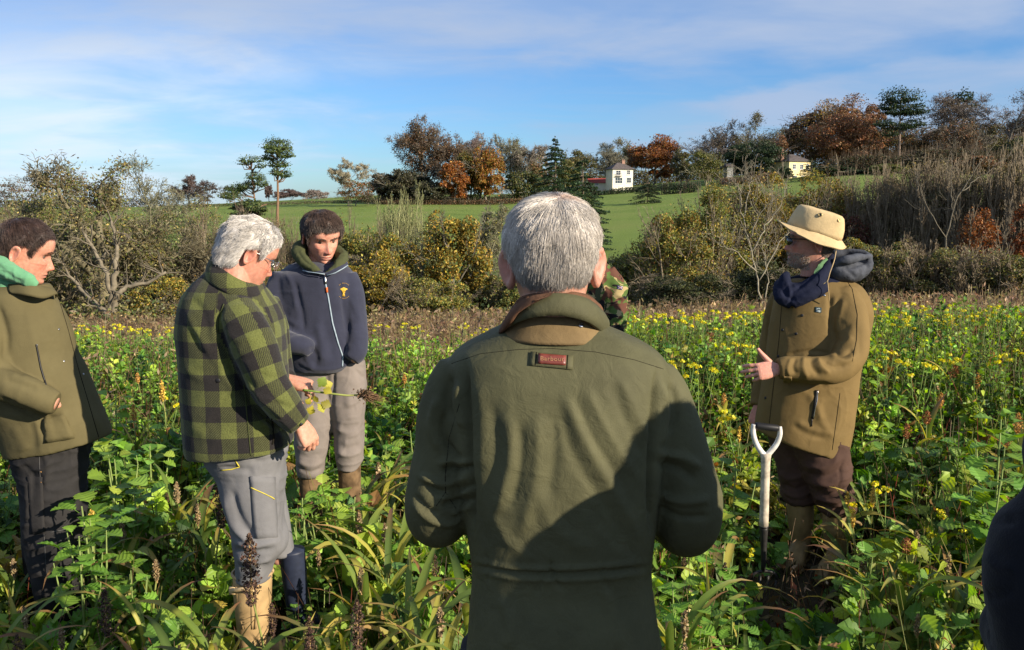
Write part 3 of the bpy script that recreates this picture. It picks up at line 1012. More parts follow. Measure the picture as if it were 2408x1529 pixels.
def house(name, label, base, w, d, h, rh, wall, roof, wins, rot=0, hip=True, chims=(), overhang=.45):
    root = empty(name, base, label, 'house')
    root.rotation_euler = (0, 0, rot)
    v, f = boxv(-w / 2, w / 2, 0, d, -2, h)
    MB().add(v, f).build('wall', wall, root, False)
    ox = overhang
    x0, x1, y0, y1 = -w / 2 - ox, w / 2 + ox, -ox, d + ox
    ins = min(d / 2, w / 2.2) if hip else 0.0
    rv = [(x0, y0, h), (x1, y0, h), (x1, y1, h), (x0, y1, h), (x0 + ins, d / 2, h + rh), (x1 - ins, d / 2, h + rh),
          (x0, y0, h - .15), (x1, y0, h - .15), (x1, y1, h - .15), (x0, y1, h - .15)]
    r = MB().add(rv, [np.array([(0, 1, 5, 4), (2, 3, 4, 5), (6, 7, 1, 0), (7, 8, 2, 1), (8, 9, 3, 2), (9, 6, 0, 3), (9, 8, 7, 6)]), np.array([(1, 2, 5), (3, 0, 4)])]).build('roof', roof, root, False)
    for (cx, cy, cw_, ch) in chims:
        c = MB().add(*boxv(cx - cw_ / 2, cx + cw_ / 2, cy - .4, cy + .4, h + .2, h + rh + ch))
        c.add(*boxv(cx - cw_ / 2 - .08, cx + cw_ / 2 + .08, cy - .48, cy + .48, h + rh + ch, h + rh + ch + .15))
        for k in (-.25, .25):
            vv, ff = sweep([(cx + k, cy, h + rh + ch + .1), (cx + k, cy, h + rh + ch + .6)], [.14, .11], 8)
            c.add(vv, ff)
        c.build('chimney', M_BRICK, r, False)
    for (x, z, ww, wh, panes) in wins:
        fr = MB()
        t = .09
        for bx_ in ((x - ww / 2, x + ww / 2, -.07, .02, z, z + t), (x - ww / 2, x + ww / 2, -.07, .02, z + wh - t, z + wh),
                    (x - ww / 2, x - ww / 2 + t, -.065, .02, z + t, z + wh - t), (x + ww / 2 - t, x + ww / 2, -.065, .02, z + t, z + wh - t)):
            fr.add(*boxv(*bx_))
        for k in range(1, panes):
            xx = x - ww / 2 + ww * k / panes
            fr.add(*boxv(xx - .03, xx + .03, -.06, .02, z + t, z + wh - t))
        fr.add(*boxv(x - ww / 2, x + ww / 2, -.06, .02, z + wh * .5 - .03, z + wh * .5 + .03))
        wo = fr.build('window', M_WHITE, root, False)
        MB().add(*boxv(x - ww / 2 + .04, x + ww / 2 - .04, -.03, .0, z + .04, z + wh - .04)).build('pane', M_GLASS, wo, False)
        MB().add(*boxv(x - ww / 2 - .1, x + ww / 2 + .1, -.16, .0, z - .12, z - .004)).build('sill', M_WHITE, wo, False)
    return root


hb = gpt(1464, 290)
hb[2] = z_at(434, 290)
hs = house('white_house', 'cream two storey house with slate hipped roof left of the red brown beech', hb, 7.2, 6.5, 5.1, 2.2, M_WALLW, M_SLATE,
           [(-1.6, 3.1, 1.7, 1.5, 2), (-1.4, .3, 2.6, 2.0, 3), (2.0, 3.2, 1.2, 1.5, 2), (2.2, .5, 1.6, 1.8, 2)], rot=radians(14), chims=[(1.2, 3, 1.0, .5)])
bl = MB()
for k in range(9):
    bl.add(*boxv(-2.6 + k * .25, -2.57 + k * .25, -.78, -.74, 2.75, 3.6))
bl.add(*boxv(-2.65, -.55, -.8, -.07, 2.62, 2.74))
bl.add(*boxv(-2.65, -.55, -.8, -.72, 3.6, 3.66))
bl.build('balcony', simple_mat('iron', (.05, .05, .055), .5), hs, False)
hy = gpt(1880, 262)
hy[2] = z_at(438, 262)
house('yellow_house', 'yellow two storey house with slate roof behind the dark layered conifer', hy, 8.2, 8, 7.4, 2.2, M_WALLY, M_SLATE,
      [(-2.2, 5.0, 1.3, 1.5, 2), (.6, 5.0, 1.3, 1.5, 2), (2.9, 5.0, 1.2, 1.5, 2), (-1.8, .9, 1.7, 2.2, 2), (1.4, .9, 1.7, 2.2, 2)], rot=radians(24), chims=[(-3.6, 4, 1.1, 1.0)])
hr = gpt(1410, 300)
hr[2] = z_at(436, 300)
house('red_roofed_outbuilding', 'low outbuilding with a long red tiled roof left of the white house', hr, 7, 5, .9, 1.6, M_WALLW, M_TILE, [(-1, .1, 1.2, .9, 2)], hip=False)
hg = gpt(1716, 262)
hg[2] = z_at(440, 262)
house('grey_house_wing', 'narrow shaded grey building between the pale olive tree and the dark evergreen', hg, 1.8, 6, 6.2, .8, simple_mat('grey_render', (.30, .30, .29), .9, noise=.08), M_SLATE, [(0, .6, 1.0, 1.8, 2)])
# ------------------------------------------------------------------ valley hedge
SH = 'hedge shrubs'
LEV_THICK = [dict(k=6, wob=.07, up=.06, n=8, t0=.12, ang=24, ratio=.5, rr=.5),
             dict(k=4, wob=.14, up=.12, n=6, t0=.15, ang=30, ratio=.55, rr=.55),
             dict(k=3, wob=.2, up=.1, n=4, t0=.2, ang=34, ratio=.6, rr=.6),
             dict(k=2, wob=.22, up=.05)]
LEV_GNARL = [dict(k=7, wob=.20, up=.05, n=8, t0=.3, ang=62, ratio=.85, rr=.62),
             dict(k=7, wob=.30, up=.06, n=8, t0=.2, ang=52, ratio=.55, rr=.5),
             dict(k=5, wob=.34, up=.07, n=8, t0=.2, ang=48, ratio=.6, rr=.5),
             dict(k=4, wob=.34, up=.05, n=7, t0=.2, ang=48, ratio=.65, rr=.6),
             dict(k=3, wob=.35, up=.02)]
YEL = ((0.414, 0.287, 0.04, 4), (0.299, 0.23, 0.034, 3), (0.149, 0.149, 0.029, 2), (0.483, 0.299, 0.057, 1))
YGREEN = ((0.26, 0.234, 0.046, 4), (0.156, 0.169, 0.039, 3), (0.39, 0.286, 0.052, 2), (0.078, 0.104, 0.026, 2))
HAWTH = ((0.13, 0.158, 0.043, 4), (0.226, 0.223, 0.051, 3), (0.347, 0.26, 0.068, 1.5), (0.069, 0.102, 0.034, 2))
BRNLF = ((0.198, 0.165, 0.075, 4), (0.281, 0.238, 0.099, 2), (0.132, 0.12, 0.058, 3))
THB = (0.20, 0.165, 0.11)
LICH = (0.19, 0.185, 0.11)


def shrub(u, Y, vt, hw, label, cols, seed, n=12000, leaf=.10, dens=1.6, lev=None, stems=9, bark=THB, twig=.012, fill=.8, kind='shrub', name='shrub', cat='shrub', **k):
    return tree(u, Y, vt, hw, kind, label, cat, G_HEDGE, seed, cols, bark, int(n * dens), leaf, twig, lev=lev, stems=stems, fill=fill, name=name, **k)


# left side
tree(252, 38, 382, 165, 'bare', 'gnarled half bare hedge tree with pale twisted trunk and clusters of brown keys', 'tree', G_HEDGE, 61, BRNLF + HAWTH, (.165, .145, .085), 15000, .12, .022,
     lev=LEV_GNARL, trunk_r=.33, clump=.5, name='gnarled_tree')
tree(392, 46, 376, 92, 'bare', 'pale lichen grey leafless tree with fine upright twigs beside the gnarled tree', 'tree', G_HEDGE, 62, None, LICH, 0, .1, .02, trunk_r=.15)
shrub(150, 44, 432, 120, 'brown leaved bush at the left end of the hedge behind the gnarled tree', BRNLF + HAWTH, 63, 12000, .11, fill=.6)
shrub(60, 46, 448, 95, 'dull twiggy bush above the left standing man', BRNLF + HAWTH, 64, 8000, .11, fill=.5)
shrub(330, 46, 478, 120, 'olive green tangled bush under the leafless grey tree', HAWTH + YGREEN, 65, 14000, .10, fill=.65)
shrub(470, 44, 458, 105, 'grey brown twiggy bush behind the man in the checked jacket', BRNLF + HAWTH, 66, 11000, .10, fill=.5)
shrub(205, 50, 500, 100, 'low dark bush at the foot of the gnarled tree', HAWTH, 67, 12000, .10, fill=.8)
shrub(400, 37, 640, 95, 'low shaded bush with yellow leaves left of the checked jacket', HAWTH + YEL, 68, 12000, .09, fill=.8)
shrub(560, 43, 510, 85, 'straw brown thin bush behind the grey haired head in the checked jacket', ((0.20, .16, .08, 4), (.13, .12, .05, 3)), 69, 9000, .09, fill=.5, lev=LEV_THICK, stems=24)
shrub(655, 45, 510, 75, 'straw coloured upright brush between the two left heads', ((0.20, .16, .08, 4), (.13, .12, .05, 3)), 70, 8000, .09, fill=.5, lev=LEV_THICK, stems=24)
shrub(90, 36, 610, 90, 'low dark undergrowth bush behind the left man', HAWTH, 71, 9000, .1, fill=.8)
# centre
shrub(775, 44, 487, 62, 'ochre leaved thin topped bush behind the young man', OCHRE + YGREEN, 72, 9000, .11, fill=.6)
shrub(845, 40, 505, 85, 'olive and yellow hawthorn bush right of the young man', HAWTH + YGREEN, 73, 17000, .11)
shrub(880, 35, 590, 85, 'yellow green bush low behind the navy fleece', YGREEN + YEL, 74, 16000, .11)
shrub(955, 46, 452, 62, 'pale green willow like bush with upright sprays', ((0.20, .21, .08, 4), (.26, .25, .11, 2)), 75, 3500, .08, lev=LEV_THICK, stems=30, bark=(.27, .28, .13), fill=.3, twig=.016)
tree(932, 37, 545, 72, 'leafy', 'yellow maple with leaf clumps, left one of two before the pasture', 'tree', G_HEDGE, 76, YEL + HAWTH, GREYB, 17000, .125, .014, fill=.85, name='maple_tree')
tree(1066, 37, 488, 88, 'leafy', 'golden yellow maple behind the left shoulder of the grey haired man', 'tree', G_HEDGE, 77, YEL + OCHRE + HAWTH, GREYB, 24000, .13, .014, fill=.85, name='maple_tree')
shrub(1020, 34, 650, 90, 'low dark green shrub below the golden maples', HAWTH + YGREEN, 78, 13000, .10)
tree(1165, 42, 486, 55, 'bare', 'thin grey green leafless sapling right of the golden maple', 'tree', G_HEDGE, 79, YGREEN, LICH, 1500, .09, .016, trunk_r=.07)
shrub(1150, 37, 640, 60, 'dull green twiggy bush beside the grey haired man', HAWTH + BRNLF, 80, 9000, .1, fill=.6)
shrub(1240, 36, 640, 90, 'low mixed bush hidden behind the grey haired man', HAWTH, 81, 8000, .1, fill=.7)
shrub(760, 36, 600, 90, 'olive brown bush behind the chest of the young man', YGREEN + HAWTH, 82, 12000, .1)
shrub(640, 37, 615, 90, 'dull brown green low bush between checked jacket and navy fleece', BRNLF + HAWTH, 83, 9000, .1, fill=.6)
# right
shrub(1500, 36, 585, 85, 'dark green spreading hawthorn, the lowest one right of the pasture gap', HAWTH, 84, 18000, .1)
shrub(1590, 34, 490, 108, 'large ochre green hawthorn on the right of the pasture', HAWTH + YGREEN + ((.25, .13, .04, 2),), 85, 30000, .1)
shrub(1690, 36, 438, 105, 'tall olive hawthorn with brown twigs behind the ochre one', HAWTH + YGREEN, 86, 22000, .1)
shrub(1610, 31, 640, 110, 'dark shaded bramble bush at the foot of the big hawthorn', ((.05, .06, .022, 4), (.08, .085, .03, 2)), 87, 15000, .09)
shrub(1800, 38, 404, 110, 'yellow green hazel top above the hat, left half', YGREEN + OCHRE, 88, 20000, .1)
shrub(1905, 40, 402, 105, 'yellow green hazel top above the hat, right half', YGREEN + OCHRE, 89, 15000, .1)
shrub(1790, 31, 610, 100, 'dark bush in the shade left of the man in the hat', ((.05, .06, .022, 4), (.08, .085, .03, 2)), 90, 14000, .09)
shrub(1990, 37, 500, 60, 'dark red leaved bush right of the hat', ((.10, .035, .025, 3), (.15, .06, .03, 2), (.08, .07, .03, 2)), 91, 9000, .1)
shrub(1745, 41, 414, 95, 'brown twiggy bush between the hawthorn and the hazels', BRNLF + HAWTH, 92, 12000, .1, fill=.7)
shrub(1975, 34, 560, 90, 'low olive bush hidden by the shoulder of the brown coat', HAWTH + YGREEN, 93, 12000, .1)
TH = BRNLF + ((.17, .15, .07, 3),)
for i, (u_, Y_, vt, hw_, nl, lab) in enumerate([
    (2045, 39, 398, 85, 10000, 'olive brown stemmy bush right of the hazel tops'),
    (2120, 37, 385, 75, 8000, 'stemmy brown thicket bush behind the coat hood'),
    (2205, 36, 378, 80, 8000, 'tall upright brown brush right of the hood'),
    (2290, 35, 385, 80, 8000, 'brown brush around the orange beech leaves'),
    (2380, 34, 350, 75, 8000, 'tall leaning bare brush at the right edge'),
    (2080, 31, 560, 90, 9000, 'low brown thicket bush behind the back of the brown coat'),
    (2220, 30, 575, 95, 9000, 'low shaded thicket bush in the middle right'),
    (2360, 29, 580, 95, 9000, 'low shaded thicket bush at the right edge'),
]):
    shrub(u_, Y_, vt, hw_, lab, TH if i < 5 else HAWTH + BRNLF, 100 + i, int(nl * 1.8), .085, lev=LEV_THICK, stems=48 if i < 5 else 26, bark=(.23, .185, .12), fill=.6 if i < 5 else .8, twig=.014)
shrub(2288, 31, 478, 48, 'bright orange beech sapling in the thicket', ((.30, .12, .03, 4), (.20, .08, .03, 3), (.15,.10,.05,2)), 110, 3800, .10, stems=3, fill=.55, name='beech_sapling')
shrub(2405, 31, 468, 45, 'rust orange beech sapling at the right edge', ((.27, .10, .03, 4), (.18, .07, .03, 3), (.14,.09,.05,2)), 111, 4500, .10, stems=3, fill=.6, name='beech_sapling')


def dead_tree(label, limbs, Y, seed, r=.06, col=PALE):
    """bare barkless limbs drawn as 3-D polylines; limbs: list of [(u, v, dy), ...]"""
    rng = np.random.default_rng(seed)
    b = P(limbs[0][0][0], limbs[0][0][1], Y)
    b[2] = gz(b[0], b[1])
    root = empty('dead_tree', b, label, 'dead tree', G_HEDGE)
    tk = MB()
    cw = MB()
    for k, lb in enumerate(limbs):
        pts = np.array([P(u, v, Y + d) - b for u, v, d in lb])
        if k == 0:
            pts = np.concatenate([[[0, 0, 0]], pts])
        n = len(pts)
        t = np.linspace(0, n - 1, n * 4)
        pp = np.stack([np.interp(t, np.arange(n), pts[:, j]) for j in range(3)], 1)
        pp[1:-1] += rng.normal(size=(len(pp) - 2, 3)) * .03
        rr = np.linspace(r if k == 0 else r * .6, r * .22, len(pp))
        v, f = sweep(pp, rr, 6)
        (tk if k == 0 else cw).add(v, f, col)
        m = 10
        i = rng.integers(len(pp) // 3, len(pp), m)
        d = rng.normal(size=(m, 3)) * (.5, .4, .3) + (0, 0, .6)
        lv, tp = branch(rng, pp[i], d, np.full(m, .8), np.full(m, r * .2), [dict(k=4, wob=.25, up=.05, n=3, ratio=.6), dict(k=3, wob=.3)])
        for (a, c, q0, q1) in lv:
            v, f = tubes(a, c, np.maximum(q0, .007), np.maximum(q1, .006), 3)
            cw.add(v, f, np.array(col) * .8)
    tk.build('trunk', M_BARK, root)
    cw.build('crown', M_BARK, root)
    return root


dead_tree('pale dead forked tree standing before the hawthorns left of the hat', [
    [(1790, 700, 0), (1778, 640, 0), (1762, 560, 0), (1742, 490, 0), (1735, 430, 0)],
    [(1770, 590, 0), (1800, 530, .3), (1835, 490, .5), (1850, 440, .6)],
    [(1762, 560, 0), (1790, 500, -.3), (1818, 470, -.4)],
    [(1750, 510, 0), (1760, 450, .2), (1768, 415, .3)],
    [(1780, 640, 0), (1730, 590, -.4), (1690, 575, -.5)],
    [(1742, 490, 0), (1745, 455, -.2), (1720, 410, -.3)],
    [(1785, 660, 0), (1840, 560, .4), (1905, 505, .7)],
    [(1795, 715, 0), (1808, 660, .2), (1800, 610, .3), (1790, 570, .3)],
], 29, 5, .038, (.26, .235, .17))
dead_tree('leaning bare pale tree with a fan of grey limbs in the right thicket', [
    [(2225, 560, 0), (2250, 470, 0), (2300, 390, 0), (2345, 330, 0)],
    [(2262, 450, 0), (2300, 420, .4), (2370, 370, .5), (2400, 330, .6)],
    [(2240, 500, 0), (2235, 420, .2), (2240, 360, .3)],
    [(2290, 410, 0), (2290, 360, -.3), (2300, 320, -.4)],
    [(2225, 560, 0), (2170, 470, -.3), (2150, 400, -.5)],
], 33, 6, .035, (.15, .135, .10))
# pale snapped limbs of the gnarled tree reaching towards us
dead_tree('broken pale limb lying dark ended against the gnarled tree', [
    [(262, 745, 0), (252, 735, 0), (225, 715, .3), (190, 680, .5), (158, 640, .6)],
    [(262, 745, 0), (275, 690, 0), (300, 672, .2), (350, 665, .3), (390, 640, .3)],
    [(262, 745, 0), (262, 690, 0), (250, 640, 0), (222, 590, .2), (200, 550, .2)],
    [(262, 690, 0), (272, 640, 0), (275, 580, .1), (262, 520, .2)],
], 34, 7, .22, (.18, .155, .11))
# ------------------------------------------------------------------ cover crop
UPV = np.array((0.0, 0.0, 1.0))
LEAFC = ((0.195, 0.325, 0.043, 5), (0.115, 0.23, 0.036, 4), (0.30, 0.40, 0.055, 3), (0.05, 0.115, 0.028, 2), (0.38, 0.36, 0.05, .22), (0.25, 0.13, 0.04, .15))
# places kept clear for bodies: x, y, radius
CLEAR = [(0.10, 1.62, .42), (-0.97, 3.14, .16), (-0.93, 3.34, .14), (-1.89, 3.46, .18), (-1.90, 3.62, .15), (-1.0, 4.2, .14), (-0.81, 4.24, .14),
         (1.43, 4.28, .13), (1.62, 4.02, .14), (0.42, 4.9, .2), (.99, 1.09, .5), (1.21, 3.86, .05), (0, 0, .8)]


def keep(x, y, extra=0.0):
    m = np.ones(len(x), bool)
    for cx, cy, r in CLEAR:
        m &= (x - cx) ** 2 + (y - cy) ** 2 > (r + extra) ** 2
    return m


def canopy(x, y):
    """height of the crop"""
    u = x / np.maximum(y, 1)
    far = np.interp(u, [-.62, -.45, -.25, 0, .12, .3, .62], [.50, .46, .44, .48, .62, .66, .70])
    near = np.interp(u, [-.62, -.5, -.42, -.3, 0, .2, .29, .36, .43, .62], [.28, .24, .40, .26, .28, .36, .12, .07, .30, .50])
    t = np.clip((y - 4.3) / 2.2, 0, 1)
    h = near * (1 - t) + far * t
    h = h + .30 * np.exp(-((u + .215) / .05) ** 2 - ((y - 3.85) / .28) ** 2)
    return h * (1 + 0.24 * vnoise(np.stack([x * 1.6, y * 1.6, x * 0], 1), 4) + .20 * vnoise(np.stack([x * 4.1, y * 4.1, x * 0], 1), 6))


def strip_pts(rng, n, y0, y1, pad=.06, p=1.0):
    y = np.sqrt(rng.uniform(y0 ** 2, y1 ** 2, n))
    u = rng.uniform(-.66 - pad, .66 + pad, n)
    return u * y, y


rng = np.random.default_rng(5)
cc = MB()


def broad(rng, x, y, H, M, tpls, size, cols, mb, t0=.12, jit=.22):
    n = len(x)
    z0 = gz(x, y)
    lean = rng.normal(size=(n, 2)) * .10
    t = rng.uniform(t0, 1, (n, M)) ** .75
    az = rng.uniform(0, 2 * pi, (n, 1)) + np.arange(M)[None] * 2.4 + rng.normal(size=(n, M)) * .3
    pz = z0[:, None] + t * H[:, None]
    pxx = x[:, None] + lean[:, :1] * t * H[:, None]
    pyy = y[:, None] + lean[:, 1:] * t * H[:, None]
    pitch = .15 + .75 * (t - .3) + rng.normal(size=(n, M)) * .25
    sz = size * (1.15 - .55 * t) * rng.uniform(.6, 1.25, (n, M))
    pc = palette(rng, n, cols, .18)
    q_ = np.stack([x, y, x * 0], 1)
    pc = pc * np.exp(.38 * vnoise(q_ * 1.5, 71))[:, None]
    yl = np.clip(vnoise(q_ * 2.1, 72) * 1.6 - .35, 0, .8)[:, None] * (y < 5.5)[:, None]
    pc = pc * (1 - yl) + np.array((.33, .30, .05)) * yl
    tint = np.repeat(pc, M, 0) * np.exp(rng.normal(size=(n * M, 1)) * jit)
    old = rng.random(n * M) < .03
    tint[old] = palette(rng, int(old.sum()), ((.42, .36, .06, 2), (.24, .14, .05, 2), (.36, .22, .07, 1)), .2)
    k = rng.integers(0, len(tpls), n * M)
    P_ = np.stack([pxx.ravel(), pyy.ravel(), pz.ravel()], 1)
    D = ad(az.ravel(), pitch.ravel())
    U = UPV[None] * .8 + np.array((.45, -.15, 0)) + rng.normal(size=(n * M, 3)) * .5
    for i, tp in enumerate(tpls):
        s = k == i
        scatter(mb, tp, P_[s], D[s], U[s], sz.ravel()[s], tint[s])
    a = np.stack([x, y, z0 - .02], 1)
    b = np.stack([x + lean[:, 0] * H, y + lean[:, 1] * H, z0 + H], 1)
    v, f = tubes(a, b, np.full(n, .006), np.full(n, .003), 3)
    mb.add(v, f, (.14, .19, .05))


# nearer bed, lush leaves
x, y = strip_pts(rng, 1000, 1.7, 5.2)
m = keep(x, y, .04) & (vnoise(np.stack([x * 2.2, y * 2.2, x * 0], 1), 81) > -.35)
x, y = x[m], y[m]
broad(rng, x, y, canopy(x, y) * rng.uniform(.45, 1.15, len(x)), 15, [T_BIG, T_BIG2, T_MID], .145, LEAFC, cc)
x, y = strip_pts(rng, 3000, 1.7, 5.4)
m = keep(x, y) & (vnoise(np.stack([x * 1.8, y * 1.8, x * 0], 1), 83) > -.15)
x, y = x[m], y[m]
broad(rng, x, y, canopy(x, y) * rng.uniform(.3, .95, len(x)), 13, [T_SML, T_TINY, T_MID], .055, LEAFC, cc)
# middle and far bed
x, y = strip_pts(rng, 3700, 5.0, 10.4)
m = keep(x, y, .05)
x, y = x[m], y[m]
broad(rng, x, y, canopy(x, y) * rng.uniform(.55, 1.12, len(x)), 17, [T_MID, T_SML], .098, LEAFC, cc, .3)
x, y = strip_pts(rng, 7600, 4.8, 10.6)
m = keep(x, y)
x, y = x[m], y[m]
broad(rng, x, y, canopy(x, y) * rng.uniform(.5, 1.12, len(x)), 15, [T_TINY, T_SML], .060, LEAFC, cc, .35)
o = cc.build('cover_crop', M_CROP, None, False)
tag(o, 'dense low green leafy cover crop carpeting the field around the men', 'cover crop', None, 'stuff')

# low litter: dry stems, curled dead leaves between the crop
lt = MB()
x, y = strip_pts(rng, 16000, 1.7, 7.0)
m = keep(x, y, -.03)
x, y = x[m], y[m]
n = len(x)
C = np.stack([x, y, gz(x, y) + rng.uniform(0, .16, n) ** 1.2], 1)
v, f = cards(C, rng.uniform(.02, .09, n), rng, aspect=.35)
lt.add(v, f, np.repeat(palette(rng, n, ((.10, .065, .03, 3), (.20, .13, .06, 2), (.05, .04, .02, 3), (.25, .07, .03, .6), (.06, .09, .02, 2))), 4, 0))
x, y = strip_pts(rng, 8000, 1.7, 8.0)
m = keep(x, y, 0)
x, y = x[m], y[m]
n = len(x)
a = np.stack([x, y, gz(x, y)], 1)
hh = canopy(x, y) * rng.uniform(.5, 1.25, n)
b = a + np.stack([rng.normal(size=n) * .3 * hh, rng.normal(size=n) * .3 * hh, hh], 1)
v, f = tubes(a, b, np.full(n, .0028), np.full(n, .0012), 3)
lt.add(v, f, np.repeat(palette(rng, n, ((.16, .10, .05, 3), (.09, .05, .03, 3), (.22, .06, .035, 1), (.20, .22, .06, 2))), 6, 0))
o = lt.build('dry_litter', M_CROP, None, False)
tag(o, 'dry stems and curled dead leaves lying among the green crop', 'plant litter', None, 'stuff')

# brown dead weeds between the crop and the hedge
dw = MB()


def weeds(n, y0, y1, h, ww, sizes, cols, xf=None):
    x, y = strip_pts(rng, n, y0, y1, .1)
    if xf is not None:
        m = xf(x, y)
        x, y = x[m], y[m]
    n = len(x)
    a = np.stack([x, y, gz(x, y)], 1)
    H = h * rng.uniform(.55, 1.2, n) * (1 + .35 * vnoise(np.stack([x * .5, y * .5, x * 0], 1), 9))
    b = a + np.stack([rng.normal(size=n) * .12, rng.normal(size=n) * .12, H], 1)
    tt = palette(rng, n, cols)
    v, f = tubes(a, b, np.full(n, ww), np.full(n, ww * .5), 3)
    dw.add(v, f, np.repeat(tt, 6, 0))
    K = 7
    t = rng.uniform(.35, 1.0, (n, K, 1))
    C = (a[:, None] * (1 - t) + b[:, None] * t).reshape(-1, 3) + rng.normal(size=(n * K, 3)) * np.array((.05, .05, .03)) * (h / .6)
    v, f = cards(C, rng.uniform(sizes * .5, sizes * 1.4, n * K), rng, nrm=None, aspect=.35)
    dw.add(v, f, np.repeat(np.repeat(tt, K, 0) * np.exp(rng.normal(size=(n * K, 1)) * .3), 4, 0))


DW = ((.26, .185, .10, 4), (.19, .13, .075, 3), (.34, .26, .14, 2), (.13, .09, .055, 2), (.24, .22, .08, 1.5))
weeds(5200, 9.8, 14, .60, .0045, .07, DW)
weeds(9000, 13.5, 28, .62, .007, .11, DW)
weeds(3800, 27, 40, .6, .012, .17, DW)
weeds(1500, 6.6, 9.6, .62, .003, .05, DW, lambda x, y: (x / y < .08) & (vnoise(np.stack([x * 1.2, y * 1.2, x * 0], 1), 21) > .0))
weeds(900, 4.9, 9.4, .55, .003, .045, DW, lambda x, y: keep(x, y, .1) & (vnoise(np.stack([x * 1.1, y * 1.1, x * 0], 1), 31) > .15))
weeds(650, 2.5, 5.2, .34, .002, .028, DW, lambda x, y: keep(x, y, .05) & (vnoise(np.stack([x * 1.7, y * 1.7, x * 0], 1), 33) > .0))
o = dw.build('dead_weeds', M_CROP, None, False)
tag(o, 'brown dead weeds and grasses standing between the crop and the hedge', 'dead weeds', None, 'stuff')

# rough undergrowth at the hedge foot
ug = MB()
x, y = strip_pts(rng, 60000, 27, 47, .1)
n = len(x)
hh = 1.5 * np.clip((y - 26) / 10, .15, 1) * (1 + .4 * vnoise(np.stack([x * .3, y * .3, x * 0], 1), 3))
C = np.stack([x, y, gz(x, y) + rng.uniform(0, 1, n) * hh], 1)
v, f = cards(C, rng.uniform(.08, .2, n), rng)
ug.add(v, f, np.repeat(palette(rng, n, HAWTH + BRNLF + ((.06, .09, .03, 4),)), 4, 0))
o = ug.build('undergrowth', M_LEAF, None, False)
tag(o, 'tangled dark brambles and undergrowth along the foot of the hedge', 'undergrowth', None, 'stuff')

# ------------------------------------------------------------------ single plants of the mix


def strap(mb, rng, base, az, L, w, arch, tint, K=9, twist=.5):
    s = np.linspace(0, 1, K)
    el0 = radians(rng.uniform(58, 84))
    e = el0 - arch * s ** 1.3
    st = L / (K - 1)
    r = np.concatenate([[0], np.cumsum(np.cos(e[:-1]) * st)])
    z = np.concatenate([[0], np.cumsum(np.sin(e[:-1]) * st)])
    d = np.array((cos(az), sin(az), 0))
    p = np.array((-sin(az), cos(az), 0))
    C = base + r[:, None] * d + z[:, None] * UPV
    wd = w * np.clip(np.minimum(s * 6 + .35, (1 - s) * 2.1 + .02), 0, 1)
    tw = twist * s * rng.normal()
    N_ = np.stack([-np.sin(e) * d[0], -np.sin(e) * d[1], np.cos(e)], 1)
    A = np.cos(tw)[:, None] * p + np.sin(tw)[:, None] * N_
    Vv = np.stack([C - A * wd[:, None] + N_ * wd[:, None] * .35, C, C + A * wd[:, None] + N_ * wd[:, None] * .35], 1).reshape(-1, 3)
    F = []
    for i in range(K - 1):
        a = 3 * i
        F += [(a, a + 1, a + 4, a + 3), (a + 1, a + 2, a + 5, a + 4)]
    g, tip = tint
    fade = np.clip((s - rng.uniform(.35, .8)) * 3, 0, 1)[:, None]
    tt = np.repeat(np.array(g)[None] * (1 - fade) + np.array(tip)[None] * fade, 3, 0)
    tt[1::3] *= 1.35
    mb.add(Vv, np.array(F), np.clip(tt, 0, 1))


GR = [(.12, .18, .03), (.15, .21, .04), (.26, .29, .05), (.09, .14, .03), (.36, .34, .06)]
TIP = [(.28, .15, .06), (.42, .33, .07), (.20, .10, .05), (.38, .24, .09)]
HEADC = {'ochre': ((.48, .26, .06, 4), (.38, .18, .05, 2), (.55, .36, .10, 1)),
         'rust': ((.30, .11, .04, 4), (.22, .08, .03, 2), (.38, .18, .06, 1)),
         'yellow': ((.62, .42, .08, 4), (.50, .32, .06, 2)),
         'dark': ((.085, .05, .035, 4), (.05, .03, .025, 3), (.16, .10, .06, 1)),
         'straw': ((.30, .22, .12, 4), (.20, .14, .07, 2))}


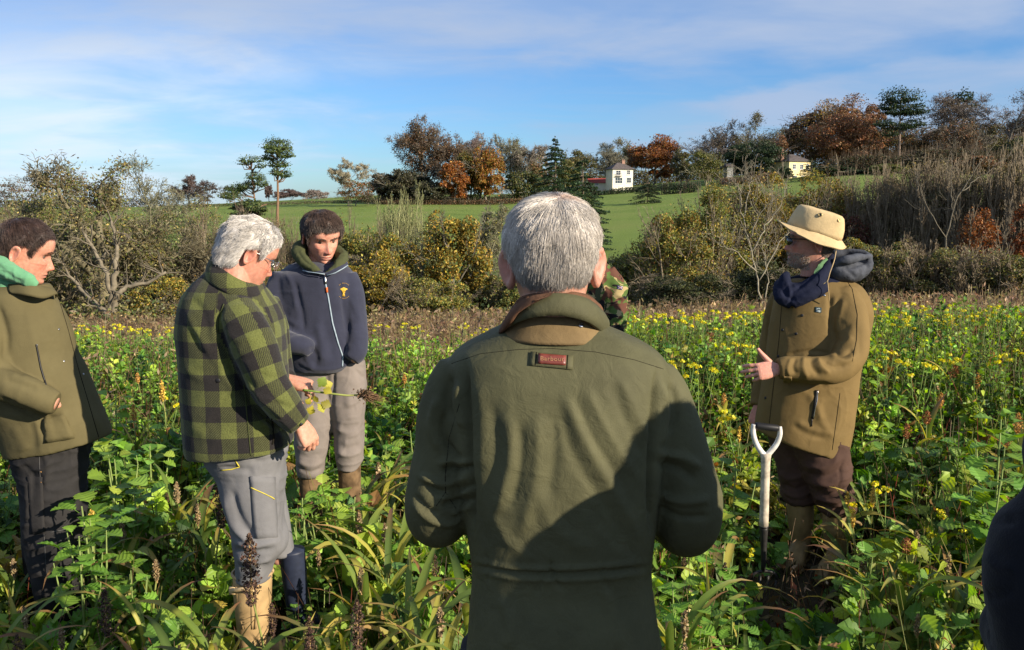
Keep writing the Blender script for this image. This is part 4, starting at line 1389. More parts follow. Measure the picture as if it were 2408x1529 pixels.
def sorghum(name, H, headc, nleaf, rng, L=.42, w=.019, headL=.12, headR=.018, loose=1.0, leafz=.8):
    """returns a hidden-free source thing: stem, leaves, seed head"""
    root = empty(name)
    st = MB()
    bend = rng.normal(size=2) * .05
    t = np.linspace(0, 1, 8)
    pts = np.stack([bend[0] * t ** 2 * H * 2, bend[1] * t ** 2 * H * 2, t * H], 1)
    v, f = sweep(pts, .0065 * (1 - .55 * t), 6)
    st.add(v, f, (.20, .22, .06))
    st.build('stem', M_STALK, root)
    lf = MB()
    for k in range(nleaf):
        tt = rng.uniform(.02, leafz)
        b = np.array([np.interp(tt, t, pts[:, j]) for j in range(3)])
        strap(lf, rng, b, k * 2.6 + rng.normal() * .5, L * rng.uniform(.6, 1.2), w * rng.uniform(.6, 1.15), rng.uniform(.9, 2.6), (GR[rng.integers(5)], TIP[rng.integers(4)]))
    if nleaf:
        lf.build('leaves', M_CROP, root)
    if headc:
        hd = MB()
        n = int(420 * headL / .12)
        tz = rng.uniform(0, 1, n)
        rr = headR * np.sin(np.clip(tz * .93 + .07, 0, 1) * pi) ** .6 * np.sqrt(rng.uniform(.1, 1, n)) * loose
        rr *= 1 + .35 * np.sin(tz * 40 + rng.uniform(0, 6))
        a = rng.uniform(0, 2 * pi, n)
        top = pts[-1]
        C = top + np.stack([np.cos(a) * rr, np.sin(a) * rr, (tz - .12) * headL], 1)
        v, f = cards(C, rng.uniform(.006, .012, n), rng, aspect=.9)
        hd.add(v, f, np.repeat(palette(rng, n, HEADC[headc]), 4, 0))
        v, f = sweep([top - (0, 0, .02), top + (0, 0, headL * .8)], [.004, .002], 5)
        hd.add(v, f, (.3, .2, .08))
        hd.build('seed_head', M_STALK, root, False)
    return root


def mustard(name, H, rng, nfl, spread, fsize=.016, leaves=14, lsize=.10):
    root = empty(name)
    st = MB()
    lf = MB()
    fl = MB()
    tips = []
    t = np.linspace(0, 1, 7)
    bd = rng.normal(size=2) * .06
    pts = np.stack([bd[0] * t ** 2, bd[1] * t ** 2, t * H], 1)
    v, f = sweep(pts, .006 * (1 - .6 * t), 5)
    st.add(v, f, (.16, .24, .06))
    tips.append(pts[-1])
    for k in range(nfl - 1):
        tt = rng.uniform(.5, .8)
        b = np.array([np.interp(tt, t, pts[:, j]) for j in range(3)])
        az = rng.uniform(0, 2 * pi)
        e = b + np.array((cos(az) * spread, sin(az) * spread, H * (1 - tt) * rng.uniform(.75, 1.05)))
        v, f = sweep([b, (b + e) / 2 + (cos(az) * spread * .2, sin(az) * spread * .2, -.01), e], [.003, .0025, .002], 4)
        st.add(v, f, (.16, .24, .06))
        tips.append(e)
    n = leaves
    tz = rng.uniform(.1, .9, n)
    pos = np.stack([np.interp(tz, t, pts[:, j]) for j in range(3)], 1)
    scatter(lf, T_MID, pos, ad(np.arange(n) * 2.4, .5 + rng.normal(size=n) * .3), UPV[None] + rng.normal(size=(n, 3)) * .2, lsize * (1.2 - tz) * rng.uniform(.7, 1.2, n), palette(rng, n, LEAFC[:3]))
    for e in tips:
        m = 26
        q = rng.normal(size=(m, 3))
        q /= np.linalg.norm(q, axis=1, keepdims=True)
        q[:, 2] = np.abs(q[:, 2]) * .8
        C = e + q * fsize * rng.uniform(.5, 1.15, (m, 1))
        v, f = cards(C, fsize * .85, rng, nrm=q, aspect=.9)
        fl.add(v, f, np.repeat(palette(rng, m, ((.78, .68, .03, 4), (.62, .60, .04, 2), (.35, .42, .05, 1))), 4, 0))
        # seed pods under the flowers
        for _ in range(5):
            z = rng.uniform(.02, .09)
            a2 = rng.uniform(0, 6.3)
            p0 = e - (0, 0, z)
            v, f = tubes(p0[None], (p0 + (cos(a2) * .03, sin(a2) * .03, .02))[None], [.001], [.0006], 3)
            st.add(v, f, (.2, .28, .08))
    st.build('stem', M_STALK, root)
    lf.build('leaves', M_CROP, root, False)
    fl.build('flower_head', M_CROP, root, False)
    return root


def radish(name, H, rng, M=26, size=.11, cols=LEAFC[:3]):
    root = empty(name)
    lf = MB()
    st = MB()
    t = np.linspace(0, 1, 6)
    v, f = sweep(np.stack([t * .03, t * .02, t * H], 1), .007 * (1 - .6 * t), 5)
    st.add(v, f, (.18, .24, .07))
    for b in range(3):
        a = rng.uniform(0, 6.3)
        v, f = sweep([(0, 0, H * .25), (cos(a) * .07, sin(a) * .07, H * .6), (cos(a) * .09, sin(a) * .09, H * .88)], [.005, .004, .002], 5)
        st.add(v, f, (.18, .24, .07))
    tz = rng.uniform(.15, 1, M) ** .8
    az = np.arange(M) * 2.4
    rr = .05 * rng.uniform(0, 1.4, M)
    pos = np.stack([np.cos(az) * rr, np.sin(az) * rr, tz * H], 1)
    pitch = -.1 + .9 * (tz - .4) + rng.normal(size=M) * .2
    k = rng.random(M) < .5
    tc_ = palette(rng, M, cols, .15)
    U = UPV[None] + rng.normal(size=(M, 3)) * .2
    sz = size * (1.25 - .5 * tz) * rng.uniform(.75, 1.2, M)
    scatter(lf, T_BIG, pos[k], ad(az[k], pitch[k]), U[k], sz[k], tc_[k])
    scatter(lf, T_BIG2, pos[~k], ad(az[~k], pitch[~k]), U[~k], sz[~k], tc_[~k])
    st.build('stem', M_STALK, root)
    lf.build('leaves', M_CROP, root, False)
    return root


def dupe(src, loc, rz, scale, label, cat, group):
    r = src.copy()
    COL.objects.link(r)
    r.location = [float(q) for q in loc]
    r.rotation_euler = (0, 0, rz)
    r.scale = (scale,) * 3
    for ch in list(src.children):
        c = ch.copy()
        COL.objects.link(c)
        c.parent = r
    tag(r, label, cat, group)
    return r


rp = np.random.default_rng(77)
ZONES = [(-99, 225, 'below the man in the green hood'), (225, 460, 'between green hood and checked jacket'),
         (460, 700, 'near the checked jacket man'), (700, 870, 'before the navy fleece man'),
         (870, 1110, 'left of the foreground olive coat'), (1110, 1480, 'by the foreground olive coat'),
         (1480, 1790, 'between olive coat and garden fork'), (1790, 2030, 'near the man in the hat'),
         (2030, 2290, 'right of the hat man'), (2290, 2600, 'by the dark sleeve at right')]
ORD = ['leftmost', 'second from left', 'third from left', 'fourth from left', 'fifth from left', 'sixth from left', 'seventh from left', 'eighth from left',
       'ninth from left', 'tenth from left', 'eleventh from left', 'twelfth from left', 'thirteenth from left', 'fourteenth from left', 'fifteenth from left', 'sixteenth from left',
       'seventeenth from left', 'eighteenth from left', 'nineteenth from left', 'twentieth from left']


def ordn(i):
    if i < 20:
        return ORD[i]
    return 'twenty ' + ORD[i - 20].replace('leftmost', 'first from left')


def place_all(items, cat, group):
    """items: (variants list, adjective, u, Y, height scale); labelled by look, zone and order"""
    items = sorted(items, key=lambda q: q[2])
    cnt = {}
    used = set()
    for (vs, adj, u, Y, sc_) in items:
        zone = next(z[2] for z in ZONES if z[0] <= u < z[1])
        key = (adj, zone)
        i = cnt.get(key, 0)
        cnt[key] = i + 1
        lab = f'{adj}, {ordn(i)} {zone}'
        b = gpt(u, Y)
        k = int(rp.integers(len(vs)))
        src = vs[k]
        rz = rp.uniform(0, 2 * pi)
        if id(src) not in used and 'label' not in src.keys():
            src.location = [float(q) for q in b]
            src.rotation_euler = (0, 0, rz)
            src.scale = (sc_,) * 3
            tag(src, lab, cat, group)
            used.add(id(src))
        else:
            dupe(src, b, rz, sc_, lab, cat, group)


r2 = np.random.default_rng(9)
S_OCH = [sorghum('sorghum_plant', .62, 'ochre', 7, r2, headL=.11, headR=.022) for _ in range(3)]
S_YEL = [sorghum('sorghum_plant', .52, 'yellow', 6, r2, headL=.12, headR=.014) for _ in range(2)]
S_RUST = [sorghum('sorghum_plant', .60, 'rust', 6, r2, headL=.10, headR=.022, loose=1.2) for _ in range(3)]
S_LEAF = [sorghum('sorghum_plant', .30, None, 9, r2, L=.42, w=.014, leafz=.95) for _ in range(5)]
S_YLF = [sorghum('sorghum_plant', .30, 'straw', 7, r2, L=.45, w=.016, headL=.08, headR=.010) for _ in range(3)]
D_DARK = [sorghum('dock_plant', .45, 'dark', 0, r2, headL=.22, headR=.024, loose=1.1) for _ in range(3)]
MUS = [mustard('mustard_plant', .84, r2, 5, .10, .023) for _ in range(4)]
MUSN = [mustard('mustard_plant', .62, r2, 3, .08, .026, 10, .13) for _ in range(2)]
RAD = [radish('radish_plant', .42, r2) for _ in range(3)]
RADB = [radish('radish_plant', .60, r2, 34, .13, ((.19, .33, .045, 4), (.12, .25, .035, 2))) for _ in range(2)]

GS = 'sorghum plants scattered through the crop'
it = []
for u_, Y_, s_ in [(345, 6.6, .75), (462, 6.2, .8), (600, 5.4, .7), (1075, 7.2, .8), (1895 + 160, 6.0, .95), (2100, 6.4, 1.0), (2290, 5.6, .95), (2330, 6.2, 1.0), (2395, 4.4, 1.0), (1700, 5.6, .8), (330, 5.0, .9), (945, 6.5, .75), (1010, 5.8, .7), (2215, 5.2, .9)]:
    it.append((S_OCH, 'ochre seeded sorghum plant', u_, Y_, s_))
for u_, Y_, s_ in [(410, 5.3, 1.15), (230, 3.45, .92), (765, 4.35, .62), (785, 4.4, .6), (1740, 5.0, .8), (1990, 3.85, .78), (2010, 3.75, .75), (2040, 3.9, .85), (800, 4.5, .5), (20, 3.2, .8)]:
    it.append((S_YEL, 'slim yellow headed sorghum', u_, Y_, s_))
for u_, Y_, s_ in [(905, 5.2, .6), (240, 5.6, .9), (2170, 5.0, .85), (2140, 4.7, .85), (2350, 4.6, .8), (2235, 5.9, 1.0), (2135, 3.2, .72), (905 + 60, 4.2, .55), (1100, 4.6, .7), (560, 4.6, .7), (2020, 6.8, 1.0)]:
    it.append((S_RUST, 'rusty brown headed sorghum', u_, Y_, s_))
for u_, Y_, s_ in [(30, 2.75, 1.0), (95, 2.6, .9), (180, 2.55, .8), (330, 3.0, .8), (385, 2.7, .9), (505, 2.8, 1.1), (480, 2.55, .9), (690, 2.7, .9), (600, 2.55, .7), (760, 2.9, .9), (840, 2.7, 1.0), (905, 3.3, 1.1), (960, 2.9, 1.2), (1010, 2.7, 1.1),
                   (1060, 3.0, 1.15), (1085, 2.6, 1.0), (420, 4.1, 1.0), (880, 4.1, .9), (830, 3.7, .8), (1580, 2.8, 1.0), (1640, 3.0, .9), (1760, 2.8, .8), (1900, 2.7, .7), (2060, 3.3, 1.0), (2110, 3.0, 1.1), (2180, 3.5, .9), (2250, 3.0, .9), (930, 4.6, .9), (520, 3.6, .9)]:
    it.append((S_LEAF, 'leafy sorghum clump with arching blades', u_, Y_, s_))
for u_, Y_, s_ in [(418, 4.0, 1.3), (60, 3.0, 1.0), (30, 3.4, 1.0), (880, 3.2, 1.2), (945, 3.5, 1.3), (1040, 2.7, 1.3), (745, 3.6, .9), (860, 4.3, 1.1), (2000, 3.4, 1.0), (2200, 3.9, 1.1), (1560, 2.8, 1.2), (1610, 2.6, 1.1), (300, 3.6, 1.2), (360, 3.3, 1.1), (480, 3.9, 1.2), (860, 3.7, 1.3), (910, 4.4, 1.3), (985, 3.9, 1.3), (1045, 4.3, 1.2), (1690, 3.3, 1.1), (2045, 3.0, 1.0), (2120, 3.5, 1.2), (2240, 3.3, 1.1), (2160, 2.9, 1.0), (560, 2.65, 1.0), (140, 2.8, 1.0)]:
    it.append((S_YLF, 'yellowing sorghum with thin straw head', u_, Y_, s_))
place_all(it, 'sorghum plant', GS)
it = []
for u_, Y_, s_ in [(645, 2.75, 1.15), (728, 2.6, .75), (745, 2.75, .7), (850, 2.65, .85), (80, 2.6, .7), (215, 2.75, .8), (505, 3.6, 1.0), (390, 4.3, .6), (620, 3.0, .6), (1600, 3.6, .5),
                   (2160, 4.6, .8), (1020, 3.4, .6)]:
    it.append((D_DARK, 'dark brown dead dock stalk', u_, Y_, s_))
place_all(it, 'dead stalk', 'dead dock stalks in the crop')
it = []
for u_, Y_ in [(205, 9.4), (250, 9.3), (300, 9.6), (345, 9.4), (370, 9.1), (335, 8.9), (400, 9.2), (285, 8.6), (230, 8.9), (900, 9.4), (960, 9.0), (1000, 9.3), (1080, 9.2), (1125, 8.8)]:
    it.append((MUS, 'short yellow flowering mustard', u_, Y_, .72 + .12 * rp.random()))
for u_ in list(range(1490, 1800, 21)) + list(range(2055, 2408, 17)):
    it.append((MUS, 'tall yellow flowering mustard', u_ + rp.normal() * 5, rp.uniform(7.2, 9.0), rp.uniform(.86, .99)))
for u_ in [1560, 1640, 1720, 2080, 2140, 2190, 2260, 2320, 2370, 1510, 1610, 1770]:
    it.append((MUS, 'mustard flowering lower in the crop', u_, rp.uniform(5.4, 6.8), rp.uniform(.84, .96)))
for u_, Y_, s_ in [(2073, 3.9, .80), (2012, 3.85, .70), (2030, 3.6, .5), (2218, 3.75, .66), (2190, 3.6, .62), (2265, 3.7, .6), (1735, 4.9, 1.0), (403, 5.4, .95), (1748, 3.6, .5)]:
    it.append((MUSN, 'near mustard with fat yellow flowers', u_, Y_, s_))
place_all(it, 'mustard plant', 'yellow flowering mustard plants')
it = []
for u_, Y_, s_ in [(205, 3.12, .95), (245, 3.25, 1.1), (275, 5.2, 1.1), (320, 3.2, .7), (340, 3.8, .9), (1590, 3.0, .75), (1625, 2.85, .7), (2020, 3.25, .75), (2330, 4.0, 1.3), (2300, 3.5, 1.1), (1680, 3.3, .8), (1720, 3.0, .6)]:
    it.append((RADB, 'big bright radish plant', u_, Y_, s_))
for u_, Y_, s_ in [(290, 4.4, 1.3), (360, 4.6, 1.2), (430, 5.0, 1.2), (500, 4.4, .9), (900, 4.9, 1.0), (980, 5.1, 1.1), (1060, 5.0, 1.2), (1650, 4.6, 1.2), (1720, 4.2, 1.2), (1560, 4.4, 1.1), (2080, 4.9, 1.2), (2150, 4.2, 1.1), (2250, 4.5, 1.3), (2380, 5.0, 1.4), (700, 3.3, .5), (760, 3.4, .6), (705, 3.8, 1.15), (740, 3.75, 1.1), (780, 3.8, 1.1), (820, 3.85, 1.15), (850, 3.8, 1.1), (1530, 3.4, .9), (1620, 3.9, 1.0), (150, 4.4, 1.2), (20, 4.2, 1.1)]:
    it.append((RAD, 'mid green radish plant', u_, Y_, s_))
place_all(it, 'radish plant', 'leafy radish plants in the crop')
# ------------------------------------------------------------------ figure tools
def loft(rings, n=28, cap=True):
    """rings: (centre, half axis A, half axis B, exponent)"""
    t = np.arange(n) * 2 * pi / n
    V = []
    for c, A, B, e in rings:
        cx = np.sign(np.cos(t)) * np.abs(np.cos(t)) ** (2 / e)
        sy = np.sign(np.sin(t)) * np.abs(np.sin(t)) ** (2 / e)
        V.append(np.asarray(c) + cx[:, None] * np.asarray(A) + sy[:, None] * np.asarray(B))
    m = len(V)
    V = np.concatenate(V)
    i = np.arange(n)
    j = (i + 1) % n
    q = np.stack([i, j, j + n, i + n], 1)
    F = [(q[None] + (np.arange(m - 1) * n)[:, None, None]).reshape(-1, 4)]
    if cap:
        V = np.concatenate([V, [rings[0][0]], [rings[-1][0]]])
        k = m * n
        F.append(np.concatenate([np.stack([j, i, np.full(n, k)], 1), np.stack([i + (m - 1) * n, j + (m - 1) * n, np.full(n, k + 1)], 1)]))
    return V, F


def spl(pts, k=6):
    """Catmull-Rom through rows of numbers"""
    p = np.asarray(pts, float)
    p = np.concatenate([[2 * p[0] - p[1]], p, [2 * p[-1] - p[-2]]])
    o = []
    for i in range(1, len(p) - 2):
        for s in np.arange(k) / k:
            a, b, c, d = p[i - 1:i + 3]
            o.append(.5 * (2 * b + (c - a) * s + (2 * a - 5 * b + 4 * c - d) * s * s + (3 * b - a - 3 * c + d) * s ** 3))
    o.append(p[-2])
    return np.array(o)


def sil(rows, Y=None, e=2.3, k=4, n=32):
    """rows: (v, uL, uR, Y, b) or (uL, vL, uR, vR, Y, b)"""
    R = []
    for r in rows:
        if len(r) == 5:
            v, a, b_, y, d = r
            R.append((a, v, b_, v, y, d))
        else:
            R.append(r)
    R = spl(R, k)
    rings = []
    for a, va, b_, vb, y, d in R:
        L, Q = P(a, va, y), P(b_, vb, y)
        rings.append(((L + Q) / 2, (Q - L) / 2, np.array((0, d, 0)), e))
    return loft(rings, n)


def limb(rows, k=6, n=20, squash=None):
    """rows: (u, v, Y, radius m)"""
    R = spl([tuple(P(u, v, y)) + (r,) for u, v, y, r in rows], k)
    return sweep(R[:, :3], R[:, 3], n)


def limb3(rows, k=5, n=16):
    R = spl(rows, k)
    return sweep(R[:, :3], R[:, 3], n)


def fuse(parts, voxel=.008, smooth=6, fac=.5):
    """union of closed pieces as ONE continuous quad surface; returns (co, faces)"""
    mb = MB()
    for v, f in parts:
        mb.add(v, f)
    o = mb.build('tmp_fuse')
    bm = bmesh.new()
    bm.from_mesh(o.data)
    bmesh.ops.recalc_face_normals(bm, faces=bm.faces)
    bm.to_mesh(o.data)
    bm.free()
    md = o.modifiers.new('r', 'REMESH')
    md.mode = 'VOXEL'
    md.voxel_size = voxel
    if smooth:
        s = o.modifiers.new('s', 'SMOOTH')
        s.factor = fac
        s.iterations = smooth
    dg = bpy.context.evaluated_depsgraph_get()
    ev = o.evaluated_get(dg)
    me = ev.to_mesh()
    co = np.empty(len(me.vertices) * 3, np.float32)
    me.vertices.foreach_get('co', co)
    fi = np.empty(len(me.loops), np.int32)
    me.loops.foreach_get('vertex_index', fi)
    tot = np.empty(len(me.polygons), np.int32)
    me.polygons.foreach_get('loop_total', tot)
    ev.to_mesh_clear()
    m0 = o.data
    bpy.data.objects.remove(o)
    bpy.data.meshes.remove(m0)
    co = co.reshape(-1, 3).astype(float)
    if (tot == 4).all():
        F = [fi.reshape(-1, 4)]
    else:
        st = np.concatenate(([0], np.cumsum(tot)[:-1]))
        F = [np.stack([fi[st[tot == q] + k] for k in range(q)], 1) for q in (3, 4) if (tot == q).any()]
    return co, F


def vnormals(co, F):
    N_ = np.zeros_like(co)
    for f in F:
        a, b, c = co[f[:, 0]], co[f[:, 1]], co[f[:, 2]]
        fn = np.cross(b - a, c - a)
        if f.shape[1] == 4:
            fn = fn + np.cross(c - a, co[f[:, 3]] - a)
        for k in range(f.shape[1]):
            for j in range(3):
                N_[:, j] += np.bincount(f[:, k], fn[:, j], len(co))
    return N_ / np.maximum(np.linalg.norm(N_, axis=1, keepdims=True), 1e-12)


def folds(co, F, lines, yr=None, noise_amp=0.0, noise_scale=(9, 9, 4), seed=0, back=0.0, crumple=None):
    crumple = noise_amp * .9 if crumple is None else crumple
    """raise ridges / press creases; lines: ([(u, v), ...], width px, height m)"""
    N_ = vnormals(co, F)
    u, v = proj(co)
    to = np.array((0, 0, CAM_H)) - co
    to /= np.linalg.norm(to, axis=1, keepdims=True)
    face = np.clip((N_ * to).sum(1) * 1.6 + .25, back, 1)
    if yr is not None:
        face = face * ((co[:, 1] > yr[0]) & (co[:, 1] < yr[1]))
    d = np.zeros(len(co))
    wn = 1 + .25 * vnoise(co * 14, seed + 3)
    for pl, w, h in lines:
        pl = np.array(pl, float)
        if len(pl) > 2:
            pl = spl(pl, 4)
        best = np.full(len(co), 1e9)
        tb = np.zeros(len(co))
        for i in range(len(pl) - 1):
            a, b = pl[i], pl[i + 1]
            ab = b - a
            t = np.clip(((u - a[0]) * ab[0] + (v - a[1]) * ab[1]) / max((ab ** 2).sum(), 1e-6), 0, 1)
            q = (u - a[0] - t * ab[0]) ** 2 + (v - a[1] - t * ab[1]) ** 2
            m = q < best
            best[m] = q[m]
            tb[m] = (i + t[m]) / (len(pl) - 1)
        prof = np.exp(-best / (w * wn) ** 2)
        end = np.clip(np.minimum(tb, 1 - tb) * 6 + .15, 0, 1)
        d += h * prof * end
    d *= face
    if noise_amp:
        d += noise_amp * fnoise(co * np.array(noise_scale), seed, 3)
        # sharp little creases
        wq_ = co * np.array(noise_scale) * 1.7 + .5 * vnoise(co * 6, seed + 8)[:, None]
        rdg = (1 - np.abs(vnoise(wq_, seed + 41))) ** 5
        rdg2 = (1 - np.abs(vnoise(wq_ * np.array((.6, .6, 1.9)) + 7, seed + 43))) ** 6
        d += crumple * (rdg + rdg2 - .5) * np.clip(.5 + vnoise(co * 4, seed + 5), 0, 1)
    return co + N_ * d[:, None]


def mesh_part(name, co, F, mat, parent, tint=(1, 1, 1), loc=None, smooth=True):
    if loc is not None:
        co = co - np.asarray(loc)
    o = MB().add(co, F, tint).build(name, mat, parent, smooth)
    o.cycles.shadow_terminator_geometry_offset = .15
    o.cycles.shadow_terminator_offset = .08
    return o


class Surf:
    """lets small trim be laid on a built garment"""
    def __init__(s, co, F):
        s.b = BVHTree.FromPolygons([tuple(q) for q in co], [tuple(int(i) for i in p) for f in F for p in f])

    def hit(s, u, v, off=.0):
        o = Vector((0, 0, CAM_H))
        d = ray(u, v)
        loc, n, i, dist = s.b.ray_cast(o, d)
        if loc is None:
            return None, None
        if n.dot(d) > 0:
            n = -n
        return np.array(loc + n * off), np.array(n)

    def line(s, pts, off=0.0, step=6):
        out = []
        for i in range(len(pts) - 1):
            a, b = np.array(pts[i], float), np.array(pts[i + 1], float)
            m = max(2, int(np.hypot(*(b - a)) / step))
            for k in range(m + (i == len(pts) - 2)):
                q, n = s.hit(*(a + (b - a) * k / m), off)
                if q is not None:
                    out.append(q)
        return np.array(out)

    def seam(s, pts, r=.0015, off=0.0, sides=5):
        L = s.line(pts, off)
        return sweep(L, r, sides) if len(L) > 1 else None

    def patch(s, quad, thick=.003, off=.0, nx=8, ny=4):
        """quad of four (u, v) corners: a thin raised panel following the cloth"""
        a, b, c, d = [np.array(q, float) for q in quad]
        V = []
        for j in range(ny + 1):
            for i in range(nx + 1):
                f, g = i / nx, j / ny
                p = (a * (1 - f) + b * f) * (1 - g) + (d * (1 - f) + c * f) * g
                q, n = s.hit(p[0], p[1])
                if q is None:
                    return None
                V.append((q, n))
        top = np.array([q + n * (off + thick) for q, n in V])
        bot = np.array([q + n * (off - .004) for q, n in V])
        w = nx + 1
        F = []
        for j in range(ny):
            for i in range(nx):
                k = j * w + i
                F.append((k, k + 1, k + w + 1, k + w))
        n0 = len(top)
        bd = [i for i in range(nx)] + [nx + j * w for j in range(ny)] + [ny * w + nx - i for i in range(nx)] + [(ny - j) * w for j in range(ny)]
        for i in range(len(bd)):
            p, q = bd[i], bd[(i + 1) % len(bd)]
            F.append((p, p + n0, q + n0, q))
        return np.concatenate([top, bot]), [np.array(F)]


def button(p, n, r, h=.003):
    n = Vector([float(q) for q in n]).normalized()
    V, F = loft([(np.array((0, 0, -.003)), (r, 0, 0), (0, r, 0), 2), (np.array((0, 0, h * .7)), (r, 0, 0), (0, r, 0), 2), (np.array((0, 0, h)), (r * .75, 0, 0), (0, r * .75, 0), 2)], 12)
    R = np.array(n.to_track_quat('Z', 'Y').to_matrix())
    return V @ R.T + p, F


def mat4(loc, yaw, pitch, roll=0, s=1.0):
    return Matrix.Translation(Vector([float(q) for q in loc])) @ Matrix.Rotation(yaw, 4, 'Z') @ Matrix.Rotation(pitch, 4, 'X') @ Matrix.Rotation(roll, 4, 'Y') @ Matrix.Scale(s, 4)


def xf(M, V):
    A = np.array(M)
    return np.asarray(V) @ A[:3, :3].T + A[:3, 3]


def yaw_of(u, relv):
    return radians(relv) - math.atan2(u - 1204, 2022)


# ---- head
HZ = [-.120, -.112, -.100, -.085, -.070, -.055, -.040, -.020, 0, .020, .035, .060, .085, .100, .110, .115]
HF = [.058, .080, .087, .084, .088, .088, .087, .083, .078, .086, .091, .087, .069, .046, .022, .001]
HB = [.00, .02, .045, .065, .082, .092, .097, .101, .104, .106, .107, .102, .083, .058, .032, .001]
HW_ = [.020, .033, .043, .051, .057, .062, .066, .070, .0725, .075, .0765, .075, .064, .047, .027, .001]


def ear_mesh(side, c=(.0, -.018, -.012), s=1.0, flare=28):
    nr, na = 7, 22
    V = []
    ph = np.arange(na) * 2 * pi / na
    prof = {0: -.001, 1: -.002, 2: -.001, 3: .002, 4: .0065, 5: .0075, 6: .004}
    for layer in (1, -1):
        for i in range(nr):
            r = (i + .35) / (nr - .65)
            a = .019 * r * np.cos(ph) * (1 + .28 * np.sin(ph))
            b = .034 * r * np.sin(ph) * 1.0
            h = prof[i] if layer == 1 else -.0045
            hh = np.full(na, h)
            if layer == 1:
                hh = np.where(np.cos(ph) < -.3, h * .3, h)
            V.append(np.stack([hh, -a, b], 1))
    V = np.concatenate(V) * s
    F = []
    for L in (0, 1):
        for i in range(nr - 1):
            for j in range(na):
                k = L * nr * na + i * na
                q = (k + j, k + (j + 1) % na, k + na + (j + 1) % na, k + na + j)
                F.append(q if L == 0 else q[::-1])
    for j in range(na):
        k0, k1 = (nr - 1) * na, (2 * nr - 1) * na
        F.append((k0 + j, k0 + (j + 1) % na, k1 + (j + 1) % na, k1 + j))
    T = [list(range(na))[::-1], [nr * na + j for j in range(na)]]
    V2 = np.concatenate([V, [V[:na].mean(0), V[nr * na:nr * na + na].mean(0)]])
    n = len(V)
    Ft = [(j, (j + 1) % na, n)[::-1] for j in range(na)] + [(nr * na + j, nr * na + (j + 1) % na, n + 1) for j in range(na)]
    fl = radians(flare)
    R = np.array(Matrix.Rotation(-fl, 3, 'Z')) @ np.array(Matrix.Rotation(radians(-9), 3, 'X'))
    V2 = V2 @ R.T
    V2[:, 0] *= 1
    V2 = V2 + np.array((.0755 + .006, c[1] - .008, c[2]))
    V2[:, 0] *= side
    return V2, [np.array(F), np.array(Ft)]


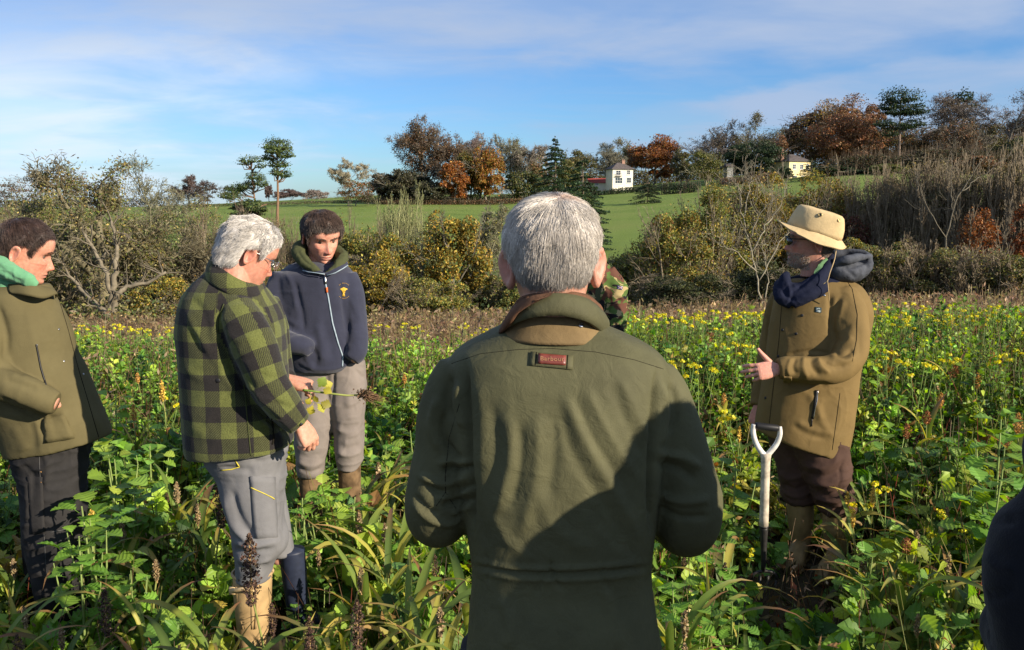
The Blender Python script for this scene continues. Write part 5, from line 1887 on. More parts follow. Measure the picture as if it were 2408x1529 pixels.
def head(M, skin=(.44, .225, .155), neck_to=(0, -.05, -.20), nose=1.0, jaw=1.0, cheek=1.0, neck_r=.060, mouth='flat', beard=None, chin=0.0, stub=None, seed=0, flare=28, ears=1.0):
    """returns (world co, faces, tint, local co)"""
    z = np.linspace(-.120, .1149, 76)
    f = np.interp(z, HZ, HF)
    b = np.interp(z, HZ, HB)
    w = np.interp(z, HZ, HW_)
    ker = np.array((1, 2, 3, 2, 1)) / 9.
    for a in (f, b, w):
        s = np.convolve(np.pad(a, 2, 'edge'), ker, 'valid')
        a[2:-6] = s[2:-6]
    w = np.where(z < -.03, w * (1 + (jaw - 1) * np.clip((-.03 - z) / .06, 0, 1)), w)
    f = f + chin * np.exp(-((z + .102) / .012) ** 2)
    n = 110
    t = np.arange(n) * 2 * pi / n
    V = []
    for i in range(len(z)):
        e = 2.25 if z[i] > -.03 else 2.1
        cx = np.sign(np.sin(t)) * np.abs(np.sin(t)) ** (2 / e)
        cy = np.sign(np.cos(t)) * np.abs(np.cos(t)) ** (2 / e)
        yc = .0
        y = np.where(cy > 0, yc + (f[i] - yc) * cy, yc + (b[i] + yc) * cy)
        V.append(np.stack([w[i] * cx, y, np.full(n, z[i])], 1))
    V = np.concatenate(V)
    x, y, zz = V[:, 0].copy(), V[:, 1].copy(), V[:, 2].copy()
    fr = np.clip(y / .06, 0, 1)
    pr = np.interp(zz, [-.060, -.054, -.048, -.041, -.034, -.022, -.010, 0.002, .014, .022], [0, .006, .017, .024, .022, .016, .011, .007, .003, 0]) * nose
    sx = np.interp(zz, [-.055, -.045, -.030, -.01, .02], [.0125, .012, .0095, .0075, .009])
    d = pr * np.exp(-(x / sx) ** 2)
    d += .006 * nose * np.exp(-((np.abs(x) - .0125) / .0055) ** 2 - ((zz + .044) / .007) ** 2)
    d -= .0115 * np.exp(-((np.abs(x) - .031) / .015) ** 2 - ((zz - .001) / .0105) ** 2)
    d += .0045 * np.exp(-((np.abs(x) - .030) / .020) ** 2 - ((zz - .021) / .007) ** 2)
    d += .0035 * np.exp(-((np.abs(x) - .031) / .011) ** 2 - ((zz - .000) / .005) ** 2)
    d += .0045 * cheek * np.exp(-((np.abs(x) - .045) / .017) ** 2 - ((zz + .030) / .014) ** 2)
    mz = -.073 + (.16 * (np.abs(x) / .03) ** 2 * .03 if mouth == 'smile' else 0)
    wm = np.exp(-(x / .021) ** 4)
    d += wm * (.0048 * np.exp(-((zz - mz - .0055) / .0045) ** 2) + .0055 * np.exp(-((zz - mz + .0065) / .005) ** 2) - .0045 * np.exp(-((zz - mz) / .0020) ** 2))
    d -= .004 * np.exp(-(x / .02) ** 2 - ((zz + .089) / .006) ** 2)
    d -= .0022 * np.exp(-((np.abs(x) - .030 - (-.05 - zz) * .35) / .004) ** 2) * np.exp(-((zz + .06) / .016) ** 2)
    V[:, 1] += d * fr
    i = np.arange(n)
    j = (i + 1) % n
    q = np.stack([j, i, i + n, j + n], 1)
    m = len(z)
    F = [(q[None] + (np.arange(m - 1) * n)[:, None, None]).reshape(-1, 4)]
    k = m * n
    V = np.concatenate([V, [[0, .02, -.121]], [[0, 0, .1155]]])
    F.append(np.concatenate([np.stack([i, j, np.full(n, k)], 1), np.stack([j + (m - 1) * n, i + (m - 1) * n, np.full(n, k + 1)], 1)]))
    fwd_ = M.to_3x3() @ Vector((0, 1, 0))
    fwd_.z = 0
    fwd_.normalize()
    wt_ = M.translation + fwd_ * neck_to[1] + Vector((0, 0, neck_to[2]))
    nt_ = np.array(M.inverted() @ wt_, float)
    nk = limb3([(0, -.028, .0, neck_r * .82), (0, -.030, -.06, neck_r * .95)] + [tuple(nt_ * .6 + np.array((0, -.012, -.03))) + (neck_r,), tuple(nt_) + (neck_r * 1.02,)], 5, 22)
    parts = [(V, F), nk, ear_mesh(1, flare=flare, s=ears), ear_mesh(-1, flare=flare, s=ears)]
    co, F2 = fuse(parts, .0021, 2, .45)
    x, y, zz = co.T
    g = lambda cx, cy, cz, s: np.exp(-(((np.abs(x) - cx) ** 2 + (y - cy) ** 2 + (zz - cz) ** 2) / s ** 2))
    red = .9 * g(0, .11, -.038, .018) + .55 * cheek * g(.045, .07, -.035, .024) + .55 * g(.085, -.03, -.012, .028) + .25
    red += .2 * fnoise(co * 60, seed, 2)
    lip = np.exp(-(x / .022) ** 4) * np.exp(-((zz + .073) / .009) ** 2) * (y > .07)
    S = np.array(skin)
    R_ = S * np.array((1.02, .72, .70))
    tint = S + (R_ - S) * np.clip(red, 0, 1)[:, None]
    tint = tint * (1 - .55 * lip[:, None]) + np.array((.33, .10, .085)) * .55 * lip[:, None]
    ml = np.exp(-(x / .022) ** 4) * np.exp(-((zz + .073) / .0018) ** 2) * (y > .07)
    tint *= (1 - .6 * ml)[:, None]
    eyl = np.exp(-((np.abs(x) - .031) / .012) ** 4) * np.exp(-((zz + .003) / .0022) ** 2) * (y > .05)
    tint *= (1 - .65 * eyl)[:, None]
    if beard is not None:
        bm = np.clip((-.045 - zz) / .015, 0, 1) * (y > -.015) * (zz > -.135) * (1 - lip) * np.clip((y + .015) / .03, 0, 1)
        bm = np.maximum(bm, np.exp(-(x / .025) ** 4) * np.exp(-((zz + .060) / .006) ** 2) * (y > .07))
        bm *= np.clip(.75 + .4 * fnoise(co * 220, 7, 2), 0, 1) * beard[3]
        tint = tint * (1 - bm[:, None]) + np.array(beard[:3]) * bm[:, None]
    return xf(M, co), F2, np.clip(tint, 0, 1), co


HL_T = [0, .35, .7, .95, 1.15, 1.28, 1.42, 1.55, 1.75, 1.95, 2.3, 2.7, 3.15]


def hair(M, loc, F, root, col, thick=.008, n=5000, length=.03, whorl=(0.0, -.06, .10), hl=None, r=.0009, lift=.25, seed=0, name='hair', wave=.0, mat=None, jit=.35, fringe=None, grow=(0, 0, 0), thin=None, order=1.0, origin=None, nape=1.0, sidefit=1.0):
    """a cap close to the skull plus thousands of single strands"""
    rng = np.random.default_rng(seed)
    hl = hl or [.070, .066, .060, .048, .020, -.022, -.012, .028, .022, -.030, -.066, -.078, -.080]
    x, y, z = loc.T
    th = np.abs(np.arctan2(x, y))
    line = np.interp(th, HL_T, hl) + .004 * vnoise(loc * 90, seed)
    ear = ((np.abs(x) > .0745) & (y < .02) & (y > -.06) & (z < .03)) | ((np.abs(x) > .060) & (y < .012) & (y > -.046) & (z < .024))
    mask = (z > line) & ~ear & (z > -.10)
    depth = np.clip((z - line) / .03, 0, 1)
    N_ = vnormals(loc, F)
    nz = 1 + .30 * fnoise(loc * np.array((45, 45, 45)), seed + 2, 2)
    off = thick * (.15 + .85 * depth ** .7) * nz * np.clip((z + .045) / .085, sidefit, 1)
    V = loc + N_ * off[:, None]
    mb = MB()
    base = np.array(col)
    fm = []
    for f in F:
        k = mask[f].all(1)
        fm.append(f[k])
    tt = base[None] * np.exp(.30 * fnoise(loc * np.array((140, 140, 60)), seed + 5, 2))[:, None]
    if thin is not None:
        c_, rad, tc_ = thin
        g = np.exp(-(((loc - np.array(c_)) ** 2).sum(1)) / rad ** 2)[:, None] * .8
        tt = tt * (1 - g) + np.array(tc_) * g
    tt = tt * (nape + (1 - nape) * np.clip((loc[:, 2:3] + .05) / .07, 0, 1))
    used = np.zeros(len(V), bool)
    for f in fm:
        used[f.ravel()] = True
    ix = np.cumsum(used) - 1
    mb.add(xf(M, V[used]), [ix[f] for f in fm], np.clip(tt[used], 0, 1))
    cand = np.where(mask)[0]
    s = rng.choice(cand, n)
    p = V[s] + rng.normal(size=(n, 3)) * .001
    nn = N_[s]
    wv = np.array(whorl)
    d = p - wv
    d += np.array(grow) * np.linalg.norm(d, axis=1, keepdims=True)
    d -= nn * (d * nn).sum(1, keepdims=True)
    d /= np.maximum(np.linalg.norm(d, axis=1, keepdims=True), 1e-5)
    clump = np.stack([vnoise(p * 55, seed + q) for q in (1, 2, 3)], 1)
    d = d + clump * (.45 / order) + rng.normal(size=(n, 3)) * .14 / order + nn * lift
    d /= np.linalg.norm(d, axis=1, keepdims=True)
    Ls = length * rng.uniform(.55, 1.15, n) * (.45 + .55 * depth[s])
    if fringe is not None:
        fm_ = (loc[s][:, 1] > .05) & (np.abs(loc[s][:, 0]) < .07)
        Ls = np.where(fm_, Ls * fringe, Ls)
    K = 4
    pts = [p]
    g = np.array(M.inverted().to_3x3() @ Vector((0, 0, -1)))
    g /= np.linalg.norm(g)
    for k in range(K):
        pts.append(pts[-1] + d * (Ls / K)[:, None])
        d = d + g * .10 - nn * .16 * lift + (clump[:, [1, 2, 0]] * wave * (-1) ** k)
        d /= np.linalg.norm(d, axis=1, keepdims=True)
    sc_ = np.linspace(1, .35, K + 1)
    cl = base[None] * np.exp(rng.normal(size=(n, 1)) * jit) * np.exp(.25 * vnoise(p * 60, seed + 9))[:, None]
    if thin is not None:
        gg = np.exp(-(((p - np.array(thin[0])) ** 2).sum(1)) / (thin[1] * .8) ** 2)[:, None] * .6
        cl = cl * (1 - gg) + np.array(thin[2]) * gg
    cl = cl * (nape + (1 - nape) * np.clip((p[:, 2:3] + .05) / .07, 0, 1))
    for k in range(K):
        v, f = tubes(pts[k], pts[k + 1], np.full(n, r * sc_[k]), np.full(n, r * sc_[k + 1]), 3)
        mb.add(xf(M, v), f, np.clip(np.repeat(cl, 6, 0), 0, 1))
    o = np.zeros(3) if origin is None else origin
    for i in range(len(mb.v)):
        mb.v[i] = mb.v[i] - np.asarray(o, np.float32)
    return mb.build(name, mat, root)


# ---- hand
def hand(origin, Yd, Zd, Xd, curl=((20, 25, 15),) * 4, spread=4, thumb=((.75, .62, -.15), 10, 10), s=1.0):
    """wrist at origin, fingers along Yd, back of the hand towards Zd, thumb side Xd"""
    Yd = np.array(Yd, float)
    Yd /= np.linalg.norm(Yd)
    Zd = np.array(Zd, float)
    Zd -= Yd * Zd.dot(Yd)
    Zd /= np.linalg.norm(Zd)
    X = np.cross(Yd, Zd)
    if X.dot(np.array(Xd)) < 0:
        X = -X
    parts = []
    rings = [((0, -.04, 0), (.026, 0, 0), (0, 0, .020), 2.2), ((0, 0, 0), (.028, 0, 0), (0, 0, .019), 2.3), ((.001, .03, -.001), (.036, 0, 0), (0, 0, .0185), 2.6),
             ((.001, .06, 0), (.041, 0, 0), (0, 0, .0165), 2.7), ((0, .086, .001), (.040, 0, 0), (0, 0, .0135), 2.7), ((0, .096, .001), (.036, 0, 0), (0, 0, .010), 2.4)]
    parts.append(loft(rings, 20))
    bx = [.0300, .0105, -.0095, -.0285]
    by = [.088, .092, .089, .080]
    ln = [.074, .083, .077, .061]
    rr = [.0092, .0095, .0090, .0080]
    for i in range(4):
        sp_ = radians((1.5 - i) * spread)
        d2 = np.array((sin(sp_), cos(sp_)))
        p = np.array((bx[i] * .93, by[i] - .02, 0.0))
        pts = [tuple(p) + (rr[i] * 1.05,), (bx[i], by[i], .0015, rr[i] * 1.12)]
        a = 0
        q = np.array((bx[i], by[i], .001))
        for k, fr in enumerate((.46, .30, .24)):
            a += radians(curl[i][k])
            L = ln[i] * fr
            step = np.array((d2[0] * cos(a), d2[1] * cos(a), -sin(a)))
            q1 = q + step * L * .5
            q = q + step * L
            pts.append(tuple(q1) + (rr[i] * (.97 - .07 * k),))
            pts.append(tuple(q) + (rr[i] * (1.0 - .11 * k) * (1.0 if k < 2 else .72),))
        parts.append(limb3(pts, 3, 12))
    d = np.array(thumb[0], float)
    d /= np.linalg.norm(d)
    q = np.array((.022, .018, -.004))
    pts = [tuple(q) + (.0135,)]
    for k, L in enumerate((.040, .034, .028)):
        q = q + d * L
        pts.append(tuple(q) + ((.0132, .0105, .0075)[k],))
        an = radians(thumb[1 + min(k, 1)])
        d = d * cos(an) + np.array((-.5, .6, -.35)) * sin(an)
        d /= np.linalg.norm(d)
    parts.append(limb3(pts, 4, 12))
    co, F = fuse(parts, .0019, 2, .5)
    x, y, z = co.T
    kn = np.exp(-((y - .09) / .008) ** 2) * (z > 0)
    R = np.stack([X, Yd, Zd], 1)
    return (co * s) @ R.T + np.asarray(origin), F, kn


M_SKIN = None
def skin_mat():
    m, T, b = new_mat('skin')
    at = T.nodes.new('ShaderNodeAttribute')
    at.attribute_name = 'tint'
    tcn = T.nodes.new('ShaderNodeTexCoord')
    nz = T.nodes.new('ShaderNodeTexNoise')
    nz.inputs['Scale'].default_value = 90
    nz.inputs['Detail'].default_value = 6
    T.links.new(tcn.outputs['Object'], nz.inputs['Vector'])
    mul = T.nodes.new('ShaderNodeMixRGB')
    mul.blend_type = 'MULTIPLY'
    mul.inputs[0].default_value = 1
    T.links.new(at.outputs['Color'], mul.inputs[1])
    T.links.new(ramp_in(nz.outputs[0], .3, .7, T, False, .86, 1.12), mul.inputs[2])
    T.links.new(mul.outputs[0], b.inputs['Base Color'])
    b.inputs['Roughness'].default_value = .48
    b.inputs['Specular IOR Level'].default_value = .35
    b.inputs['Subsurface Weight'].default_value = .18
    b.inputs['Subsurface Radius'].default_value = (.012, .004, .002)
    b.inputs['Subsurface Scale'].default_value = 1.0
    bp = T.nodes.new('ShaderNodeBump')
    bp.inputs['Distance'].default_value = .0008
    bp.inputs['Strength'].default_value = .6
    T.links.new(nz.outputs[0], bp.inputs['Height'])
    T.links.new(bp.outputs[0], b.inputs['Normal'])
    return m


M_SKIN = skin_mat()
M_HAIR = tint_mat('hair', .45, .15, 200, spec=.45)


def cloth(name, col, noise=.14, nscale=14, weave=900, bump=.0006, rough=.9, sheen=.0, coarse=.004, cscale=28, spec=.12):
    """woven cloth: soft colour drift, fine weave and small wrinkles"""
    m, T, b = new_mat(name)
    tcn = T.nodes.new('ShaderNodeTexCoord')
    n1 = T.nodes.new('ShaderNodeTexNoise')
    n1.inputs['Scale'].default_value = nscale
    n1.inputs['Detail'].default_value = 8
    n1.inputs['Roughness'].default_value = .65
    T.links.new(tcn.outputs['Object'], n1.inputs['Vector'])
    r = T.nodes.new('ShaderNodeMixRGB')
    r.inputs[1].default_value = tuple(c * (1 - noise) for c in col) + (1,)
    r.inputs[2].default_value = tuple(c * (1 + noise) for c in col) + (1,)
    T.links.new(ramp_in(n1.outputs[0], .3, .7, T), r.inputs[0])
    T.links.new(r.outputs[0], b.inputs['Base Color'])
    b.inputs['Roughness'].default_value = rough
    b.inputs['Specular IOR Level'].default_value = spec
    if sheen:
        b.inputs['Sheen Weight'].default_value = sheen
    n2 = T.nodes.new('ShaderNodeTexNoise')
    n2.inputs['Scale'].default_value = weave
    n2.inputs['Detail'].default_value = 2
    n3 = T.nodes.new('ShaderNodeTexNoise')
    n3.inputs['Scale'].default_value = cscale
    n3.inputs['Detail'].default_value = 3
    n3.inputs['Distortion'].default_value = 1.2
    for q in (n2, n3):
        T.links.new(tcn.outputs['Object'], q.inputs['Vector'])
    b1 = T.nodes.new('ShaderNodeBump')
    b1.inputs['Distance'].default_value = coarse
    b1.inputs['Strength'].default_value = .55
    T.links.new(n3.outputs[0], b1.inputs['Height'])
    b2 = T.nodes.new('ShaderNodeBump')
    b2.inputs['Distance'].default_value = bump
    b2.inputs['Strength'].default_value = .6
    T.links.new(n2.outputs[0], b2.inputs['Height'])
    T.links.new(b1.outputs[0], b2.inputs['Normal'])
    T.links.new(b2.outputs[0], b.inputs['Normal'])
    return m


def boot_mesh(top, ankle, foot_dir, r=(.068, .062, .05), L=.27, sole_z=0.0):
    """rubber boot: shaft from top (world) to ankle, foot along foot_dir"""
    top = np.array(top, float)
    ankle = np.array(ankle, float)
    fd = np.array(foot_dir, float)
    fd[2] = 0
    fd /= np.linalg.norm(fd)
    sd_ = np.array((-fd[1], fd[0], 0))
    g = sole_z
    rows = []
    for t, rr in ((0, r[0]), (.03, r[0] * 1.01), (.35, r[0] * .97), (.7, r[1]), (1.0, r[2])):
        c = top * (1 - t) + ankle * t
        rows.append((c, fd * rr, sd_ * rr * .93, 2.1))
    shaft = loft(rows + [(np.array((ankle[0], ankle[1], g + .03)), fd * r[2], sd_ * r[2] * .9, 2.2)], 24)
    foot = []
    a0 = np.array((ankle[0], ankle[1], 0)) - fd * .065
    for t, w, h in ((0, .012, .03), (.05, .034, .075), (.2, .040, .10), (.38, .042, .115), (.55, .047, .09), (.75, .052, .068), (.9, .044, .055), (1.0, .016, .03)):
        c = a0 + fd * L * t
        foot.append((np.array((c[0], c[1], g + h / 2 + .012)), sd_ * w, np.array((0, 0, h / 2 + .002)), 2.6))
    return [shaft, loft(foot, 22)]


def sole_mesh(ankle, foot_dir, L=.285, g=0.0):
    fd = np.array(foot_dir, float)
    fd[2] = 0
    fd /= np.linalg.norm(fd)
    sd_ = np.array((-fd[1], fd[0], 0))
    a0 = np.array((ankle[0], ankle[1], 0)) - fd * .07
    rows = []
    for t, w in ((0, .014), (.04, .034), (.2, .044), (.45, .040), (.7, .055), (.88, .048), (1.0, .016)):
        c = a0 + fd * L * t
        rows.append((np.array((c[0], c[1], g + .012)), sd_ * w, np.array((0, 0, .011)), 4))
    return loft(rows, 20)


def inner(m, torso, arms, legs_, tint, k=.52):
    """plain limbs inside the clothes so the body is one figure from head to feet"""
    def cen(rows, b=.5):
        o = []
        for r in rows:
            if len(r) == 5:
                v, a, c, y, d = r
                r = (a, v, c, v, y, d)
            L, Q = P(r[0], r[1], r[4]), P(r[2], r[3], r[4])
            o.append(tuple((L + Q) / 2) + (min(np.linalg.norm(Q - L) / 2, r[5]) * b,))
        return o
    m.skin(*limb3(cen(torso[1:-1]), 3, 12), tint)
    for a in arms:
        m.skin(*limb3([tuple(P(u, v, y)) + (r * k,) for u, v, y, r in a], 3, 10), tint)
    for l in legs_:
        c = cen(l, .5)
        e = c[-1]
        m.skin(*limb3(c + [(e[0], e[1], e[2] - .04, .03)], 3, 10), tint)


def add_many(mb, parts, tint):
    for v, f in parts:
        mb.add(v, f, tint)
# ------------------------------------------------------------------ people
GP = 'men standing in a ring in the field'


class Man:
    def __init__(s, foot, label):
        s.loc = np.array((foot[0], foot[1], 0.0))
        s.root = empty('person', s.loc, label, 'person', GP)
        s.body = MB()

    def skin(s, co, F, tint):
        s.body.add(co - s.loc, F, tint)

    def part(s, name, co, F, mat, parent=None, tint=(1, 1, 1), smooth=True):
        return mesh_part(name, co, F, mat, parent or s.root, tint, s.loc, smooth)

    def parts(s, name, lst, mat, parent=None, tint=(1, 1, 1)):
        mb = MB()
        for it in lst:
            if it is not None:
                mb.add(it[0] - s.loc, it[1], tint)
        return mb.build(name, mat, parent or s.root)

    def done(s):
        b = s.body.build('body', M_SKIN, s.root)
        return b


M_BLACK = simple_mat('black_rubber', (.012, .012, .013), .5, .4)
M_METAL = simple_mat('metal', (.55, .55, .56), .3, .5, 1.0, noise=.05)
M_BRASS = simple_mat('brass_eyelet', (.35, .27, .12), .35, .5, 1.0, noise=.05)
M_THREAD = simple_mat('dark_thread', (.018, .016, .011), .95, .05)
M_BOOT = simple_mat('tan_rubber_boot', (.36, .245, .115), .6, .3, noise=.22, nscale=14, bump=.002, bscale=30)
M_BOOTG = simple_mat('olive_rubber_boot', (.22, .15, .065), .6, .3, noise=.25, nscale=14, bump=.002, bscale=30)
M_BOOTM = simple_mat('muddy_boot', (.13, .085, .045), .9, .1, noise=.45, nscale=18, bump=.004, bscale=40)

# ================= 1. grey haired man in the foreground, seen from behind
C_OLIVE = (.080, .078, .039)
M_WAX = cloth('olive_wax_cotton', C_OLIVE, .17, 7, 420, .0007, .75, coarse=.005, cscale=26, spec=.2)
M_CORD = cloth('brown_corduroy', (.115, .060, .035), .2, 30, 700, .0008, .9)
M_TAN = cloth('brown_collar_band', (.165, .115, .055), .12, 30, 600, .0006, .85)
Y0 = 1.62
fm = Man((0.08, 1.66), 'grey haired man in an olive coat with a leather back patch, seen from behind')
TR1 = [(742, 1205, 1400, Y0, .07), (765, 1180, 1424, Y0, .085), (785, 1142, 1470, Y0, .10), (803, 1105, 1512, Y0, .115), (824, 1072, 1545, Y0, .13), (850, 1056, 1566, Y0, .14),
             (900, 1052, 1572, Y0, .15), (980, 1056, 1568, Y0, .155), (1080, 1066, 1556, Y0, .155), (1180, 1086, 1545, Y0, .15), (1270, 1102, 1534, Y0, .145), (1340, 1110, 1529, Y0, .138),
             (1420, 1106, 1538, Y0, .15), (1529, 1098, 1556, Y0, .16), (1640, 1086, 1572, Y0, .168), (1850, 1078, 1586, Y0, .17)]
torso = sil(TR1, e=2.5, n=48)
AL1 = [(1092, 872, Y0, .052), (1066, 920, Y0, .055), (1047, 985, Y0, .056), (1042, 1050, Y0, .056), (1033, 1120, Y0, .060), (1026, 1185, Y0, .063), (1030, 1216, Y0 + .02, .061), (1052, 1212, Y0 + .10, .055), (1085, 1195, Y0 + .20, .048), (1115, 1182, Y0 + .28, .042)]
armL = limb(AL1, n=28)
AR1 = [(1526, 885, Y0, .054), (1553, 935, Y0, .058), (1578, 1000, Y0, .058), (1597, 1070, Y0, .060), (1613, 1140, Y0, .064), (1621, 1200, Y0, .066), (1614, 1236, Y0 + .02, .062), (1590, 1232, Y0 + .10, .055), (1545, 1210, Y0 + .20, .048), (1505, 1195, Y0 + .28, .042)]
armR = limb(AR1, n=28)
co, F = fuse([torso, armL, armR], .0052, 22)
FL = [
    # seams between sleeves and back
    ([(1092, 850), (1096, 950), (1100, 1060), (1106, 1180), (1108, 1255)], 8, -.016), ([(1548, 870), (1540, 960), (1533, 1060), (1530, 1160), (1535, 1250)], 8, -.016),
    # drapes on the back
    ([(1128, 900), (1135, 1000), (1128, 1110)], 16, 0.0037), ([(1160, 950), (1165, 1060), (1140, 1180)], 12, -0.0031), ([(1195, 970), (1200, 1080), (1165, 1215)], 15, 0.0050),
    ([(1222, 990), (1225, 1090), (1200, 1200)], 11, -0.0037), ([(1262, 970), (1262, 1110), (1225, 1260)], 18, 0.0050), ([(1300, 960), (1305, 1060), (1290, 1180)], 14, -0.0037),
    ([(1330, 930), (1370, 1030), (1440, 1150), (1510, 1270)], 16, 0.0050), ([(1310, 940), (1345, 1060), (1420, 1190), (1490, 1290)], 14, -0.0037), ([(1375, 910), (1425, 1010), (1500, 1130)], 12, 0.0037), ([(1350, 930), (1400, 1040), (1470, 1150)], 11, -0.0037),
    ([(1440, 900), (1470, 990), (1520, 1090)], 11, -0.0031), ([(1455, 890), (1490, 960), (1530, 1040)], 10, 0.0031), ([(1270, 1150), (1300, 1240), (1400, 1300)], 18, 0.0037), ([(1150, 1200), (1200, 1280), (1260, 1320)], 15, 0.0031),
    ([(1380, 1180), (1440, 1260), (1500, 1310)], 14, -0.0031), ([(1112, 1120), (1125, 1200), (1150, 1290)], 11, -0.0031),
    # waist cord
    ([(1112, 1330), (1200, 1346), (1300, 1352), (1400, 1347), (1530, 1334)], 5, -.008), ([(1112, 1318), (1200, 1334), (1300, 1338), (1400, 1334), (1528, 1322)], 6, .005), ([(1118, 1345), (1220, 1362), (1320, 1366), (1420, 1360), (1525, 1350)], 6, .004),
    ([(1294, 1320), (1300, 1350), (1322, 1390)], 6, -.007), ([(1286, 1345), (1270, 1375), (1262, 1400)], 6, -.004), ([(1145, 1300), (1150, 1340), (1146, 1370)], 5, -.004), ([(1415, 1330), (1420, 1362), (1440, 1390)], 6, -.004),
    ([(1180, 1400), (1200, 1470), (1195, 1529)], 16, .006), ([(1420, 1380), (1440, 1450), (1450, 1529)], 15, .005),
    # left sleeve
    ([(1060, 880), (1050, 940), (1072, 990)], 8, -0.0090), ([(1080, 900), (1075, 960), (1090, 1010)], 7, 0.0090), ([(1030, 930), (1012, 1000), (1030, 1060)], 8, 0.0075), ([(1048, 960), (1040, 1010), (1055, 1050), (1090, 1090)], 7, -0.0090),
    ([(1030, 1090), (1065, 1082), (1105, 1092)], 6, 0.0090), ([(1040, 1105), (1070, 1104), (1104, 1101)], 5, -0.0150), ([(985, 1118), (1040, 1138), (1104, 1122)], 8, 0.0090), ([(1000, 1140), (1050, 1162), (1106, 1144)], 6, -0.0105),
    ([(1030, 1172), (1070, 1158), (1106, 1158)], 7, 0.0105), ([(1040, 1190), (1075, 1180), (1104, 1178)], 5, -0.0120), ([(968, 1180), (1010, 1222), (1060, 1232), (1100, 1205)], 7, 0.0075), ([(975, 1165), (1000, 1195), (1030, 1208)], 6, -0.0075), ([(1060, 1208), (1085, 1198), (1104, 1196)], 5, 0.0090),
    # right sleeve
    ([(1575, 900), (1590, 960), (1572, 1020)], 9, -0.0075), ([(1560, 900), (1566, 980), (1556, 1050)], 8, 0.0075), ([(1545, 1090), (1590, 1100), (1640, 1130)], 10, -0.0090), ([(1545, 1065), (1600, 1075), (1650, 1100)], 9, 0.0090), ([(1545, 1160), (1600, 1180), (1670, 1175)], 10, 0.0090), ([(1545, 1190), (1600, 1215), (1670, 1215)], 8, -0.0075),
]
co = folds(co, F, FL, noise_amp=.0022, noise_scale=(7, 7, 3), seed=3)
jk = fm.part('coat', co, F, M_WAX)
sf = Surf(co, F)
# yoke seam, sleeve seams, elbow darts
sm = [sf.seam(q, .0008, -.0003) for q in ([(1062, 855), (1130, 832), (1220, 822), (1300, 820), (1400, 828), (1490, 846), (1560, 868)], [(1080, 950), (1056, 1030), (1047, 1120), (1048, 1158)], [(1048, 1158), (1072, 1196)], [(1048, 1158), (1026, 1190)])]
for q in sm:
    fm.parts('seam', [q], M_THREAD, jk)
# hanging strap with leather patch and the word on it
strap_ = sf.patch([(1248, 829), (1348, 838), (1346, 870), (1245, 860)], .0035)
sp_o = fm.parts('strap_panel', [strap_], M_WAX, jk)
for q in ([(1262, 831), (1259, 861)], [(1335, 838), (1333, 868)]):
    fm.parts('strap_stitch', [sf.seam(q, .0009, .0036)], M_THREAD, sp_o)
M_LEATH = simple_mat('red_brown_leather', (.17, .042, .030), .4, .45, noise=.2, nscale=60, bump=.001, bscale=90)
lp_ = sf.patch([(1266, 836), (1331, 841), (1330, 861), (1265, 857)], .0042, .0035)
lpo = fm.parts('leather_patch', [lp_], M_LEATH, sp_o)
pc, pn = sf.hit(1298, 849)
cu = bpy.data.curves.new('patch_word', 'FONT')
cu.body = 'Barbour'
cu.size = .0118
cu.align_x = 'CENTER'
cu.align_y = 'CENTER'
cu.extrude = .0004
cu.offset = .0002
cu.space_character = 1.08
to_ = bpy.data.objects.new('patch_word', cu)
COL.objects.link(to_)
dgx = bpy.context.evaluated_depsgraph_get()
tm = bpy.data.meshes.new_from_object(to_.evaluated_get(dgx))
bpy.data.objects.remove(to_)
tm.materials.append(simple_mat('stamped_gold', (.30, .14, .07), .5, .4))
wo_ = bpy.data.objects.new('patch_word', tm)
COL.objects.link(wo_)
zz_ = Vector([float(q) for q in pn]).normalized()
xx_ = Vector((1, 0, -.05)).cross(Vector((0, 0, 0))) if False else (Vector((1, 0, -.055)) - zz_ * Vector((1, 0, -.055)).dot(zz_)).normalized()
yy_ = zz_.cross(xx_)
wo_.matrix_basis = Matrix.Translation(Vector([float(q) for q in (pc + np.array(zz_) * .0083 - fm.loc)])) @ Matrix((xx_, yy_, zz_)).transposed().to_4x4()
wo_.parent = lpo
# collar
band = sil([(1166, 786, 1434, 792, Y0, .112), (1180, 766, 1424, 774, Y0, .106), (1190, 746, 1416, 754, Y0, .098), (1202, 728, 1406, 735, Y0, .09)], k=3, n=40)
fm.parts('collar_band', [band], M_TAN, jk)


def collar_strip(top, bot, th=.006, k=6):
    """upright bent strip: top and bottom rows of (u, v, Y)"""
    A = np.array([P(*q) for q in spl(top, k)])
    B = np.array([P(*q) for q in spl(bot, k)])
    m = len(A)
    R = 5
    V = []
    for lay in (0, 1):
        for j in range(R):
            f = j / (R - 1)
            q = A * (1 - f) + B * f
            cen = (A.mean(0) + B.mean(0)) / 2
            d = q - cen
            d[:, 2] = 0
            d /= np.maximum(np.linalg.norm(d, axis=1, keepdims=True), 1e-6)
            q = q + d * (.007 * sin(pi * f)) - d * th * lay
            V.append(q)
    V = np.concatenate(V)
    F = []
    for i in range(m - 1):
        for j in range(R - 1):
            a = j * m + i
            F += [(a, a + 1, a + m + 1, a + m), (a + R * m, a + R * m + m, a + R * m + m + 1, a + R * m + 1)]
        a = i
        F.append((a, a + R * m, a + R * m + 1, a + 1))
        a = (R - 1) * m + i
        F.append((a, a + 1, a + R * m + 1, a + R * m))
    for i in (0, m - 1):
        for j in range(R - 1):
            a = j * m + i
            F.append((a, a + m, a + m + R * m, a + R * m))
    return V, np.array(F)


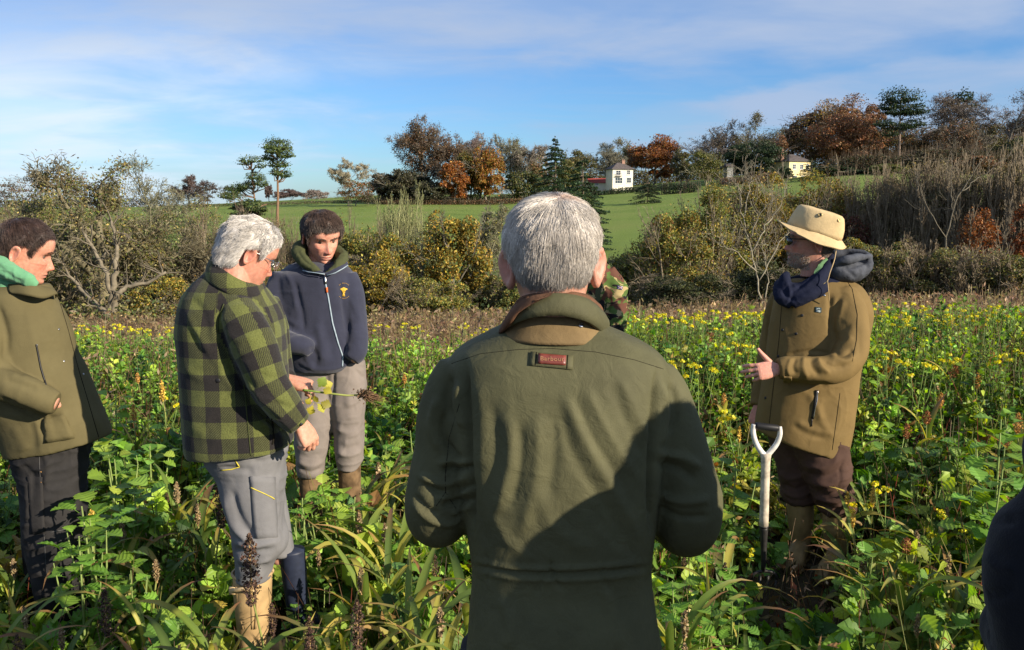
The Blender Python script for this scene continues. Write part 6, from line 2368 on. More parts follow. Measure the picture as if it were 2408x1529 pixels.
c1 = collar_strip([(1196, 742, Y0 - .02), (1218, 712, Y0 - .07), (1262, 694, Y0 - .10), (1320, 690, Y0 - .11), (1378, 700, Y0 - .09), (1416, 728, Y0 - .05), (1432, 752, Y0 + .0)],
                  [(1176, 782, Y0 - .04), (1205, 762, Y0 - .09), (1258, 746, Y0 - .118), (1320, 744, Y0 - .122), (1380, 756, Y0 - .11), (1412, 776, Y0 - .07), (1422, 790, Y0 - .01)])
fm.parts('collar', [c1], M_WAX, jk)
c2 = collar_strip([(1192, 748, Y0 - .025), (1212, 716, Y0 - .078), (1250, 697, Y0 - .106), (1300, 689, Y0 - .114)], [(1172, 784, Y0 - .045), (1192, 764, Y0 - .09), (1218, 738, Y0 - .108), (1262, 707, Y0 - .12)], .008)
fm.parts('collar_lining', [c2], M_CORD, jk)
c3 = collar_strip([(1196, 738, Y0 - .01), (1222, 700, Y0 - .05), (1268, 688, Y0 - .085), (1320, 684, Y0 - .09), (1380, 692, Y0 - .07), (1412, 716, Y0 - .02)],
                  [(1196, 760, Y0 - .01), (1222, 735, Y0 - .05), (1268, 725, Y0 - .085), (1320, 720, Y0 - .09), (1380, 735, Y0 - .07), (1412, 750, Y0 - .02)], .006)
fm.parts('collar_lining', [c3], M_CORD, jk)
for (bu, bv) in ((1203, 764), (1366, 766)):
    q, n_ = Surf(band[0], band[1]).hit(bu, bv)
    V, F_ = button(q, n_, .0045, .003)
    fm.parts('press_stud', [(V, F_)], M_METAL, jk)
# lower body, mostly out of the picture
tr = [sil([(1700, 1120, 1330, Y0, .12), (2100, 1150, 1330, Y0, .10), (2700, 1180, 1330, Y0, .09)], n=24)]


def legs(m, hipx, y, mat, bootmat, z0=.80, zk=.42, rs=(.10, .085, .075), foot=(0, 1, 0), voxel=.011, gap=.10, boot_top=.36):
    L = []
    B = []
    for sgn in (-1, 1):
        hx_ = hipx + sgn * gap
        L.append(limb3([(hx_ - sgn * .01, y, z0 + .12, rs[0] * 1.1), (hx_, y, z0 - .05, rs[0]), (hx_, y - .0, zk, rs[1]), (hx_, y, .32, rs[2])], 5, 20))
        B += boot_mesh((hx_, y, boot_top), (hx_, y, .09), foot)
    L.append(limb3([(hipx - .05, y, z0 + .12, .13), (hipx + .05, y, z0 + .12, .13)], 3, 20))
    c, f = fuse(L, voxel, 5)
    c = folds(c, f, [], noise_amp=.006, noise_scale=(10, 10, 22), seed=int(hipx * 100) + 5)
    m.part('trousers', c, f, mat)
    m.parts('boots', B, bootmat)


M_TRDK = cloth('dark_trousers', (.035, .035, .035), .15, 10)
legs(fm, .09, Y0 + .04, M_TRDK, M_BOOTG)
# head
HM = mat4(P(1298, 617, Y0 + .005), yaw_of(1298, 3), radians(-7), radians(-1), 1.03)
hc, hF, ht, hl_ = head(HM, (.42, .235, .165), (0, -.008, -.165), seed=1, neck_r=.060, flare=46, ears=1.12)
fm.skin(hc, hF, ht)
hv, hf, kn = hand(P(1118, 1180, Y0 + .31), (.6, .75, .1), (-.3, .2, .9), (0, .3, 1))
fm.skin(hv, hf, (.42, .22, .15))
hv, hf, kn = hand(P(1500, 1193, Y0 + .31), (-.6, .75, .1), (.3, .2, .9), (0, .3, 1))
fm.skin(hv, hf, (.42, .22, .15))
inner(fm, TR1, [AL1, AR1], [[(1529, 1180, 1300, Y0 + .04, .14), (2300, 1170, 1290, Y0 + .04, .12)], [(1529, 1340, 1460, Y0 + .04, .14), (2300, 1350, 1470, Y0 + .04, .12)]], (.42, .22, .15))
fb = fm.done()
HLF = [.075, .072, .066, .055, .030, -.018, .000, .032, .026, -.012, -.036, -.044, -.046]
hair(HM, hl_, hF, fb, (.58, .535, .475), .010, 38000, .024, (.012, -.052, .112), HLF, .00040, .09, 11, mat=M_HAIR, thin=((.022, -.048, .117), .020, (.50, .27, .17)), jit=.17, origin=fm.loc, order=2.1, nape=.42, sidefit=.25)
ga = xf(HM, [(-.078, -.02, .012), (-.080, .03, .016), (-.074, .075, .015)])
fm.parts('glasses', [sweep(ga, .0016, 6), sweep(xf(HM, [(.078, -.02, .012), (.080, .03, .016), (.074, .075, .015)]), .0016, 6), sweep(xf(HM, [(-.074, .082, .015), (-.03, .100, .013), (0, .104, .014), (.03, .100, .013), (.074, .082, .015)]), .0015, 6)], M_BLACK, fb)

# ================= 2. man in the green checked jacket
Y1 = 3.18
pm = Man((-1.02, 3.2), 'grey haired man with glasses in a green and black checked jacket holding a plant')


def plaid_mat():
    m, T, b = new_mat('green_black_check')
    at = T.nodes.new('ShaderNodeAttribute')
    at.attribute_name = 'guv'
    sp = T.nodes.new('ShaderNodeSeparateXYZ')
    T.links.new(at.outputs['Vector'], sp.inputs[0])
    S = .116

    def band_(x):
        fr_ = mth('FRACT', mth('DIVIDE', x, S, T=T), T=T)
        return mth('GREATER_THAN', fr_, .5, T=T)
    bx, by = band_(sp.outputs[0]), band_(sp.outputs[1])
    s = mth('ADD', bx, by, T=T)
    tw = mth('FRACT', mth('MULTIPLY', mth('SUBTRACT', sp.outputs[0], sp.outputs[1], T=T), 105.0, T=T), T=T)
    twl = mth('GREATER_THAN', tw, .45, T=T)
    one = mth('COMPARE', s, 1.0, .1, T=T)
    k = mth('ADD', mth('MULTIPLY', mth('COMPARE', s, 2.0, .1, T=T), 1.0, T=T), mth('MULTIPLY', one, mth('ADD', .14, mth('MULTIPLY', twl, .42, T=T), T=T), T=T), T=T)
    mx_ = T.nodes.new('ShaderNodeMixRGB')
    mx_.inputs[1].default_value = (.020, .018, .018, 1)
    mx_.inputs[2].default_value = (.100, .112, .034, 1)
    T.links.new(k, mx_.inputs[0])
    tcn = T.nodes.new('ShaderNodeTexCoord')
    nz = T.nodes.new('ShaderNodeTexNoise')
    nz.inputs['Scale'].default_value = 220
    nz.inputs['Detail'].default_value = 4
    T.links.new(tcn.outputs['Object'], nz.inputs['Vector'])
    mul = T.nodes.new('ShaderNodeMixRGB')
    mul.blend_type = 'MULTIPLY'
    mul.inputs[0].default_value = 1
    T.links.new(mx_.outputs[0], mul.inputs[1])
    T.links.new(ramp_in(nz.outputs[0], .3, .7, T, False, .75, 1.25), mul.inputs[2])
    T.links.new(mul.outputs[0], b.inputs['Base Color'])
    b.inputs['Roughness'].default_value = .95
    b.inputs['Specular IOR Level'].default_value = .08
    b.inputs['Sheen Weight'].default_value = .15
    bp = T.nodes.new('ShaderNodeBump')
    bp.inputs['Distance'].default_value = .002
    T.links.new(nz.outputs[0], bp.inputs['Height'])
    T.links.new(bp.outputs[0], b.inputs['Normal'])
    return m


M_PLAID = plaid_mat()


def set_guv(o, uv):
    a = o.data.attributes.new('guv', 'FLOAT_VECTOR', 'POINT')
    a.data.foreach_set('vector', np.concatenate([uv, np.zeros((len(uv), 1))], 1).astype(np.float32).ravel())


TR2 = [(496, 628, 606, 664, Y1, .10), (470, 655, 624, 684, Y1, .14), (448, 678, 638, 704, Y1, .16), (432, 706, 650, 722, Y1, .172), (424, 740, 662, 752, Y1, .18), (421, 775, 668, 780, Y1, .185), (425, 824, 671, 828, Y1, .185), (431, 902, 676, 902, Y1, .185),
             (437, 985, 681, 975, Y1, .185), (441, 1040, 685, 1022, Y1, .185), (443, 1064, 687, 1044, Y1, .182)]
torso = sil(TR2, e=2.4, n=40)
slR = [(548, 718, Y1 - .10, .066), (572, 762, Y1 - .14, .078), (603, 832, Y1 - .17, .080), (630, 900, Y1 - .18, .073), (664, 950, Y1 - .18, .066), (690, 982, Y1 - .17, .054), (706, 1000, Y1 - .165, .046)]
slL = [(615, 715, Y1 + .10, .07), (640, 780, Y1 + .15, .065), (656, 850, Y1 + .16, .055), (668, 885, Y1 + .12, .045), (678, 893, Y1 + .09, .040)]
shldr = limb([(510, 690, Y1 - .02, .10), (560, 712, Y1 - .08, .085)], n=20)
co, F = fuse([torso, limb(slR, n=26), limb(slL, n=20), shldr], .0062, 14)
FL = [([(512, 735), (520, 800), (545, 870), (580, 930), (625, 985), (680, 1022)], 9, -.022), ([(524, 720), (508, 760), (512, 790)], 5, -.006),
      ([(440, 730), (470, 790), (500, 830)], 11, .008), ([(450, 780), (480, 830), (520, 880)], 10, -.008), ([(465, 800), (505, 860), (560, 930)], 11, .008), ([(432, 860), (470, 890), (520, 900)], 10, .005), ([(450, 700), (480, 740), (490, 790)], 10, -.006),
      ([(560, 850), (590, 900), (600, 930)], 8, -.006), ([(640, 930), (655, 950), (690, 960)], 7, -.007), ([(600, 930), (640, 960), (670, 985)], 6, .007), ([(575, 905), (620, 935), (660, 940)], 6, .006), ([(610, 880), (640, 890), (665, 880)], 7, -.005),
      ([(530, 780), (560, 800), (600, 790)], 10, .004), ([(540, 830), (575, 845), (620, 835)], 9, -.004), ([(445, 1000), (500, 1030), (560, 1040)], 14, .005), ([(655, 745), (668, 770), (676, 800)], 6, -.006)]
co = folds(co, F, FL, noise_amp=.0035, noise_scale=(7, 7, 5), seed=8)
pj = pm.part('jacket', co, F, M_PLAID)
R = spl([tuple(P(u, v, y)) + (r,) for u, v, y, r in slR], 8)
d2 = ((co[:, None, :] - R[None, ::2, :3]) ** 2).sum(-1)
k = d2.argmin(1)
near = (np.sqrt(d2.min(1)) < R[::2, 3][k] * 1.16) & (co[:, 1] < Y1 - .085 - .03 * 0)
arc = np.concatenate([[0], np.cumsum(np.linalg.norm(np.diff(R[:, :3], axis=0), axis=1))])[::2]
T_ = np.gradient(R[:, :3], axis=0)[::2]
T_ /= np.linalg.norm(T_, axis=1, keepdims=True)
rel_ = co - R[::2, :3][k]
al = arc[k] + (rel_ * T_[k]).sum(1)
side = np.cross(T_[k], np.array((0, -1.0, 0)))
side /= np.linalg.norm(side, axis=1, keepdims=True)
ac = (rel_ * side).sum(1)
ang = np.arctan2(ac, -(rel_[:, 1]))
uvs = np.stack([ang * .085 + .02, al + .03], 1)
cx = co[:, 0] + 1.04
th = np.arctan2(cx, -(co[:, 1] - Y1))
uvt = np.stack([th * .20 + .06, co[:, 2] + .005], 1)
set_guv(pj, np.where(near[:, None], uvs, uvt))
sf = Surf(co, F)
cl = sil([(488, 642, 620, 714, Y1 - .02, .13), (492, 620, 624, 696, Y1 - .02, .128), (503, 598, 618, 672, Y1 - .01, .12)], e=2.1, k=4, n=36)
clo = pm.parts('collar', [cl], M_PLAID, pj)
cv = cl[0]
set_guv(clo, np.stack([np.arctan2(cv[:, 0] + 1.02, -(cv[:, 1] - Y1)) * .12 + .05, cv[:, 2] * 1.1 + .01], 1))
pm.parts('seam', [sf.seam(q, .0022, .001) for q in ([(527, 715), (512, 750), (512, 780)], [(574, 905), (583, 1000), (590, 1072)], [(600, 695), (560, 668), (510, 640), (492, 640)])], simple_mat('dark_green_seam', (.05, .06, .02), .95), pj)
pm.parts('pocket_edge', [sf.seam(q, .003, .002) for q in ([(640, 985), (643, 1030), (640, 1045)],)], M_THREAD, pj)
hemp = sf.line([(446, 1052), (480, 1066), (530, 1072), (590, 1070), (640, 1062), (684, 1040)], .002)
for bu, bv in ((513, 895),):
    q, n_ = sf.hit(bu, bv)
    pm.parts('button', [button(q, n_, .008, .004)], M_BLACK, pj)
q, n_ = sf.hit(724 - 16, 998)
if q is not None:
    pm.parts('cuff_button', [button(q, n_, .006, .004)], M_BLACK, pj)
# trousers
M_GREYT = cloth('grey_work_trousers', (.150, .150, .155), .12, 6, 700, .0006, .9, coarse=.004, cscale=18)
NL2 = [(1045, 478, 672, Y1, .145), (1085, 488, 668, Y1, .14), (1110, 508, 666, Y1, .13), (1164, 524, 666, Y1 - .02, .115), (1216, 540, 667, Y1 - .03, .105), (1258, 547, 677, Y1 - .04, .10), (1290, 551, 674, Y1 - .04, .095), (1320, 555, 648, Y1 - .04, .085), (1362, 556, 636, Y1 - .04, .075)]
nl_ = sil(NL2, n=32)
FL2 = [(1060, 520, 660, Y1 + .12, .10), (1160, 560, 668, Y1 + .16, .09), (1260, 600, 684, Y1 + .18, .08), (1300, 620, 690, Y1 + .18, .07)]
fl_ = sil(FL2, n=24)
co, F = fuse([nl_, fl_], .007, 7)
FL = [([(520, 1100), (560, 1105), (600, 1108)], 7, -.008), ([(500, 1092), (540, 1090), (580, 1075)], 7, .006), ([(590, 1080), (620, 1085), (650, 1075)], 6, -.005), ([(525, 1160), (545, 1230), (585, 1275), (600, 1285)], 9, .012), ([(545, 1150), (565, 1220), (600, 1268)], 8, -.010),
      ([(550, 1290), (580, 1300), (640, 1290)], 8, -.010), ([(552, 1275), (600, 1285), (660, 1270)], 8, .010), ([(556, 1310), (590, 1325), (640, 1315)], 7, .009), ([(558, 1330), (590, 1342), (630, 1325)], 6, -.008), ([(600, 1330), (610, 1350), (612, 1362)], 6, .006), ([(670, 1160), (672, 1230), (668, 1280)], 7, -.004), ([(640, 1200), (655, 1260), (650, 1300)], 8, .005)]
co = folds(co, F, FL, noise_amp=.004, noise_scale=(9, 9, 7), seed=12, crumple=.009)
pt = pm.part('trousers', co, F, M_GREYT)
sf = Surf(co, F)
pk = sf.patch([(588, 1120), (645, 1122), (652, 1264), (600, 1266)], .006, 0, 6, 10)
pko = pm.parts('thigh_pocket', [pk], M_GREYT, pt)
M_YEL = simple_mat('yellow_piping', (.50, .42, .05), .8)
pm.parts('piping', [sf.seam(q, .0022, .006) for q in ([(590, 1146), (615, 1158), (643, 1173)],)], M_YEL, pko)
pm.parts('piping', [sf.seam(q, .0025, .001) for q in ([(553, 1082), (563, 1098)], [(563, 1098), (545, 1104), (520, 1106)])], M_YEL, pt)
an = P(593, 1470, Y1 - .03)
bt = P(594, 1348, Y1 - .03)
g_ = np.array((an[0], an[1], .10))
bo = boot_mesh(bt, g_, (.85, .5, 0), (.073, .062, .052), .28)
rim = sweep([bt + np.array((cos(a) * .076, sin(a) * .07, .004)) for a in np.linspace(0, 2 * pi, 25)], .006, 6)
b0 = pm.parts('boot', bo + [rim, sole_mesh(g_, (.85, .5, 0))], M_BOOT)
b0['label'] = 'tan wellington boot with a side strap'
ribs = [limb3([tuple(bt + np.array((dx_, -.066 + abs(dx_) * .25, -.01))) + (.007,), tuple(bt + np.array((dx_ * .9, -.062 + abs(dx_) * .25, -.13))) + (.007,), tuple(bt + np.array((dx_ * .6, -.056, -.20))) + (.005,)], 3, 8) for dx_ in (-.045, -.030, .012, .030)]
pm.parts('rib', ribs, M_BOOT, b0)
stp = sweep(spl([tuple(bt + np.array(q)) for q in ((-.066, -.035, -.045), (-.05, -.075, -.035), (-.01, -.092, -.022), (.02, -.085, -.03), (.032, -.07, -.055))], 5), .008, 8)
pm.parts('strap', [stp, (boxv(-.012, .012, -.006, .006, -.014, .014)[0] + bt + np.array((-.062, -.055, -.045)), boxv(0, 1, 0, 1, 0, 1)[1])], simple_mat('pale_strap', (.45, .33, .17), .6), b0)
kn_ = P(684, 1290, Y1 + .18)
an2 = P(700, 1400, Y1 + .20)
bo2 = boot_mesh(P(686, 1292, Y1 + .18), (an2[0], an2[1], .10), (.85, .5, 0), (.052, .046, .042), .27)
b1 = pm.parts('boot', bo2, simple_mat('shade_coloured_boot', (.018, .024, .045), .5, .3))  # shade on the far leg is put into the boot colour as dark navy
b1['label'] = 'boot on the far leg, its shade coloured in as dark navy'
# head
HM = mat4(P(588, 596, Y1 - .03), yaw_of(588, -70), radians(-27), radians(5), 1.0)
hc, hF, ht, hl_ = head(HM, (.50, .25, .175), (0, -.075, -.165), seed=2, neck_r=.066, jaw=1.08, cheek=1.2)
pm.skin(hc, hF, ht)
# hands
hv, hf, kn = hand(P(704, 992, Y1 - .165), (.42, .10, -.9), (.75, -.6, .25), (.6, .3, .2), ((35, 50, 30), (38, 52, 30), (42, 55, 30), (45, 55, 30)), 1, ((.5, .8, -.5), 15, 15), .95)
pm.skin(hv, hf, (.50, .25, .17))
hv, hf, kn = hand(P(677, 893, Y1 + .06), (.9, -.15, -.25), (.15, -.35, .9), (.15, -.9, .2), ((38, 45, 20), (50, 60, 30), (62, 65, 35), (70, 65, 35)), 2, ((.55, .80, -.42), 8, 12), .95)
pm.skin(hv, hf, (.50, .25, .17))
inner(pm, TR2, [slR, slL], [NL2, FL2], (.45, .23, .16))
pb = pm.done()
HLG = [.080, .076, .068, .052, .030, .000, .004, .034, .022, -.035, -.068, -.080, -.083]
hair(HM, hl_, hF, pb, (.56, .53, .49), .018, 18000, .032, (0, .03, .12), HLG, .0006, .06, 12, mat=M_HAIR, jit=.22, origin=pm.loc, wave=.25, order=1.5, grow=(0, -.2, 0))
# glasses
lens_c = np.array((.033, .098, .000))
ringL = [xf(HM, np.array([(.033 + .024 * cos(a), .100 - .010 * abs(cos(a)) * (cos(a) > 0), -.002 + .016 * sin(a)) for a in np.linspace(0, 2 * pi, 21)]))]
gl = [sweep(ringL[0], .0011, 6, False), sweep(xf(HM, np.array([(-.033 + .024 * cos(a), .100 - .010 * abs(cos(a)) * (cos(a) < 0), -.002 + .016 * sin(a)) for a in np.linspace(0, 2 * pi, 21)])), .0011, 6, False),
      sweep(xf(HM, [(-.010, .101, .002), (0, .105, .004), (.010, .101, .002)]), .0012, 6)]
for s_ in (-1, 1):
    gl.append(sweep(xf(HM, [(s_ * .057, .088, .004), (s_ * .070, .080, .006), (s_ * .079, .03, .008), (s_ * .080, -.012, .010), (s_ * .078, -.025, -.004)]), .0016, 6))
go = pm.parts('glasses', gl, M_METAL, pb)
M_LENS = bpy.data.materials.new('clear_lens')
M_LENS.use_nodes = True
_T = M_LENS.node_tree
_b = _T.nodes['Principled BSDF']
_b.inputs['Base Color'].default_value = (.9, .92, .92, 1)
_b.inputs['Roughness'].default_value = .03
_b.inputs['Alpha'].default_value = .18
for s_ in (-1, 1):
    V = np.array([(s_ * .033, .1005, -.002)] + [(s_ * .033 + .0235 * cos(a), .100, -.002 + .0155 * sin(a)) for a in np.linspace(0, 2 * pi, 20, endpoint=False)])
    V = np.concatenate([V, V - np.array((0, .0015, 0))])
    Ft = np.array([(0, 1 + i, 1 + (i + 1) % 20) for i in range(20)] + [(21, 22 + (i + 1) % 20, 22 + i) for i in range(20)])
    pm.parts('lens', [(xf(HM, V), Ft)], M_LENS, go)
# the plant he holds
hp0 = P(722, 919, Y1 + .0)
hp1 = P(850, 930, Y1 + .0)
up_ = empty('uprooted_plant', hp0, 'uprooted green stem with yellow leaves and muddy root, pinched in a hand', 'plant')
stm = spl([tuple(P(u, v, Y1) - hp0) for u, v in ((712, 917), (740, 921), (780, 926), (815, 930), (838, 929), (852, 927))], 5)
v, f = sweep(stm, np.linspace(.0042, .0034, len(stm)), 8)
cs = np.linspace(0, 1, len(stm))[:, None]
tcol = np.repeat((np.array((.11, .20, .03)) * (1 - cs) + np.array((.42, .40, .14)) * cs), 8, 0)
tcol = np.concatenate([tcol, tcol[:1], tcol[-1:]])
MB().add(v, f, tcol).build('stem', M_STALK, up_)
rngp = np.random.default_rng(3)
lf = MB()
lp = []
for (u, v_), d in (((745, 916), (.6, -.1, .8)), ((752, 912), (.8, .2, .3)), ((738, 925), (.3, -.3, -.9)), ((742, 945), (.5, -.2, -.4)), ((738, 948), (-.3, -.3, -.8)), ((748, 944), (.9, -.1, -.3)), ((733, 932), (-.5, -.2, -.8)), ((755, 914), (.7, -.4, -.1))):
    lp.append((P(u, v_, Y1) - hp0, d))
scatter(lf, T_BIG, np.array([q[0] for q in lp]), np.array([q[1] for q in lp]), np.tile((.1, -.9, .4), (len(lp), 1)) + rngp.normal(size=(len(lp), 3)) * .3, np.array([.060, .055, .04, .055, .05, .055, .04, .05]), palette(rngp, len(lp), ((.50, .42, .06, 3), (.38, .36, .05, 2), (.20, .26, .04, 1)), .15))
for a_, b_ in ((P(728, 920, Y1), P(740, 945, Y1)),):
    v, f = sweep([a_ - hp0, (a_ + b_) / 2 - hp0 + (-.004, 0, 0), b_ - hp0], [.002, .0018, .0012], 5)
    lf.add(v, f, (.22, .30, .06))
lf.build('leaves', M_CROP, up_)
rt = MB()
r0_ = P(850, 928, Y1) - hp0
for i in range(46):
    d = np.array((1.0, 0, -.25)) * rngp.uniform(.02, .10) + rngp.normal(size=3) * .013
    v, f = sweep([r0_, r0_ + d * .5 + rngp.normal(size=3) * .006, r0_ + d], [.0022, .0015, .0006], 4)
    rt.add(v, f, (.16, .095, .05))
C = r0_ + np.array((.012, 0, 0)) + rngp.normal(size=(260, 3)) * np.array((.014, .011, .010))
v, f = cards(C, .009, rngp, aspect=.9)
rt.add(v, f, np.repeat(palette(rngp, 260, ((.12, .075, .04, 2), (.07, .045, .025, 2))), 4, 0))
rt.build('root', M_STALK, up_, False)
# ================= 3. man at the left edge, green hood
Y2 = 3.48
lm = Man((-1.90, 3.50), 'dark haired man at the left edge in an olive coat over a green hood')
M_KHAKI = cloth('khaki_olive_coat', (.108, .092, .044), .10, 6, 700, .0006, .85, coarse=.003, cscale=18)
M_HOODG = cloth('green_hood_fleece', (.115, .29, .155), .10, 10, 500, .0008, .95, sheen=.2)
TR3 = [(-5, 668, 105, 668, Y2, .11), (-42, 684, 112, 682, Y2, .14), (-62, 702, 118, 702, Y2, .155), (-74, 740, 141, 740, Y2, .165), (-78, 777, 157, 777, Y2, .17), (-80, 828, 170, 828, Y2, .175),
             (-70, 880, 196, 876, Y2, .175), (-45, 930, 218, 925, Y2, .17), (-12, 985, 242, 978, Y2, .16), (12, 1048, 256, 1012, Y2, .15), (20, 1072, 258, 1026, Y2, .145)]
torso = sil(TR3, e=2.3, n=44)
FA3 = [(60, 720, Y2 + .12, .07), (100, 800, Y2 + .16, .065), (150, 880, Y2 + .12, .055), (205, 935, Y2 + .03, .045)]
slR = [(-12, 722, Y2 - .08, .072), (-26, 775, Y2 - .13, .082), (-30, 830, Y2 - .17, .080), (-14, 880, Y2 - .19, .074), (24, 908, Y2 - .21, .066), (70, 926, Y2 - .215, .060), (108, 942, Y2 - .21, .054), (134, 950, Y2 - .205, .047)]
co, F = fuse([torso, limb(slR, n=26), limb([(60, 720, Y2 + .12, .07), (100, 800, Y2 + .16, .065), (150, 880, Y2 + .12, .055), (205, 935, Y2 + .03, .045)], n=18)], .0062, 13)
FL = [([(-5, 715), (15, 790), (10, 850)], 9, -.010), ([(20, 870), (60, 888), (110, 900), (146, 928)], 5, .004), ([(0, 935), (50, 962), (100, 985), (135, 980)], 8, -.016), ([(-10, 860), (30, 868), (60, 885)], 8, -.006), ([(10, 895), (50, 905), (90, 920)], 7, -.005),
      ([(20, 880), (60, 896), (100, 910)], 7, .006), ([(95, 985), (98, 1010), (110, 1035)], 6, -.010), ([(108, 975), (112, 1010), (125, 1038)], 6, .010), ([(140, 965), (165, 1000), (150, 1035)], 9, .008), ([(165, 880), (200, 950), (235, 1010)], 12, .007),
      ([(60, 720), (75, 780), (90, 850)], 12, .003), ([(30, 1000), (50, 1040), (60, 1062)], 14, .006), ([(70, 985), (80, 1020), (82, 1060)], 10, -.005)]
co = folds(co, F, FL, noise_amp=.004, noise_scale=(7, 7, 4), seed=21)
lj = lm.part('coat', co, F, M_KHAKI)
sf = Surf(co, F)
fly_ = [(134, 690), (160, 775), (182, 860), (206, 940), (232, 1028)]
lm.parts('seam', [sf.seam(fly_, .0014, .0005)], M_THREAD, lj)
zp = lm.parts('pocket_zip', [sf.seam([(85, 810), (96, 865), (108, 905)], .0035, .001)], M_BLACK, lj)
for u, v in ((138, 775), (150, 850), (196, 880), (86, 812)):
    q, n_ = sf.hit(u, v)
    if q is not None:
        lm.parts('press_stud', [button(q, n_, .0042, .003)], M_METAL, lj)
fp = sf.patch([(102, 985), (150, 975), (176, 1030), (104, 1042)], .006, 0, 6, 6)
lm.parts('pocket', [fp], M_KHAKI, lj)
col_ = collar_strip([(20, 668, Y2 - .10), (60, 668, Y2 - .125), (95, 672, Y2 - .10), (118, 676, Y2 - .04), (124, 684, Y2 + .02)], [(22, 690, Y2 - .135), (66, 696, Y2 - .15), (104, 702, Y2 - .12), (134, 692, Y2 - .05), (132, 702, Y2 + .02)], .006)
lm.parts('collar', [col_], M_KHAKI, lj)
# hood
hd = [limb([(88, 672, Y2 - .10, .016), (60, 655, Y2 - .118, .026), (28, 640, Y2 - .115, .034), (0, 622, Y2 - .09, .040), (-14, 606, Y2 - .02, .042), (-8, 600, Y2 + .05, .04), (25, 620, Y2 + .11, .034), (80, 655, Y2 + .08, .022)], n=20),
      limb([(10, 655, Y2 - .08, .05), (-25, 640, Y2 - .03, .07), (-40, 655, Y2 + .02, .07)], n=20), limb([(70, 672, Y2 - .03, .06), (30, 668, Y2 - .02, .085), (-10, 668, Y2, .09)], n=20)]
co, F = fuse(hd, .005, 6)
co = folds(co, F, [([(-10, 620), (20, 650), (60, 672)], 7, -.008), ([(0, 640), (30, 660), (70, 676)], 6, .006)], noise_amp=.004, noise_scale=(16, 16, 16), seed=4)
lm.part('hood', co, F, M_HOODG, lj)
# trousers
M_BLKT = cloth('black_work_trousers', (.026, .025, .025), .18, 7, 700, .0006, .85, coarse=.004, cscale=18)
NL3 = [(1022, 30, 206, Y2, .135), (1070, 34, 200, Y2, .13), (1110, 44, 198, Y2, .12), (1150, 52, 197, Y2 - .01, .115), (1204, 56, 196, Y2 - .02, .11), (1270, 62, 194, Y2 - .03, .105), (1330, 76, 190, Y2 - .03, .10), (1400, 92, 184, Y2 - .03, .09), (1470, 98, 178, Y2 - .03, .08)]
nl_ = sil(NL3, n=32)
FL3 = [(1060, 60, 180, Y2 + .13, .10), (1200, 55, 150, Y2 + .15, .09), (1400, 70, 150, Y2 + .15, .08), (1470, 75, 145, Y2 + .15, .07)]
fl_ = sil(FL3, n=24)
co, F = fuse([nl_, fl_], .007, 7)
co = folds(co, F, [([(50, 1090), (75, 1120), (80, 1180)], 8, -.008), ([(60, 1130), (64, 1190), (60, 1250)], 8, .008), ([(100, 1060), (112, 1100), (105, 1140)], 7, .006), ([(75, 1300), (110, 1320), (160, 1310)], 10, -.006), ([(80, 1340), (120, 1360), (170, 1350)], 9, .007), ([(170, 1060), (180, 1150), (176, 1250)], 10, .006)],
           noise_amp=.004, noise_scale=(8, 8, 9), seed=24, crumple=.008)
lt_ = lm.part('trousers', co, F, M_BLKT)
sf = Surf(co, F)
M_STC = simple_mat('orange_stitch', (.30, .16, .06), .8)
lm.parts('stitching', [sf.seam([(92, 1065), (94, 1110), (98, 1180), (104, 1260), (108, 1330)], .001, .0006)], simple_mat('grey_stitch', (.10, .10, .10), .9), lt_)
lm.parts('stitching', [sf.seam([(118, 1252), (150, 1246), (190, 1238)], .001, .0006)], simple_mat('grey_stitch', (.12, .12, .12), .9), lt_)
for u, v in ((96, 1110), (96, 1124), (97, 1135), (70, 1185), (72, 1150)):
    q, n_ = sf.hit(u, v)
    lm.parts('bar_tack', [button(q, n_, .0035, .001)], M_STC, lt_)
pk = sf.patch([(66, 1120), (100, 1122), (106, 1254), (74, 1256)], .005, 0, 5, 8)
lm.parts('thigh_pocket', [pk], M_BLKT, lt_)
an = P(135, 1480, Y2 - .03)
lm.parts('boot', boot_mesh((an[0], an[1], .22), (an[0], an[1], .10), (1, .1, 0), (.06, .055, .05), .29) + [sole_mesh(an, (1, .1, 0))], M_BLACK)
an = P(112, 1440, Y2 + .15)
lm.parts('boot', boot_mesh((an[0], an[1], .22), (an[0], an[1], .10), (1, .3, 0), (.06, .055, .05), .29) + [sole_mesh(an, (1, .3, 0))], M_BLACK)
HM = mat4(P(62, 590, Y2 - .01), yaw_of(62, -97), radians(-19), radians(4), 1.05)
hc, hF, ht, hl_ = head(HM, (.52, .27, .185), (0, -.035, -.17), seed=3, neck_r=.060, jaw=1.10, cheek=1.1, chin=.002)
lm.skin(hc, hF, ht)
hv, hf, kn = hand(P(120, 946, Y2 - .15), (.42, .95, -.10), (.5, -.7, .4), (.2, 0, 1), ((15, 25, 15),) * 4, 1, s=.86)
lm.skin(hv, hf, (.56, .26, .18))
inner(lm, TR3, [slR, FA3], [NL3, FL3], (.5, .25, .17))
lb = lm.done()
HLM = [.074, .078, .076, .050, .034, -.012, .006, .030, .022, -.030, -.062, -.072, -.075]
hair(HM, hl_, hF, lb, (.046, .027, .020), .010, 11000, .026, (0, -.06, .105), HLM, .0007, .03, 13, mat=M_HAIR, jit=.40, origin=lm.loc, grow=(0, .15, -.1), order=2.6)
eb = []
rg = np.random.default_rng(2)


